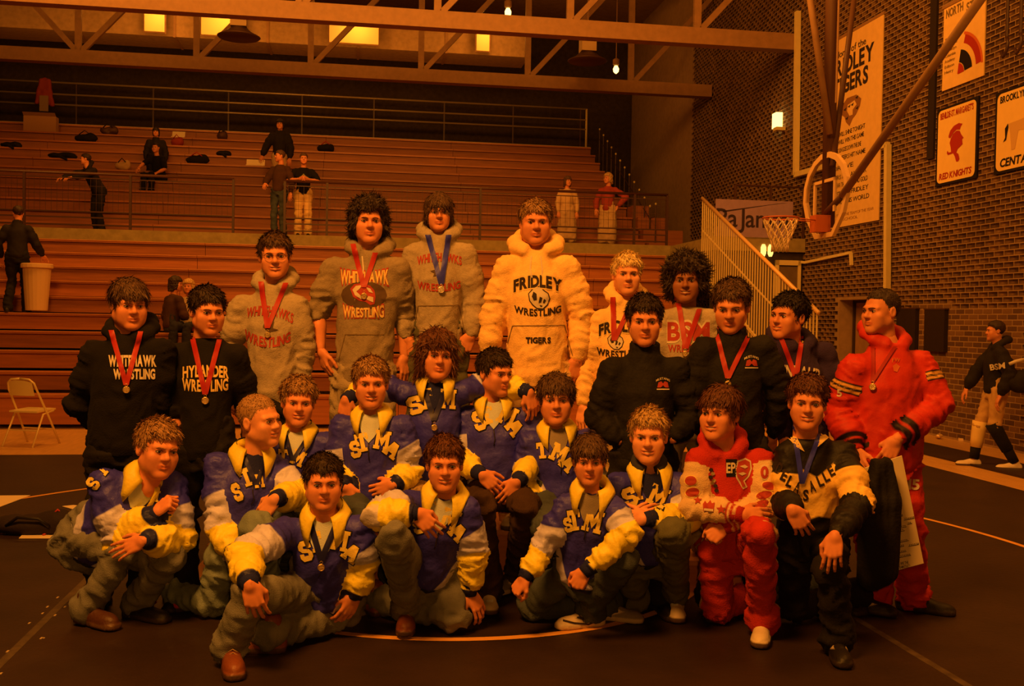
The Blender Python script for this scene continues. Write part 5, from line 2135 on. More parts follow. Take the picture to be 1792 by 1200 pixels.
# --- hanging basketball hoop, board seen from behind at a slant
RIMC = at(1366, 384, 13.0)
ru = RIMC[0] * GC + RIMC[1] * GS
rv = -RIMC[0] * GS + RIMC[1] * GC
BU = ru + .62
hb = empty('basketball_hoop', G(BU, rv, 3.05), GA, 'hanging basketball hoop with fan board and white net in front of the brick wall', 'basketball hoop')
prof = [(-.25, -.30), (.25, -.30), (.52, -.02), (.62, .22), (.60, .42), (.50, .60), (.32, .74), (.12, .81), (-.12, .81), (-.32, .74), (-.50, .60), (-.60, .42), (-.62, .22), (-.52, -.02)]
prof = [(a, b + .06) for a, b in prof]
inner = [(a * .88, (b - .27) * .88 + .27) for a, b in prof]
n = len(prof)
vs = []
for x in (-.025, .025):
    vs += [(x, a, b) for a, b in prof] + [(x, a, b) for a, b in inner]
fs = []
for i in range(n):
    j = (i + 1) % n
    fs += [(i, j, n + j, n + i), (2 * n + i, 3 * n + i, 3 * n + j, 2 * n + j), (i, 2 * n + i, 2 * n + j, j), (n + i, n + j, 3 * n + j, 3 * n + i)]
MB().add(vs, fs).build('board_frame', mat('board_white', (.74, .50, .24), .5), hb)
gl = bpy.data.materials.new('board_glass')
gl.use_nodes = True
b_ = gl.node_tree.nodes['Principled BSDF']
b_.inputs['Base Color'].default_value = (.9, .9, .9, 1)
b_.inputs['Roughness'].default_value = .05
b_.inputs['Transmission Weight'].default_value = 1.0
b_.inputs['IOR'].default_value = 1.05
MB().prism(inner, -.006, .006)
pv = [(x, a, b) for x in (-.005, .005) for a, b in inner]
MB().add(pv, [tuple(range(n)), tuple(range(n, 2 * n))[::-1]] + [(i, n + i, n + (i + 1) % n, (i + 1) % n) for i in range(n)]).build('board_pane', gl, hb)
for a in ((-.30, .08, -.26, .52), (.26, .08, .30, .52), (-.30, .48, .30, .52)):
    MB().box(-.03, .0, a[0], a[2], a[1], a[3]).build('target_line', MATS['board_white'], hb)
MB().box(-.17, .03, -.09, .09, -.17, .05).build('rim_bracket', mat('rim_orange', (.50, .12, .03), .5), hb)
RX = -.62
rim = MB().tube([(RX + .225 * math.cos(a), .225 * math.sin(a), 0) for a in np.linspace(0, 2 * PI, 28, endpoint=False)], .012, 8, closed=True)
rim.tube([(-.17, .07, -.02), (RX + .2, .12, -.01)], .009, 6).tube([(-.17, -.07, -.02), (RX + .2, -.12, -.01)], .009, 6)
rim.build('rim', MATS['rim_orange'], hb, smooth=True)
net = MB()
nn = 12
lev = [(.222, -.01), (.20, -.10), (.165, -.19), (.125, -.28), (.105, -.36), (.11, -.44)]
for k in range(nn):
    for sgn in (1, -1):
        P_ = []
        for i, (r_, z) in enumerate(lev):
            a = 2 * PI * (k + sgn * i * .5) / nn
            P_.append((RX + r_ * math.cos(a), r_ * math.sin(a), z))
        net.tube(P_, .008, 5)
net.build('net', mat('net_cord', (.74, .58, .34), .8), hb, smooth=True)
# hangers: mast and braces up to the roof


def loc_h(px, py, d):
    p = at(px, py, d)
    q = np.array([p[0] * GC + p[1] * GS - BU, -p[0] * GS + p[1] * GC - rv, p[2] - 3.05])
    return tuple(q)


up = lambda a, b, k: tuple(np.array(a) + (np.array(b) - np.array(a)) * k)
md = 13.05
MB().tube([(.07, .06, -.1), loc_h(1456, 0, 12.9), up((.07, .06, -.1), loc_h(1456, 0, 12.9), 1.6)], .085, 10).build('mast', mat('mast_brown', (.11, .05, .025), .5), hb, smooth=True)
a_, b2 = loc_h(1452, 235, 12.9), loc_h(1418, 0, 12.9)
MB().tube([a_, up(a_, b2, 1.8)], .045, 8).build('brace', M_STEEL, hb, smooth=True)
a_, b2 = loc_h(1457, 290, 12.9), loc_h(1492, 20, 13.6)
MB().tube([a_, up(a_, b2, 1.5)], .040, 8).build('brace', MATS['mast_brown'], hb, smooth=True)
a_, b2 = loc_h(1474, 342, 12.6), loc_h(1715, 0, 9.8)
MB().tube([a_, up(a_, b2, 1.25)], .048, 10).build('brace', M_STEEL, hb, smooth=True)
MB().tube([(.02, 0, .1), loc_h(1474, 342, 12.6)], .04, 8).build('brace_foot', MATS['mast_brown'], hb, smooth=True)
MB().tube([loc_h(1468, 0, 12.8), loc_h(1463, 180, 12.8)], .014, 6).build('cable', M_STEEL, hb)

# --- folding chair on the court boards by the bleachers
def folding_chair():
    c = onz(62, 782, 0)
    c2 = onz(20, 776, 0)
    o = empty('folding_chair', tuple(onz(55, 778, -.028)), math.radians(168), 'cream metal folding chair standing alone in front of the bleachers', 'chair')
    m = mat('chair_metal', (.80, .66, .30), .4, metal=.2, spec=.5)
    z = .0
    for s in (-1, 1):
        MB().tube([(s * .235, -.235, 0), (s * .215, -.02, .40), (s * .20, .17, .72), (s * .185, .20, .80), (s * .13, .215, .845), (0, .22, .855)], .0135, 8).build('back_frame', m, o, smooth=True)
        MB().tube([(s * .215, .26, 0), (s * .205, .05, .40), (s * .20, -.16, .43)], .0125, 8).build('rear_leg', m, o, smooth=True)
    st = []
    for x, y, zz in ((-.2, -.2, .44), (.2, -.2, .44), (.2, .16, .425), (-.2, .16, .425)):
        st.append((x, y, zz))
    MB().add([(x, y, zz + k) for k in (0, .02) for x, y, zz in st], [(0, 3, 2, 1), (4, 5, 6, 7), (0, 1, 5, 4), (1, 2, 6, 5), (2, 3, 7, 6), (3, 0, 4, 7)]).build('seat', m, o)
    P_ = []
    for i in range(9):
        x = -.18 + .36 * i / 8
        b = .035 * (1 - (x / .18) ** 2)
        P_.append((x, b))
    vs = [(x, .175 + b, .64) for x, b in P_] + [(x * .92, .212 + b, .835 - .03 * (abs(x) / .18) ** 3) for x, b in P_]
    MB().add(vs, [(i, i + 1, 10 + i, 9 + i) for i in range(8)]).build('backrest', m, o, smooth=True)
    MB().tube([(-.222, -.12, .20), (.222, -.12, .20)], .009, 6).build('stretcher', m, o)
    MB().tube([(-.21, .16, .20), (.21, .16, .20)], .009, 6).build('stretcher', m, o)


folding_chair()

# trash can held by the man on the bleachers
tp = onz(57, 560, NZ + RISE * 4)
i4 = V0 + DRV * 4 + .25
uT, zT = on_v(60, 560, i4 - .1)
tc_ = empty('trash_can', G(uT, i4 + .02, NZ + RISE * 4), GA, 'white plastic trash can carried beside the man in black on the bleachers', 'trash can')
mt = mat('can_white', (.68, .48, .24), .6)
MB().lathe([(.17, 0.04), (.175, .05), (.23, .78), (.25, .79), (.25, .82), (.22, .82), (.16, .08)], (0, 0, .0), 20).build('can', mt, tc_, smooth=False)
MB().lathe([(.252, .76), (.262, .77), (.262, .83), (.25, .84)], (0, 0, 0), 20).build('lid_band', mt, tc_)

# sheets of paper and gear lying on the mat at the left
def sheet(label, pts, m=M_PAPER, name='paper_sheet', z=.004):
    P_ = [onz(x, y, z) for x, y in pts]
    c = np.mean(P_, 0)
    vs = [tuple(p - c + (0, 0, h)) for h in (0, .004) for p in P_]
    k = len(P_)
    o = MB().add(vs, [tuple(range(k)), tuple(range(k, 2 * k))] + [(i, (i + 1) % k, k + (i + 1) % k, k + i) for i in range(k)]).build(name, m, None, tuple(c))
    return tag(o, label, 'paper')


sheet('large pale poster lying on the mat at the left edge', [(-60, 868), (53, 867), (0, 887), (-60, 910)])
sheet('pale paper corner beside the crouching boy at the left', [(109, 886), (129, 884), (160, 888), (127, 891)])
sheet('pale paper strip under the dark gear on the mat', [(40, 935), (122, 935), (118, 942), (33, 942)])
gp = onz(70, 934, 0)
gb = empty('gear_bag', tuple(gp), 0, 'dark gear bag lying on the mat behind the crouching boy', 'bag')
f = Field((-.42, -.2, 0), (.32, .2, .25), .012)
f.ell((-.1, 0, .07), (.30, .12, .075), k=0)
f.ell((.12, .02, .09), (.16, .12, .09), k=.04)
V, Q = f.mesh()
V[:, 2] = np.maximum(V[:, 2], .006)
V += vnormals(V, Q) * (.008 * vnoise(V * 14, 3))[:, None]
link('sack', mesh_np('sack', V, [Q], mat('bag_dark', (.02, .012, .012), .8, bump=.4, bscale=40)), gb)
MB().tube([(-.2, -.11, .08), (-.1, -.14, .15), (.05, -.13, .14), (.12, -.11, .08)], .012, 6).build('strap', M_SIGNB, gb, smooth=True)
hp_ = onz(100, 934, 0)
hg = empty('headgear', tuple(hp_), .5, 'red wrestling headgear resting on the dark gear at the left', 'headgear')
for s_, nm in ((-1, 'ear_cup'), (1, 'ear_cup')):
    MB().tube([(s_ * .035 + 0, -.02 + .045 * math.cos(a), .10 + .055 * math.sin(a)) for a in np.linspace(0, 2 * PI, 14, endpoint=False)], .014, 7, closed=True).build(nm, mat('gear_red', (.5, .06, .03), .5), hg, smooth=True)
MB().tube([(-.035, -.02, .15), (0, -.04, .19), (.035, -.02, .15)], .009, 6).build('head_strap', M_SIGNR, hg, smooth=True)
MB().tube([(-.035, -.02, .05), (-.08, -.04, .02), (-.1, -.06, .012)], .009, 6).build('chin_strap', M_SIGNR, hg, smooth=True)

# bottles and wrappers along the foot of the wall
rs = random.Random(2)
bl_ = ['clear bottle lying nearest the man in red by the wall', 'upright green bottle at the foot of the brick wall', 'crumpled pale wrapper beside the green bottle', 'white food tray on the boards below the wall', 'second white food tray on the boards, behind the first', 'orange snack box on the boards by the walking man']
for kk, (x, y, sort) in enumerate(((1632, 757, 'bottle'), (1653, 764, 'bottle'), (1643, 768, 'wrap'), (1687, 771, 'tray'), (1692, 764, 'tray'), (1710, 768, 'box'))):
    p = onz(x, y, -.028)
    o = empty({'bottle': 'drink_bottle', 'wrap': 'food_wrapper', 'tray': 'food_tray', 'box': 'snack_box'}[sort], tuple(p), GA + .3 * kk, bl_[kk], {'bottle': 'bottle', 'wrap': 'wrapper', 'tray': 'tray', 'box': 'box'}[sort])
    if sort == 'bottle':
        mm = mat('bottle_green', (.12, .12, .04), .25, spec=.6) if kk == 1 else mat('bottle_clear', (.45, .33, .2), .2, spec=.6)
        MB().lathe([(.030, 0), (.034, .01), (.034, .13), (.014, .18), (.013, .20)], (0, 0, 0), 12).build('bottle_body', mm, o, smooth=True)
        MB().lathe([(.015, .20), (.016, .205), (.016, .225), (.01, .228)], (0, 0, 0), 10).build('bottle_cap', M_CREAM, o)
    elif sort == 'wrap':
        f = Field((-.09, -.06, 0), (.09, .06, .09), .009)
        f.ell((0, 0, .04), (.07, .045, .035), k=0)
        V, Q = f.mesh()
        V += vnormals(V, Q) * (.016 * vnoise(V * 40, 2))[:, None]
        V[:, 2] = np.maximum(V[:, 2], 0)
        link('wrapper_foil', mesh_np('wrapper_foil', V, [Q], mat('foil', (.7, .5, .25), .3, metal=.3), False), o)
    elif sort == 'tray':
        MB().box(-.11, .11, -.07, .07, 0, .006).box(-.11, -.104, -.07, .07, 0, .045).box(.104, .11, -.07, .07, 0, .045).box(-.11, .11, -.07, -.064, 0, .045).box(-.11, .11, .064, .07, 0, .045).build('tray_shell', mat('foam_pale', (.75, .55, .3), .6), o)
        MB().lathe([(.04, .006), (.05, .03), (.03, .055)], (.02, 0, 0), 9).build('food_scrap', mat('food_tan', (.5, .26, .1), .8), o)
    else:
        MB().box(-.07, .07, -.045, .045, 0, .09).build('carton', mat('box_orange', (.55, .22, .06), .6), o)
        MB().box(-.07, .07, -.048, -.045, .05, .12).build('flap', MATS['box_orange'], o)
# bags and coats lying about on the upper seats
stuff = [(20, 248, 'coat', 'dark coat heap on the seats at the far left', M_BLACKC, .55), (150, 242, 'bag', 'black bag left of the bending man on the upper seats', M_BLACKC, .62), (190, 236, 'bag', 'dark patterned bag beside the black bag', MATS['reflector_dark'], .5), (345, 278, 'bag', 'black and red bag right of the sitting man', M_BLACKC, .62), (392, 262, 'coat', 'small dark coat hung over an upper seat', M_BLACKC, .42), (310, 245, 'bag', 'small red bag above the sitting man', mat('bag_red', (.3, .04, .02), .8), .35), (312, 238, 'paper', 'white folded paper above the small red bag', M_PAPER, .35), (447, 285, 'paper', 'white paper pad on the seat near the tall man in black', M_PAPER, .48), (570, 257, 'bag', 'dark bag with red piping right of the two leaning men', M_BLACKC, .5), (388, 240, 'bag', 'small dark bag above the hung coat', MATS['reflector_dark'], .3), (72, 222, 'box', 'tan cardboard box under the red jacket', mat('carton_tan', (.40, .22, .09), .8), .85), (215, 292, 'bag', 'round tan bag beside the sitting man', mat('bag_tan', (.5, .33, .16), .8), .4), (110, 268, 'coat', 'flat dark coat left of the bending man', M_BLACKC, .75)]
for kk, (x, y, sort, lab, m, w_) in enumerate(stuff):
    best = None
    for i in range(NU):
        v, z = VU + DU * i + .15, ZU + RU * i
        u, zz = on_v(x, y + 6, v)
        if best is None or abs(zz - z) < best[0]:
            best = (abs(zz - z), u, v, z)
    _, u, v, z = best
    o = empty({'coat': 'coat', 'bag': 'sports_bag', 'paper': 'paper_pad', 'box': 'cardboard_box'}[sort], G(u, v, z), GA, lab, {'coat': 'coat', 'bag': 'bag', 'paper': 'paper', 'box': 'box'}[sort])
    if sort in ('coat', 'bag'):
        hh_ = .16 if sort == 'coat' else .24
        f = Field((-w_ / 2 - .05, -.2, 0), (w_ / 2 + .05, .2, hh_ + .1), .024)
        f.ell((0, 0, hh_ * .45), (w_ / 2, .13, hh_ * .5), k=0)
        f.ell((w_ * .2, .02, hh_ * .6), (w_ / 4, .12, hh_ * .5), k=.05)
        V, Q = f.mesh()
        V += vnormals(V, Q) * (.025 * vnoise(V * 9, kk))[:, None]
        V[:, 2] = np.maximum(V[:, 2], .002)
        link('cloth_heap' if sort == 'coat' else 'bag_body', mesh_np('bag_body', V, [Q], m), o)
        if sort == 'bag':
            MB().tube([(-w_ * .25, -.08, hh_ * .8), (0, -.12, hh_ * 1.25), (w_ * .25, -.08, hh_ * .8)], .014, 6).build('strap', M_SIGNR if 'red' in lab else M_SIGNB, o, smooth=True)
        else:
            MB().tube([(-w_ * .4, -.1, .06), (-w_ * .1, -.14, .05), (w_ * .2, -.15, -.04)], .045, 7, r2=.03).build('coat_sleeve', m, o, smooth=True)
    elif sort == 'paper':
        MB().box(-w_ / 2, w_ / 2, -.12, .02, 0, .03).add([(-w_ / 2, .02, 0), (w_ / 2, .02, 0), (w_ / 2, .10, .20), (-w_ / 2, .10, .20)], [(0, 1, 2, 3)]).build('sheets', m, o)
    else:
        MB().box(-w_ / 2, w_ / 2, -.13, .13, 0, .42).build('carton', m, o)
        MB().add([(-w_ / 2, -.13, .42), (w_ / 2, -.13, .42), (w_ / 2, -.24, .50), (-w_ / 2, -.24, .50)], [(0, 1, 2, 3)]).build('flap', m, o)
# red jacket hung over the back rail
u, z = on_v(78, 165, vt + .22)
rj = empty('hung_jacket', G(u, vt + .24, z - .5), GA, 'red jacket hung over the bright back rail at the left', 'jacket')
f = Field((-.3, -.12, -.1), (.3, .12, 1.1), .022)
f.ell((0, 0, .55), (.18, .07, .45), k=0)
f.cap((-.1, 0, .9), (-.22, 0, .25), .06, k=.04)
f.cap((.1, 0, .9), (.2, 0, .2), .06, k=.04)
V, Q = f.mesh()
V += vnormals(V, Q) * (.02 * vnoise(V * 9, 3))[:, None]
link('jacket_cloth', mesh_np('jacket_cloth', V, [Q], mat('jacket_red', (.32, .045, .025), .8)), rj)
MB().box(-.12, .12, -.09, -.05, .0, .45).build('lining', mat('lining_tan', (.3, .2, .1), .8), rj)
# low award steps behind the seated boys, on which the back row stands
st = empty('award_steps', (0.0, 6.36, 0), 0, 'wooden award steps that the back row stands on, mostly hidden', 'steps')
for x0, x1, hh_ in ((-1.85, -1.24, .25), (-1.23, -.72, .40), (-.71, -.20, .58), (-.19, .44, .37), (.45, 1.5, .20)):
    MB().box(x0, x1, -.25, .75, 0, hh_ - .03).build('step_block', M_BENCH, st)
    MB().box(x0 - .005, x1 + .005, -.27, .77, hh_ - .03, hh_).build('step_top', M_NOSE, st)
sb = empty('sitting_bench', (-.15, 5.98, 0), 0, 'wooden bench under the boy with clasped hands, mostly hidden', 'bench')
MB().box(-.62, .48, -.17, .17, .54, .58).build('seat', M_BENCHD, sb)
for x in (-.55, .40):
    MB().box(x - .03, x + .03, -.15, .15, 0, .54).build('leg', M_BENCHD, sb)
# ------------------------------------------------------------------ the team: pose given by joints (x, y in the picture, depth)
M_PRW = mat('print_white', (.66, .58, .46), .8)
M_PRY = mat('print_cream', (.80, .58, .20), .8)
M_PRR = mat('print_red', (.42, .05, .03), .8)
M_PRK = mat('print_black', (.03, .018, .012), .8)
M_PRB = mat('print_brown', (.10, .06, .035), .8)
RG = 'red ribbon medals'


def slab(rec, ch, cx, cy, w, h, rot):
    V, T = poly_tris(SLAB[ch])
    tot = V[:, 0].max()
    c = V.copy()
    c[:, 0] = (c[:, 0] / tot - .5) * 1.14 + .5
    c[:, 1] = (c[:, 1] - .5) * 1.12 + .5
    print_on(rec, 'letter_edge', place2d(c, cx, cy, w, h, rot, 0, 1.0), T, M_LETTEROUT, .003)
    print_on(rec, 'letter', place2d(V, cx, cy, w, h, rot, 0, tot), T, M_LETTER, .0065)


def stm(rec, *L):
    for ch, *a in L:
        slab(rec, ch, *a)


def paw(rec, cx, cy, s, rot=0):
    """round pale emblem with dark openings."""
    a = math.radians(rot)
    P_ = lambda pts: [(cx + (x * math.cos(a) - y * math.sin(a)) * s, cy + (x * math.sin(a) + y * math.cos(a)) * s) for x, y in pts]
    shape(rec, [P_([(-.55, -.9), (-.1, -1.05), (.35, -.75), (.75, -.55), (1.0, -.1), (.9, .5), (.55, .95), (0, 1.0), (-.45, .75), (-.8, .4), (-1.0, -.2)])], M_PRK, off=.002)
    shape(rec, [P_([(-.50, -.8), (-.1, -.95), (.30, -.65), (.68, -.48), (.88, -.1), (.80, .45), (.50, .85), (0, .9), (-.40, .66), (-.72, .35), (-.9, -.2)])], M_PRW)
    for q in ([(-.55, -.45), (-.25, -.3), (-.15, .2), (-.4, .3), (-.62, 0)], [(.05, -.1), (.3, -.05), (.25, .35), (.05, .45)], [(.45, .0), (.65, .1), (.55, .4), (.4, .35)], [(.15, .6), (.45, .62), (.3, .76)]):
        shape(rec, [P_(q)], M_PRK, off=.007)


def strip(rec, pl, w, m, name):
    for a, b in zip(pl[:-1], pl[1:]):
        a, b = np.array(a, float), np.array(b, float)
        n = np.array((-(b - a)[1], (b - a)[0]))
        n = n / np.linalg.norm(n) * w / 2
        shape(rec, [[tuple(a - n), tuple(b - n), tuple(b + n), tuple(a + n)]], m, name, off=.004)


def seam(rec, *pls):
    for pl in pls:
        strip(rec, pl, 1.3, mat('seam_thread', (.22, .15, .07), .9), 'pocket_seam')


def string(rec, *pls):
    for pl in pls:
        strip(rec, pl, 2.2, M_PRW, 'drawstring')


# ---- back row, left to right
p = person('boy in black hoodie with white two-line print and hands behind back, far left', 5.6, 1.03, (226, 534, 85), (226, 586), (214, 775), [(160, 612), (136, 705, .05), (178, 752, .26)], [(290, 608), (280, 700, .05), (232, 752, .26)],
           top='hood_black', legs='black_red', shoes='black', hair=('fringe', 'brown'), skin=0, yaw=14, pitch=-4, hood=1.05, bulk=1.2, build=1.12, fat=1.10)
letters(p, 'WHITEHAWK', 232, 631, 84, 19, M_PRW, bold=.045)
letters(p, 'WRESTLING', 235, 654, 73, 17, M_PRW, bold=.045)
medal(p, 'medal on red ribbon over the black hoodie with two white lines', [(195, 578), (221, 674), (246, 580)], M_RIBRED, (221, 682), dm=M_MEDAL, r=.019)
p = person('boy in black tee with cream arched print, beside the black hoodie', 5.7, .99, (363, 545, 82), (363, 592), (362, 785), [(308, 614), (300, 715, .02), (312, 790, -.03), (316, 815)], [(418, 616), (436, 712, .10), (432, 790, .2)],
           top='tee_black', legs='black', shoes='black', hair=('short', 'dark'), yaw=18, pitch=-5, sleeve=1.0, bulk=1.18)
letters(p, 'HYLANDER', 360, 650, 80, 20, M_PRY, arc=3, bold=.035)
letters(p, 'WRESTLING', 359, 673, 80, 20, M_PRY, arc=-3, bold=.035)
medal(p, 'medal on red ribbon over the black tee', [(337, 588), (359, 690), (385, 588)], M_RIBRED, (359, 701), r=.020)
p = person('smiling boy with spectacles in grey hoodie with red arched print', 6.2, 1.03, (481, 449, 78), (480, 500), (478, 690), [(418, 532), (402, 612, .02), (410, 690, .05)], [(523, 532), (532, 612, .03), (524, 690, .0)],
           top='hood_grey', legs='black', shoes='black', hair=('short', 'brown'), mouth='smile', yaw=0, pitch=-2, tilt=-2, hood=1.0, bulk=1.25, base=.25, glasses=True)
letters(p, 'WHITEHAWKS', 473, 548, 82, 17, M_PRR, rot=7, arc=9, bold=.03)
letters(p, 'WRESTLING', 468, 592, 80, 17, M_PRR, rot=3, arc=-13, bold=.04)
shape(p, [[(462, 566), (472, 572), (480, 562), (477, 574), (488, 577), (474, 580), (466, 586), (468, 577), (460, 572)]], M_PRB)
medal(p, 'medal on red ribbon over grey hoodie of the boy with spectacles', [(457, 493), (468, 574), (500, 495)], M_RIBRED, (468, 586), r=.018)
p = person('tall curly-haired boy in dark grey hoodie with hawk head print and pushed-up sleeves', 6.3, 1.08, (645, 389, 78), (646, 440), (637, 652), [(580, 466), (556, 545, .02), (562, 615, -.05), (574, 662)], [(700, 466), (706, 550, .10), (708, 625, .06), (712, 662)],
           top='hood_dgrey', legs='sweat_grey', shoes='grey', hair=('curl', 'dark'), yaw=5, hood=1.05, bulk=1.25, base=.40, sleeve=1.05, thick=.03, handA=('relax', (-.8, .4, .2)))
letters(p, 'WHITEHAWK', 638, 484, 84, 18, M_PRY, bold=.03, taper=.5, outline=M_PRR)
shape(p, [ellp(637, 516, 40, 24)], M_PRB, off=.003)
shape(p, [[(613, 505), (620, 497), (634, 495), (648, 500), (655, 508), (657, 520), (655, 532), (648, 534), (640, 528), (628, 526), (618, 519)]], M_PRR, off=.005)
shape(p, [[(617, 507), (623, 500), (634, 499), (630, 505), (624, 510), (632, 518), (640, 522), (632, 523), (622, 517)], [(640, 502), (648, 505), (653, 513), (646, 511)], [(645, 518), (653, 520), (653, 529), (646, 526), (641, 523)]], M_PRW, off=.008)
letters(p, 'WRESTLING', 636, 545, 71, 16, M_PRY, bold=.03, arc=-3, taper=.4, outline=M_PRR)
string(p, [(634, 448), (636, 470), (635, 480)])
seam(p, [(604, 585), (672, 585)], [(604, 585), (592, 632)])
medal(p, 'medal on red ribbon over hawk head print', [(618, 427), (637, 503), (657, 442)], M_RIBRED, (637, 518), r=.020)
p = person('tall boy with bowl haircut in grey hoodie with blue ribbon medal', 6.4, 1.05, (768, 374, 64), (768, 413), (768, 612), [(722, 440), (703, 530, .02), (711, 592, -.04), (714, 622)], [(819, 440), (832, 530, .02), (824, 588, -.06), (812, 614)],
           top='hood_grey', legs='olive', shoes='grey', hair=('bowl', 'brown'), yaw=2, hood=1.0, bulk=1.22, base=.58, handB=('fist', (.2, .9, .3)))
letters(p, 'WHITEHAWKS', 769, 453, 78, 15, M_PRR, arc=7, bold=.03)
letters(p, 'WRESTLING', 768, 500, 75, 13, M_PRR, arc=-6, bold=.035)
seam(p, [(732, 535), (803, 534)], [(732, 535), (722, 585)], [(803, 534), (814, 583)])
shape(p, [[(753, 474), (764, 471), (768, 476), (780, 478), (776, 483), (766, 481), (758, 484), (760, 478)]], M_PRB)
medal(p, 'medal on blue ribbon over grey hoodie in the back row', [(749, 411), (772, 497), (785, 411)], M_RIBBLUE, (772, 507), dm=M_MEDALW, r=.021)
p = person('big boy in cream hoodie with black arched print, no medal', 6.3, 1.12, (937, 390, 78), (938, 438), (940, 655), [(884, 464), (863, 560, .02), (853, 622, -.02), (850, 655)], [(996, 464), (1020, 555, .02), (1010, 630, -.04), (1002, 664)],
           top='hood_white', legs='sweat_cream', shoes='white', hair=('short', 'sandy'), yaw=4, pitch=-3, hood=1.15, bulk=1.35, build=1.2, fat=1.12, base=.37, handB=('relax', (.3, .9, .1)))
letters(p, 'FRIDLEY', 941, 496, 84, 20, M_PRK, arc=9, bold=.05, outline=M_PRY)
paw(p, 943, 521, 20, 10)
seam(p, [(897, 570), (988, 569)], [(897, 570), (882, 622)], [(988, 569), (1002, 622)])
string(p, [(930, 448), (928, 470), (931, 486)], [(946, 448), (949, 474), (947, 484)])
letters(p, 'WRESTLING', 941, 543, 82, 12, M_PRK, arc=-7, bold=.035)
letters(p, 'TIGERS', 942, 595, 44, 10, M_PRK, bold=.05)
p = person('white-blond boy in cream hoodie behind the black jacket', 6.3, 1.0, (1097, 481, 72), (1096, 525), (1085, 735), [(1046, 556), (1028, 645, .02), (1020, 712, -.05)], [(1146, 556), (1160, 645, .05), (1150, 715, .02)],
           top='hood_white', legs='sweat_cream', shoes='white', hair=('short', 'white'), yaw=6, hood=1.0, bulk=1.22, base=.20, skin=3)
letters(p, 'FRIDLEY', 1086, 574, 76, 19, M_PRK, arc=8, bold=.05, outline=M_PRY)
paw(p, 1077, 597, 15, 10)
letters(p, 'WRESTLING', 1083, 616, 78, 12, M_PRK, arc=-7, bold=.035)
medal(p, 'medal on red ribbon over cream hoodie of white-blond boy', [(1073, 520), (1075, 596), (1108, 524)], M_RIBRED, None)
p = person('boy with bushy afro hair in light grey sweatshirt with red letters', 6.3, 1.0, (1201, 492, 76), (1203, 538), (1200, 735), [(1160, 556), (1146, 640, .02), (1150, 710, 0)], [(1246, 554), (1262, 640, .05), (1258, 710, .02)],
           top='sweat_grey', legs='sweat_grey', shoes='white', hair=('afro', 'dark'), mouth='smile', skin=2, yaw=-3, bulk=1.2, base=.20)
letters(p, 'BSM', 1205, 579, 74, 32, M_PRR, bold=.03, outline=M_PRW)
letters(p, 'WRESTLING', 1206, 609, 74, 13, M_PRR, bold=.02)
medal(p, 'medal on red ribbon over light grey sweatshirt of boy with afro', [(1188, 530), (1200, 610), (1229, 525)], M_RIBRED, (1199, 619), r=.018)
p = person('dark-haired boy in black jacket with hands in pockets, second row', 5.7, 1.03, (1128, 562, 86), (1128, 618), (1125, 800), [(1068, 642), (1047, 728, .02), (1082, 772, -.08), (1100, 778)], [(1190, 642), (1212, 724, .02), (1176, 770, -.08), (1160, 778)],
           top='coach', legs='black', shoes='black', hair=('short', 'dark'), yaw=3, pitch=-3, bulk=1.2, handA=(None, None), handB=(None, None))


def crest(rec, cx, cy, k):
    letters(rec, 'MUSTANG', cx, cy - 8 * k, 24 * k, 4 * k, M_PRW, arc=4 * k, bold=.02)
    shape(rec, [[(cx - 10 * k, cy + 6 * k), (cx - 8 * k, cy - 3 * k), (cx - 3 * k, cy - 5 * k), (cx, cy - 1 * k), (cx + 3 * k, cy - 5 * k), (cx + 8 * k, cy - 3 * k), (cx + 10 * k, cy + 6 * k), (cx + 4 * k, cy + 6 * k), (cx, cy + 2 * k), (cx - 4 * k, cy + 6 * k)]], M_PRR)
    shape(rec, [[(cx - 11 * k, cy + 8 * k), (cx + 11 * k, cy + 8 * k), (cx + 11 * k, cy + 10 * k), (cx - 11 * k, cy + 10 * k)]], M_PRW)


crest(p, 1160, 672, 1.0)
p = person('boy in black jacket with medal looking down, right of the afro', 5.7, 1.0, (1280, 536, 88), (1281, 592), (1288, 785), [(1228, 606), (1214, 696, .02), (1232, 765, .10)], [(1338, 604), (1366, 690, .02), (1352, 765, .12)],
           top='coach', legs='black', shoes='black', hair=('short', 'brown'), yaw=-6, pitch=-14, bulk=1.22)
crest(p, 1315, 634, 1.05)
medal(p, 'medal on red ribbon over black jacket of the boy looking down', [(1254, 583), (1274, 662), (1312, 582)], M_RIBRED, (1274, 672), r=.019)
p = person('dark-haired boy in navy hoodie with white letters, looking left beside the man in red', 6.0, 1.0, (1380, 554, 80), (1391, 603), (1408, 795), [(1356, 612, -.05), (1350, 700, .0), (1372, 770, -.12)], [(1446, 610, .08), (1466, 695, .06), (1448, 728, -.16), (1440, 718)],
           top='hood_navy', legs='jeans_dark', shoes='black', hair=('short', 'black'), mouth='smile', yaw=-38, pitch=2, tilt=4, hood=1.05, bulk=1.18, skin=0)
letters(p, 'CENTAUR', 1395, 651, 84, 20, M_PRW, rot=6, arc=3, bold=.03)
medal(p, 'medal on red ribbon over navy hoodie', [(1367, 592), (1393, 662), (1403, 588)], M_RIBRED, None)
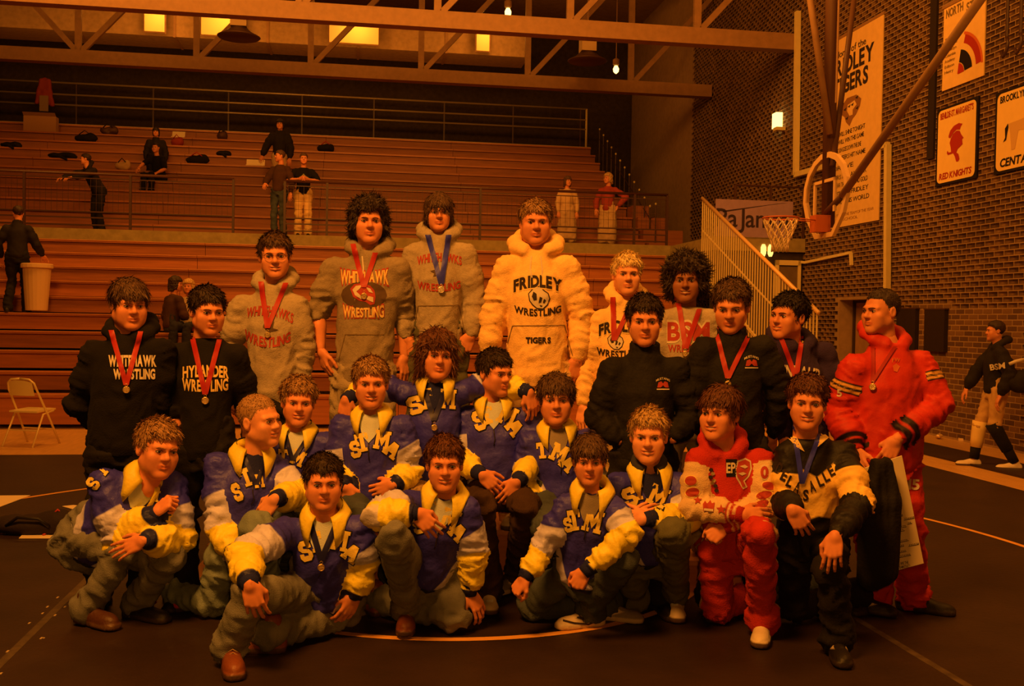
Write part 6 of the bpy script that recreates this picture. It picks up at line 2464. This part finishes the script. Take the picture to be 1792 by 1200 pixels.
p = person('tall man in red tracksuit with striped sleeves, looking left, holding a poster', 5.65, 1.08, (1541, 545, 78), (1553, 600), (1548, 800), [(1490, 640, -.06), (1470, 720, .0), (1496, 790, -.16)], [(1613, 632, .06), (1636, 708, -.02), (1568, 770, -.19), (1549, 808)],
           top='track_red', legs='track_red', shoes='black', hair=('buzz', 'dark'), yaw=-46, pitch=0, hood=.95, bulk=1.2, build=1.12, LA=[(1528, 935, -.02), (1532, 1040, 'z', .09)], LB=[(1590, 935, .0), (1597, 1040, 'z', .09)], footA=(1515, 1062, .03), footB=(1626, 1062, .03), handB=('drape', (.3, .9, .4)), handA=('relax', None))
p_red = p
letters(p, '5', 1469, 687, 9, 13, M_PRW)
letters(p, 'FW', 1568, 630, 14, 7, MATS['sign_orange'], arc=2)
shape(p, [[(1562, 640), (1568, 636), (1575, 641), (1570, 651), (1564, 649)]], MATS['sign_orange'])
medal(p, 'small medal on red ribbon over the red tracksuit', [(1528, 604), (1527, 668), (1566, 606)], mat('ribbon_dark_red', (.36, .02, .012), .6), (1527, 677), r=.019, w=7)
lb = bvh_of(*p['legs'])
V_, T_, t_ = text_tris('15', .035)
print_on(p, 'lettering', place2d(V_, 1599, 847, 20, 18, 3, 0, t_), T_, M_PRW, .005, 5, lb, p['root'])

# ---- kneeling and sitting rows
p = person('boy with dark shaggy hair in blue jacket, arms round both neighbours', 5.85, 1.0, (765, 624, 82), (763, 672), (756, 850), [(706, 682), (652, 676, .12), (606, 698, -.10), (599, 750)], [(816, 680), (866, 668, .14), (926, 686, -.06), (940, 728)],
           legs='plaid', shoes='grey', hair=('shag', 'auburn'), yaw=10, pitch=3, tilt=4, LA=[(735, 880, -.35), (735, 960, 'z', .1)], LB=[(790, 880, -.35), (790, 960, 'z', .1)], handA=('drape', (-.2, .8, .5)), handB=('drape', (.2, .8, .5)), tee='navy')
stm(p, ('S', 726, 709, 28, 32, -14), ('T', 745, 698, 24, 36, -8), ('M', 784, 698, 28, 34, 5))
medal(p, 'medal on navy ribbon over blue jacket of the boy with shaggy hair', [(744, 684), (759, 736), (779, 684)], M_RIBNAVY, (760, 748), r=.018)
p = person('light-haired boy in blue jacket with an arm laid on his shoulder', 5.62, 1.0, (649, 671, 86), (651, 728), (652, 868), [(596, 742), (590, 828, .0), (604, 850, -.14), (616, 886)], [(708, 742), (718, 826, .0), (690, 848, -.16), (664, 858)],
           legs='jeans_dark', shoes='grey', hair=('short', 'sandy'), mouth='smile', yaw=2, LA=[(625, 915, -.36), (632, 1010, 'z', .1)], LB=[(690, 915, -.36), (684, 1010, 'z', .1)], skin=0, bulk=1.05)
stm(p, ('S', 622, 786, 18, 30, -12), ('T', 634, 774, 23, 32, -12), ('M', 669, 770, 28, 33, 10), ('A', 686, 787, 26, 27, 38))
p = person('boy sitting with clasped hands in blue jacket and brown corduroys', 5.9, 1.0, (867, 653, 78), (864, 706), (866, 850), [(814, 724), (798, 800, -.02), (842, 830, -.30), (884, 866)], [(932, 724), (938, 798, -.02), (906, 842, -.30), (886, 872)],
           legs='cord', shoes=('white', 'grey'), hair=('short', 'dark'), mouth='closed', yaw=38, pitch=-3, LA=[(842, 888, -.40), (855, 1030, 'z', .10)], LB=[(922, 888, -.40), (905, 1005, 'z', .10)], footA=(857, 1062, .03), footB=(884, 1030, .03), handA=('relax', (-.4, .8, .5)), handB=('relax', (.4, .8, .5)))
stm(p, ('S', 838, 736, 20, 35, -20), ('T', 851, 725, 25, 35, -18), ('M', 888, 727, 32, 34, 25), ('A', 900, 748, 26, 27, 52))
p = person('brown-haired boy in blue jacket and grey tee, right of the clasped hands', 5.8, 1.0, (973, 700, 86), (974, 752), (984, 868), [(924, 768), (914, 845, .02), (934, 878, -.14)], [(1030, 766), (1044, 842, -.02), (972, 878, '-'), (954, 902)],
           legs='jeans_dark', shoes='grey', hair=('fringe', 'brown'), yaw=2, pitch=2, LA=[(955, 920, -.36), (950, 1010, 'z', .1)], LB=[(1010, 920, -.36), (1010, 1010, 'z', .1)], tee='grey')
stm(p, ('T', 949, 788, 20, 28, -5), ('M', 979, 793, 30, 31, 24), ('A', 993, 812, 24, 24, 45))
p = person('curly sandy boy smiling in blue jacket, behind the big boy in front', 5.75, .97, (522, 704, 82), (522, 758), (525, 880), [(474, 772), (464, 850, .02), (480, 900, -.1)], [(570, 770), (580, 848, .02), (560, 890, -.12)],
           legs='jeans_dark', shoes='grey', hair=('short', 'sandy'), mouth='smile', yaw=4, pitch=0, tilt=3, LA=[(500, 920, -.36), (505, 1000, 'z', .1)], LB=[(550, 920, -.36), (550, 1000, 'z', .1)], thick=.018, tuft=.011)
stm(p, ('T', 496, 799, 18, 26, 4), ('M', 522, 801, 22, 27, 24))
medal(p, 'navy ribbon over blue jacket of curly sandy boy', [(500, 760), (512, 806), (541, 760)], M_RIBNAVY, None, w=8)
p = person('buzz-cut boy in blue jacket turned right and laughing', 5.45, 1.05, (455, 736, 90), (440, 796), (425, 965), [(376, 808, -.04), (388, 928, -.12), (412, 968, -.26), (430, 985)], [(484, 812, .08), (520, 868, -.06), (482, 872, '-'), (452, 908)],
           legs='jeans_light', shoes=('red', 'black'), hair=('buzz', 'sandy'), mouth='smile', yaw=48, pitch=3, tilt=-4, LA=[(372, 1052, 'z', .09), (310, 1040, 'z', .08)], LB=[(450, 925, -.42), (470, 1040, 'z', .1)], footA=(290, 1018, .06), handB=('drape', (-.2, .9, .5)), skin=3, tee='navy', build=1.08, bulk=1.08)
stm(p, ('S', 415, 861, 16, 32, -22), ('T', 431, 835, 21, 32, -20), ('M', 453, 838, 17, 30, -8))
medal(p, 'navy ribbon over blue jacket of the buzz-cut boy', [(428, 800), (448, 848), (468, 800)], M_RIBNAVY, None, w=8)
p = person('boy crouching at the left end in blue jacket with folded arms', 5.35, 1.03, (276, 786, 98), (255, 838), (158, 945, .15), [(182, 842, -.05), (212, 945, '-'), (272, 896, '-'), (292, 880)], [(304, 846, .06), (310, 942, .0), (252, 946, '-'), (200, 966)],
           legs='jeans', shoes=('boot_dark', 'black'), hair=('short', 'sandy'), mouth='closed', yaw=24, pitch=-2, tilt=8, LA=[(214, 965, -.10), (155, 1060, 'z', .10)], LB=[(296, 975, -.08), (240, 1052, 'z', .09)], footA=(185, 1090, .03), footB=(262, 1075, .03), handA=('fist', (-.2, .6, .8)), handB=('flat', (.0, .9, .5)), tee='white', build=1.12, bulk=1.4)
stm(p, ('S', 163, 846, 16, 24, -55), ('T', 178, 822, 16, 24, -50), ('M', 268, 866, 24, 20, 15))
p = person('big dark-haired boy sitting in front in blue jacket and leather boots', 5.05, 1.07, (566, 844, 92), (570, 902), (572, 1035, .18), [(498, 926), (428, 972, '-'), (437, 1022, '-'), (446, 1060)], [(628, 922), (636, 985, .05), (622, 1042, .05), (612, 1062)],
           legs='jeans', shoes=('boot', 'boot'), hair=('short', 'dark'), mouth='closed', yaw=3, fat=1.12, build=1.15, LA=[(438, 1040, -.42), (404, 1128, 'z', .10)], LB=[(608, 1072, 'z', .10), (470, 1108, 'z', .09)], footA=(408, 1168, .03), footB=(430, 1112, .08), handA=('drape', (-.1, .9, .4)), tee='white', bulk=1.12)
stm(p, ('S', 535, 964, 22, 36, -15), ('T', 552, 948, 23, 36, -10), ('M', 594, 945, 34, 36, 12), ('A', 615, 968, 28, 30, 35))
medal(p, 'medal on navy ribbon over blue jacket of the big boy in front', [(541, 905), (562, 980), (594, 903)], M_RIBNAVY, (562, 993), r=.018, w=11)
p = person('smiling boy kneeling in front in blue jacket, forearm on raised knee', 5.2, 1.03, (778, 812, 92), (778, 866), (752, 1000, .16), [(716, 876), (662, 898, '-'), (728, 898, -.30), (762, 930)], [(820, 886), (828, 968, .06), (822, 1036, .10), (834, 1056)],
           legs='jeans', shoes=('boot', 'boot'), hair=('short', 'auburn'), mouth='smile', yaw=2, LA=[(688, 940, -.34), (712, 1062, 'z', .11)], LB=[(795, 1078, 'z', .09), (655, 1045, 'z', .09)], footA=(710, 1100, .03), footB=(632, 1040, .06), handA=('drape', (-.2, .9, .4)), tee='white', bulk=1.08)
stm(p, ('S', 732, 920, 18, 28, -15), ('T', 756, 888, 18, 26, -10), ('M', 788, 908, 32, 35, 22), ('A', 801, 931, 28, 28, 45))
p = person('slim boy sitting cross-legged in blue jacket with white trainers', 5.2, .96, (1031, 806, 82), (1036, 858), (1016, 1002, .16), [(988, 880, .03), (948, 965, .02), (918, 1010, -.06), (904, 1030)], [(1074, 882, -.02), (1100, 935, -.14), (1024, 1000, '-'), (1008, 1026)],
           legs='jeans_dark', shoes=('grey', 'sneaker'), hair=('fringe', 'brown'), yaw=2, pitch=-1, LA=[(930, 1060, 'z', .08), (1062, 1055, 'z', .09)], LB=[(1094, 975, -.10), (1034, 1066, 'z', .09)], footA=(1084, 1070, .05), footB=(990, 1090, .03), handA=('fist', (-.6, .6, .3)), handB=('fist', (0, .9, .3)), tee='grey')
stm(p, ('S', 994, 918, 15, 26, -12), ('T', 1005, 910, 22, 36, -8), ('M', 1038, 912, 34, 38, 15))
p = person('blond boy kneeling in blue jacket over a navy hood, forearm on knee', 5.45, 1.03, (1135, 763, 92), (1136, 824), (1136, 965, .1), [(1078, 842), (1070, 915, .0), (1104, 910, -.2), (1118, 904)], [(1192, 842), (1202, 905, -.1), (1130, 908, '-'), (1112, 906)],
           legs='olive', shoes=('black', 'white'), hair=('short', 'blond'), mouth='smile', yaw=-2, LA=[(1110, 1045, 'z', .09), (1150, 1020, 'z', .09)], LB=[(1180, 930, -.36), (1182, 1042, 'z', .10)], footA=(1170, 1010, .05), footB=(1184, 1074, .03), tee='navy', skin=3, collarx=1)
stm(p, ('S', 1102, 870, 24, 35, -22), ('T', 1117, 858, 19, 33, -12), ('M', 1152, 868, 34, 36, 25))
V_, T_, t_ = text_tris('21', .03)
print_on(p, 'lettering', place2d(V_, 1136, 892, 20, 20, -10, 0, t_), T_, M_PRK, .004)
hm_ = M_NAVY
mb = MB()
ring = []
for a in np.radians(np.linspace(25, 335, 14)):
    ring.append(p['nk'] + p['F'] * math.cos(a) * .070 + p['X'] * math.sin(a) * .076 + p['U'] * (.052 - .028 * math.cos(a)) - p['org'])
mb.tube(ring, .026, 10)
mb.build('inner_hood', mat('hood_slate', (.035, .035, .05), .95, bump=.4, bscale=130), p['root'], smooth=True)
p = person('brown-haired boy kneeling in red letterman jacket with cream sleeves, looking left', 5.34, 1.03, (1260, 724, 92), (1268, 784), (1282, 955, .1), [(1218, 800), (1214, 888, -.05), (1298, 900, '-'), (1338, 902)], [(1336, 802), (1346, 880, -.10), (1268, 922, '-'), (1240, 944)],
           top='letterman', legs='red', shoes=('black', 'white'), hair=('fringe', 'auburn'), mouth='smile', yaw=-26, pitch=3, hood=.9, LA=[(1256, 1062, 'z', .09), (1330, 1035, 'z', .10)], LB=[(1330, 935, -.36), (1334, 1082, 'z', .10)], footA=(1352, 1048, .05), footB=(1332, 1112, .03), handA=('relax', (0, .9, .4)), handB=('fist', (0, .9, .4)), skin=0, bulk=1.05)
letters(p, '0', 1338, 826, 14, 20, M_PRR, outline=M_PRW, bold=.05)
for (x, y, rx, ry, ro) in ((1209, 841, 10, 8, 0), (1212, 861, 12, 8, -10), (1346, 850, 12, 7, 10), (1337, 866, 14, 7, -15), (1333, 882, 13, 7, -20)):
    shape(p, [ellp(x, y, rx + 2, ry + 2, ro)], M_PRY, off=.003)
    shape(p, [ellp(x, y, rx, ry, ro)], M_PRR, off=.006)
for (x, y, r_) in ((1221, 875, 8), (1262, 891, 9)):
    star = [(x + (r_ if i % 2 == 0 else r_ * .42) * math.sin(PI * i / 5), y - (r_ if i % 2 == 0 else r_ * .42) * math.cos(PI * i / 5)) for i in range(10)]
    shape(p, [star], M_PRR, off=.006)
shape(p, [[(1230, 882), (1234, 876), (1238, 881), (1243, 875), (1246, 881), (1251, 879), (1249, 896), (1231, 894)]], M_PRR, off=.006)
shape(p, [[(1232, 889), (1249, 891), (1249, 895), (1232, 893)]], M_PRW, off=.009)
shape(p, [[(1290, 806), (1304, 801), (1314, 806), (1316, 820), (1311, 834), (1303, 842), (1308, 852), (1300, 856), (1294, 846), (1288, 836), (1286, 822)]], M_PRW, off=.003)
shape(p, [[(1292, 808), (1304, 804), (1312, 808), (1313, 820), (1308, 832), (1300, 840), (1304, 850), (1299, 852), (1295, 842), (1290, 834), (1288, 822)]], M_PRR, off=.006)
for q in ([(1294, 816), (1303, 813), (1309, 817), (1303, 820)], [(1291, 828), (1300, 826), (1306, 829), (1298, 832)]):
    shape(p, [q], M_PRW, off=.009)
shape(p, [[(1270, 803), (1290, 803), (1288, 834), (1271, 834)]], M_BLACKC, off=.003)
letters(p, 'EP', 1279, 818, 16, 18, M_PRW, bold=.03, off=.007)
for k_, (x, y) in enumerate(((1244, 822), (1247, 829), (1243, 835), (1249, 841), (1252, 850), (1246, 845), (1254, 858))):
    shape(p, [ellp(x, y, 4, 3.4)], M_MEDAL if k_ % 2 else M_PRK, 'pin', off=.009)
p = person('smiling boy kneeling in black pullover with gold chest band and blue ribbon', 5.25, 1.03, (1413, 705, 92), (1416, 764), (1418, 950, .12), [(1376, 790), (1374, 880, -.05), (1386, 892, '-'), (1404, 922)], [(1480, 788), (1502, 880, -.18), (1461, 938, -.44), (1457, 978, -.47)],
           top='dls', legs='black', shoes=('black_stripe', 'black_stripe'), hair=('short', 'auburn'), mouth='smile', yaw=2, tilt=2, LA=[(1386, 1062, 'z', .09), (1500, 1040, 'z', .10)], LB=[(1456, 1000, -.33), (1464, 1112, 'z', .10)], footA=(1545, 1062, .05), footB=(1470, 1148, .03), handA=('drape', (0, .9, .3)), handB=('drape', (0, .9, .5)), bulk=1.0, thick=.018)
for ch, x, y, ro in (('D', 1364, 819, 25), ('E', 1373, 831, 25), ('L', 1383, 842, 25), ('A', 1395, 852, 20), ('S', 1410, 866, 0), ('A', 1421, 850, -15), ('L', 1435, 841, -22), ('L', 1445, 833, -25), ('E', 1454, 823, -28)):
    letters(p, ch, x, y, 10, 19, M_PRK, rot=ro, bold=.04)
# cream collar flaps of the pullover
for pg in ([(1380, 768), (1388, 757), (1398, 772), (1408, 790), (1394, 782)], [(1438, 756), (1452, 745), (1474, 752), (1482, 760), (1450, 766), (1430, 782)]):
    shape(p, [pg], M_PRY, 'collar', off=.010)
medal(p, 'blue ribbon over black pullover with gold band', [(1392, 768), (1403, 846), (1438, 748)], M_RIBBLUE, None, w=9)

# poster and black garment held by the man in red
pp = at(1540, 900, 5.36)
po = empty('poster_board', tuple(pp), 0, 'white wrestling bracket poster held by the man in red', 'poster')


def prel(x, y, d):
    return at(x, y, d) - pp


cs = [prel(1503, 822, 5.36), prel(1578, 797, 5.36), prel(1616, 985, 5.40), prel(1560, 1000, 5.40), prel(1508, 1008, 5.40)]
n_ = unit(np.cross(cs[1] - cs[0], cs[3] - cs[0]))
if n_ @ (CAM - pp) < 0:
    n_ = -n_
vs = [c + n_ * .004 for c in cs] + [c - n_ * .004 for c in cs]
MB().add(vs, [(0, 1, 2, 3, 4), (9, 8, 7, 6, 5)] + [(i, 5 + i, 5 + (i + 1) % 5, (i + 1) % 5) for i in range(5)]).build('board', M_PAPER, po)
ink = MB()


def onb(x, y):
    r = ray(x, y)
    c0 = cs[0] + pp + n_ * .0055
    return CAM + r * (((c0 - CAM) @ n_) / (r @ n_)) - pp


rs = random.Random(9)
for (x, y, w_) in ((1568, 866, 8), (1572, 886, 7), (1568, 905, 12), (1582, 910, 18), (1588, 917, 8), (1570, 925, 16), (1575, 930, 8), (1570, 950, 20), (1590, 956, 18), (1570, 968, 16), (1572, 976, 22), (1570, 958, 12), (1513, 828, 14), (1512, 840, 12), (1514, 850, 14)):
    a = onb(x, y)
    b = onb(x + w_, y - w_ * .22)
    ink.beam(a, b, .002, .003)
    for k in range(int(w_ / 3)):
        q = onb(x + k * 3 + 1, y - 2 - k * .6 - rs.random() * 1.5)
        q2 = onb(x + k * 3 + 2.4, y - 3.4 - k * .6)
        ink.beam(q, q2, .002, .003)
ink.build('bracket_writing', M_INK, po)
bvp = BVHTree.FromPolygons([tuple(c + pp + n_ * .004) for c in cs], [(0, 1, 2, 3, 4)])
for tx_, x, y in (('WE ARE THE', 1579, 985), ('TEAM STATE', 1582, 991)):
    V_, T_, t_ = text_tris(tx_, .02)
    print_on(None, 'lettering', place2d(V_, x, y, 21, 5, -9, 0, t_), T_, M_INK, .004, 8, bvp, po, pp)
# black jacket hanging from his hand
hj = empty('held_jacket', tuple(at(1540, 900, 5.26)), 0, 'black jacket hanging from the hand of the man in red', 'jacket')
oj = np.array(hj.location)
tops, bots = at(1540, 812, 5.28), at(1537, 1028, 5.30)
f = Field(np.minimum(tops, bots) - .2, np.maximum(tops, bots) + .2, .011)
f.cap(at(1537, 812, 5.28), at(1526, 880, 5.28), .035, .055, k=.02)
f.cap(at(1552, 812, 5.28), at(1556, 880, 5.28), .032, .050, k=.02)
f.cap(at(1526, 880, 5.28), at(1524, 1010, 5.30), .060, .066, k=.03)
f.cap(at(1556, 880, 5.28), at(1548, 1000, 5.30), .055, .066, k=.03)
V, Q = f.mesh()
V += vnormals(V, Q) * (.010 * (1 - 2 * np.abs(vnoise(V * np.array((22, 22, 4)), 3))))[:, None]
link('jacket_cloth', mesh_np('jacket_cloth', V - oj, [Q], top_mat('coach')), hj)
MB().tube([at(1521, 896, 5.20) - oj, at(1531, 897, 5.19) - oj], .006, 6).build('label_tab', mat('label_orange', (.6, .25, .1), .7), hj)


# ---- people on the bleachers and by the wall
def proj(p):
    q = np.asarray(p, float) - CAM
    d = q @ _f
    return CX + FPX * (q @ CR) / d, CY - FPX * (q @ CU) / d, d


def bg(label, px, v, base, S=1.0, yaw=0, hyaw=None, sit=False, lean=0.0, armA=None, armB=None, hair=('short', 'dark'), top='tee_black', legs='black', shoes='black', skin=0, u=None, sleeve=None, group=None, skirt=None, hood=None, stride=0.0, pitch=0, mouth='closed', tup=0.0, bulk=1.1, fy=None, hand='relax'):
    """standing or sitting figure at gym depth v; yaw 0 faces the camera, 90 faces picture right, 180 away."""
    r = ray(px, 500)
    n = np.array([-GS, GC, 0])
    P0 = CAM + r * (v / (r @ n))
    P0[2] = base
    toc = CAM - P0
    toc[2] = 0
    toc = unit(toc)
    rt = np.cross((0, 0, 1.0), toc)
    a = math.radians(yaw)
    F = toc * math.cos(a) + rt * math.sin(a)
    R = np.cross(F, (0, 0, 1.0))           # person's right
    Z = np.array((0, 0, 1.0))
    hipz = .95 * S if not sit else .12 * S
    o = P0 + Z * hipz
    tb = unit(Z + F * lean)
    nk = o + tb * .52 * S
    d0 = proj(nk)[2]

    def j(p):
        x, y, d = proj(p)
        return (x, y, d - d0)
    shA, shB = nk - tb * .06 * S + R * .185 * S, nk - tb * .06 * S - R * .185 * S

    def arm(sh, s, spec):
        e, w = spec or ((.06, .0, -.29), (.05, .08, -.54))
        mk = lambda q: sh + R * s * q[0] * S + F * q[1] * S + Z * q[2] * S
        return [j(sh), j(mk(e)), j(mk(w))]
    A, B = arm(shA, 1, armA), arm(shB, -1, armB)
    hc = nk + (Z * .6 + tb * .4) * .185 * S + F * .03 * S
    hx, hy, hd = proj(hc)
    hpx = .236 * S * FPX / hd
    if sit:
        kA, kB = o + F * .42 * S + R * .12 * S + Z * tup, o + F * .42 * S - R * .12 * S + Z * tup
        LA = [j(kA), j(np.array([kA[0], kA[1], base - .28 * S]) + F * .03)]
        LB = [j(kB), j(np.array([kB[0], kB[1], base - .28 * S]) + F * .03)]
    else:
        LA = [j(P0 + R * .10 + F * (.05 + stride * .5) + Z * .50 * S), j(P0 + R * .11 + F * stride + Z * .09)]
        LB = [j(P0 - R * .10 + F * (.05 - stride * .1) + Z * .50 * S), j(P0 - R * .11 - F * stride + Z * .09)]
    pr = person(label, d0, S, (hx, hy, hpx, hd - d0), j(nk), j(o), A, B, top=top, legs=legs, shoes=None, hair=hair, mouth=mouth, skin=skin, LA=LA, LB=LB, yaw=yaw if hyaw is None else hyaw, pitch=pitch, coarse=True, detail=False, sleeve=sleeve, skirt=skirt, hood=hood, bulk=bulk, group=group, handA=(hand, tuple(F @ np.stack([rt, toc, Z], 1) + np.array((0, 0, .3)))), handB=(hand, tuple(F @ np.stack([rt, toc, Z], 1) + np.array((0, 0, .3)))))
    # plain shoes
    root = pr['root']
    for s in (1, -1):
        an = pr['legs']
    SV, SQ, so, st = get_shoe(shoes, True)
    for L_ in (LA, LB):
        anp = at(L_[1][0], L_[1][1], d0 + L_[1][2])
        M = np.stack([F, np.cross(Z, F), Z], 1) * S
        me = mesh_np('shoe', SV @ M.T + anp - Z * .09 * S - pr['org'], [SQ], shoe_mat(shoes), True, {'sole': so, 'stripe': st})
        link('shoe', me, root)
    return pr


rowv = lambda i: V0 + DRV * i + .38
rowz = lambda i: NZ + RISE * i
uv = lambda i: VU + DU * i + .30
uz = lambda i: ZU + RU * i
bg('man in black carrying a trash can, seen from behind on the lower bleachers', 30, V0 + DRV * 4 + .2, rowz(4), 1.02, yaw=165, hyaw=190, top='dark_jacket', legs='black', stride=.14, armA=((.10, .05, -.28), (.16, .22, -.44)), armB=((.12, .0, -.28), (.10, .15, -.5)))
bg('woman in a red-brown top sitting with her back turned, dark hair', 300, V0 + DRV * 3 + .3, rowz(3), 1.0, yaw=120, hyaw=75, sit=True, top='brown_shirt', legs='navy', hair=('shag', 'dark'), lean=.1, armA=((.06, .05, -.28), (.02, .25, -.38)), bulk=1.25)
bg('person with pale hair in tan top half hidden behind the boy in the tee', 331, V0 + DRV * 3 + .3, rowz(3), .95, yaw=-20, sit=True, top='tan_top', legs='navy', hair=('shag', 'blond'))
bg('man in black bending forward at the left deck rail', 172, VU - 1.1, 3.37, 1.0, yaw=-60, hyaw=-95, lean=.55, top='dark_jacket', legs='black', armA=((.05, .28, -.12), (.02, .50, -.20)), armB=((.05, .25, -.15), (.0, .5, -.22)), hood=.9)
bg('boy in black tee sitting sideways on the upper bleachers with arm stretched out', 278, uv(4), uz(4), 1.05, yaw=-40, hyaw=-30, sit=True, lean=.2, top='tee_black', legs='black', sleeve=.8, armA=((.05, .22, -.16), (.0, .44, -.30)), armB=((.08, .05, -.28), (.0, .25, -.4)), hair=('short', 'black'))
bg('man in dark cap sitting behind the boy with the stretched arm', 271, uv(6), uz(6), 1.0, yaw=-5, sit=True, top='dark_jacket', legs='black', hair=('bowl', 'black'), bulk=1.2)
bg('tall man in long black jacket standing high on the upper bleachers', 487, uv(3), uz(3), 1.1, yaw=-5, hyaw=-8, top='dark_jacket', legs='cream', hair=('bowl', 'black'), bulk=1.35, armA=((.12, .02, -.28), (.2, .08, -.5)))
bg('man leaning at the end of the right deck rail, head turned left', 487, VG + .32, 3.40, 1.04, yaw=-30, hyaw=-70, top='brown_shirt', legs='jeans_dark', hair=('short', 'brown'), lean=-.05, armA=((.05, .12, -.26), (.0, .28, -.36)), armB=((.1, .0, -.29), (.12, .1, -.54)))
q = bg('boy in dark tee leaning on the right deck rail with folded hands', 529, VG + .42, 3.40, 1.02, yaw=0, lean=.12, top='tee_black', legs='sweat_cream', sleeve=.8, hair=('short', 'brown'), armA=((.14, .10, -.24), (-.10, .32, -.22)), armB=((.14, .10, -.24), (-.10, .32, -.22)))
x_, y_, d_ = proj(q['nk'] + q['F'] * .13 - q['U'] * .2)
shape(q, [[(x_ - 9, y_ + 1), (x_ - 3, y_ - 2), (x_, y_ - 6), (x_ + 3, y_ - 2), (x_ + 9, y_ + 1), (x_ + 4, y_ + 4), (x_ + 6, y_ + 9), (x_, y_ + 6), (x_ - 6, y_ + 9), (x_ - 4, y_ + 4)]], mat('print_olive', (.25, .22, .08), .8), off=.02)
bg('woman in cream coat standing behind the right deck rail', 990, VG + 1.0, 3.37, .93, yaw=12, hyaw=25, top='cream_coat', legs='cream', hair=('shag', 'brown'), bulk=1.15, skirt=True)
bg('fair-haired woman in red top and pale skirt with hand on hip', 1061, VG + 1.4, 3.37, 1.03, yaw=-20, hyaw=-40, top='red_shirt', legs='cream', hair=('shag', 'blond'), skirt=True, armA=((.10, .0, -.28), (.05, .15, -.48)), armB=((.24, -.04, -.20), (.06, .02, -.42)))
# walking man by the wall
q = bg('man in dark hooded jacket and tan shorts walking left along the brick wall', 1748, 10.95, -.03, 1.0, yaw=-75, hyaw=-70, top='dark_jacket', legs='shorts', shoes='white', hair=('short', 'dark'), hood=1.0, bulk=1.3, stride=.20, armA=((.05, .16, -.25), (.05, .28, -.48)), armB=((.08, -.08, -.27), (.06, .02, -.52)))
x_, y_, d_ = proj(q['nk'] - q['U'] * .22 + q['toc'] * .2)
letters(q, 'BSM', x_ + 2, y_ + 2, 26, 10, M_PRW, rot=-8, bold=.03, off=.03)
MBk = MB()
lw = q['legs']
o_ = empty('shoulder_bag', tuple(at(1786, 668, d_ - .1)), 0, 'dark bag with pale strap at the side of the walking man', 'bag')
ob_ = np.array(o_.location)
f = Field(np.array((-.22, -.2, -.2)), np.array((.22, .2, .2)), .018)
f.ell((0, 0, 0), (.18, .13, .14), k=0)
V, Q = f.mesh()
V += vnormals(V, Q) * (.02 * vnoise(V * 10, 1))[:, None]
link('bag_body', mesh_np('bag_body', V, [Q], top_mat('dark_jacket')), o_)
MB().tube([at(1766, 637, d_ - .22) - ob_, at(1778, 632, d_ - .25) - ob_, at(1795, 628, d_ - .2) - ob_], .022, 6).build('strap', M_PRW, o_, smooth=True)

for l_, c_ in ((q['lA'], M_PRY), (q['lB'], M_BLACKC)):
    k0 = l_[1] + (l_[1] - l_[2]) * .12 - q['org']
    k1 = l_[1] * .35 + l_[2] * .65 - q['org']
    MB().tube([k0, (k0 * 2 + k1) / 3, (k0 + k1 * 2) / 3, k1], .088, 12, r2=.070).build('knee_sleeve', c_, q['root'], smooth=True)
    k2 = l_[2] - q['org']
    MB().tube([k1, (k1 + k2) / 2, k2], .062, 12, r2=.055).build('sock', M_BLACKC, q['root'], smooth=True)
# flash glints of the trainers' reflectors, painted as white patches
M_GLINT = mat('reflector_glint', (.95, .95, .95), .4, spec=.8)
for frag, px_ in (('clasped hands', [(852, 1050), (863, 1049), (863, 1054), (851, 1054)]), ('blond boy kneeling', [(1174, 1053), (1186, 1052), (1187, 1060), (1176, 1061)]), ('blond boy kneeling', [(1163, 1049), (1167, 1047), (1167, 1058), (1163, 1059)])):
    r_ = [x for x in PEOPLE if frag in x['label']][0]
    for V_, Q_ in r_['shoes']:
        T2, T3 = poly_tris([px_])
        print_on(r_, 'reflector', T2, T3, M_GLINT, .004, 5, bvh_of(V_, Q_), r_['root'])
r_ = [x for x in PEOPLE if 'cross-legged' in x['label']][0]
for V_, Q_ in r_['shoes'][1:]:
    b_ = bvh_of(V_, Q_)
    for pl in ([(985, 1085), (1005, 1090), (1030, 1092), (1050, 1084)], [(1002, 1066), (1012, 1074), (1022, 1088)], [(1018, 1062), (1026, 1072), (1034, 1086)], [(1034, 1060), (1040, 1070), (1046, 1080)]):
        for a_, c_ in zip(pl[:-1], pl[1:]):
            T2, T3 = poly_tris([[(a_[0], a_[1] - 1.6), (c_[0], c_[1] - 1.6), (c_[0], c_[1] + 1.6), (a_[0], a_[1] + 1.6)]])
            print_on(r_, 'shoe_trim', T2, T3, M_PRK, .004, 5, b_, r_['root'])
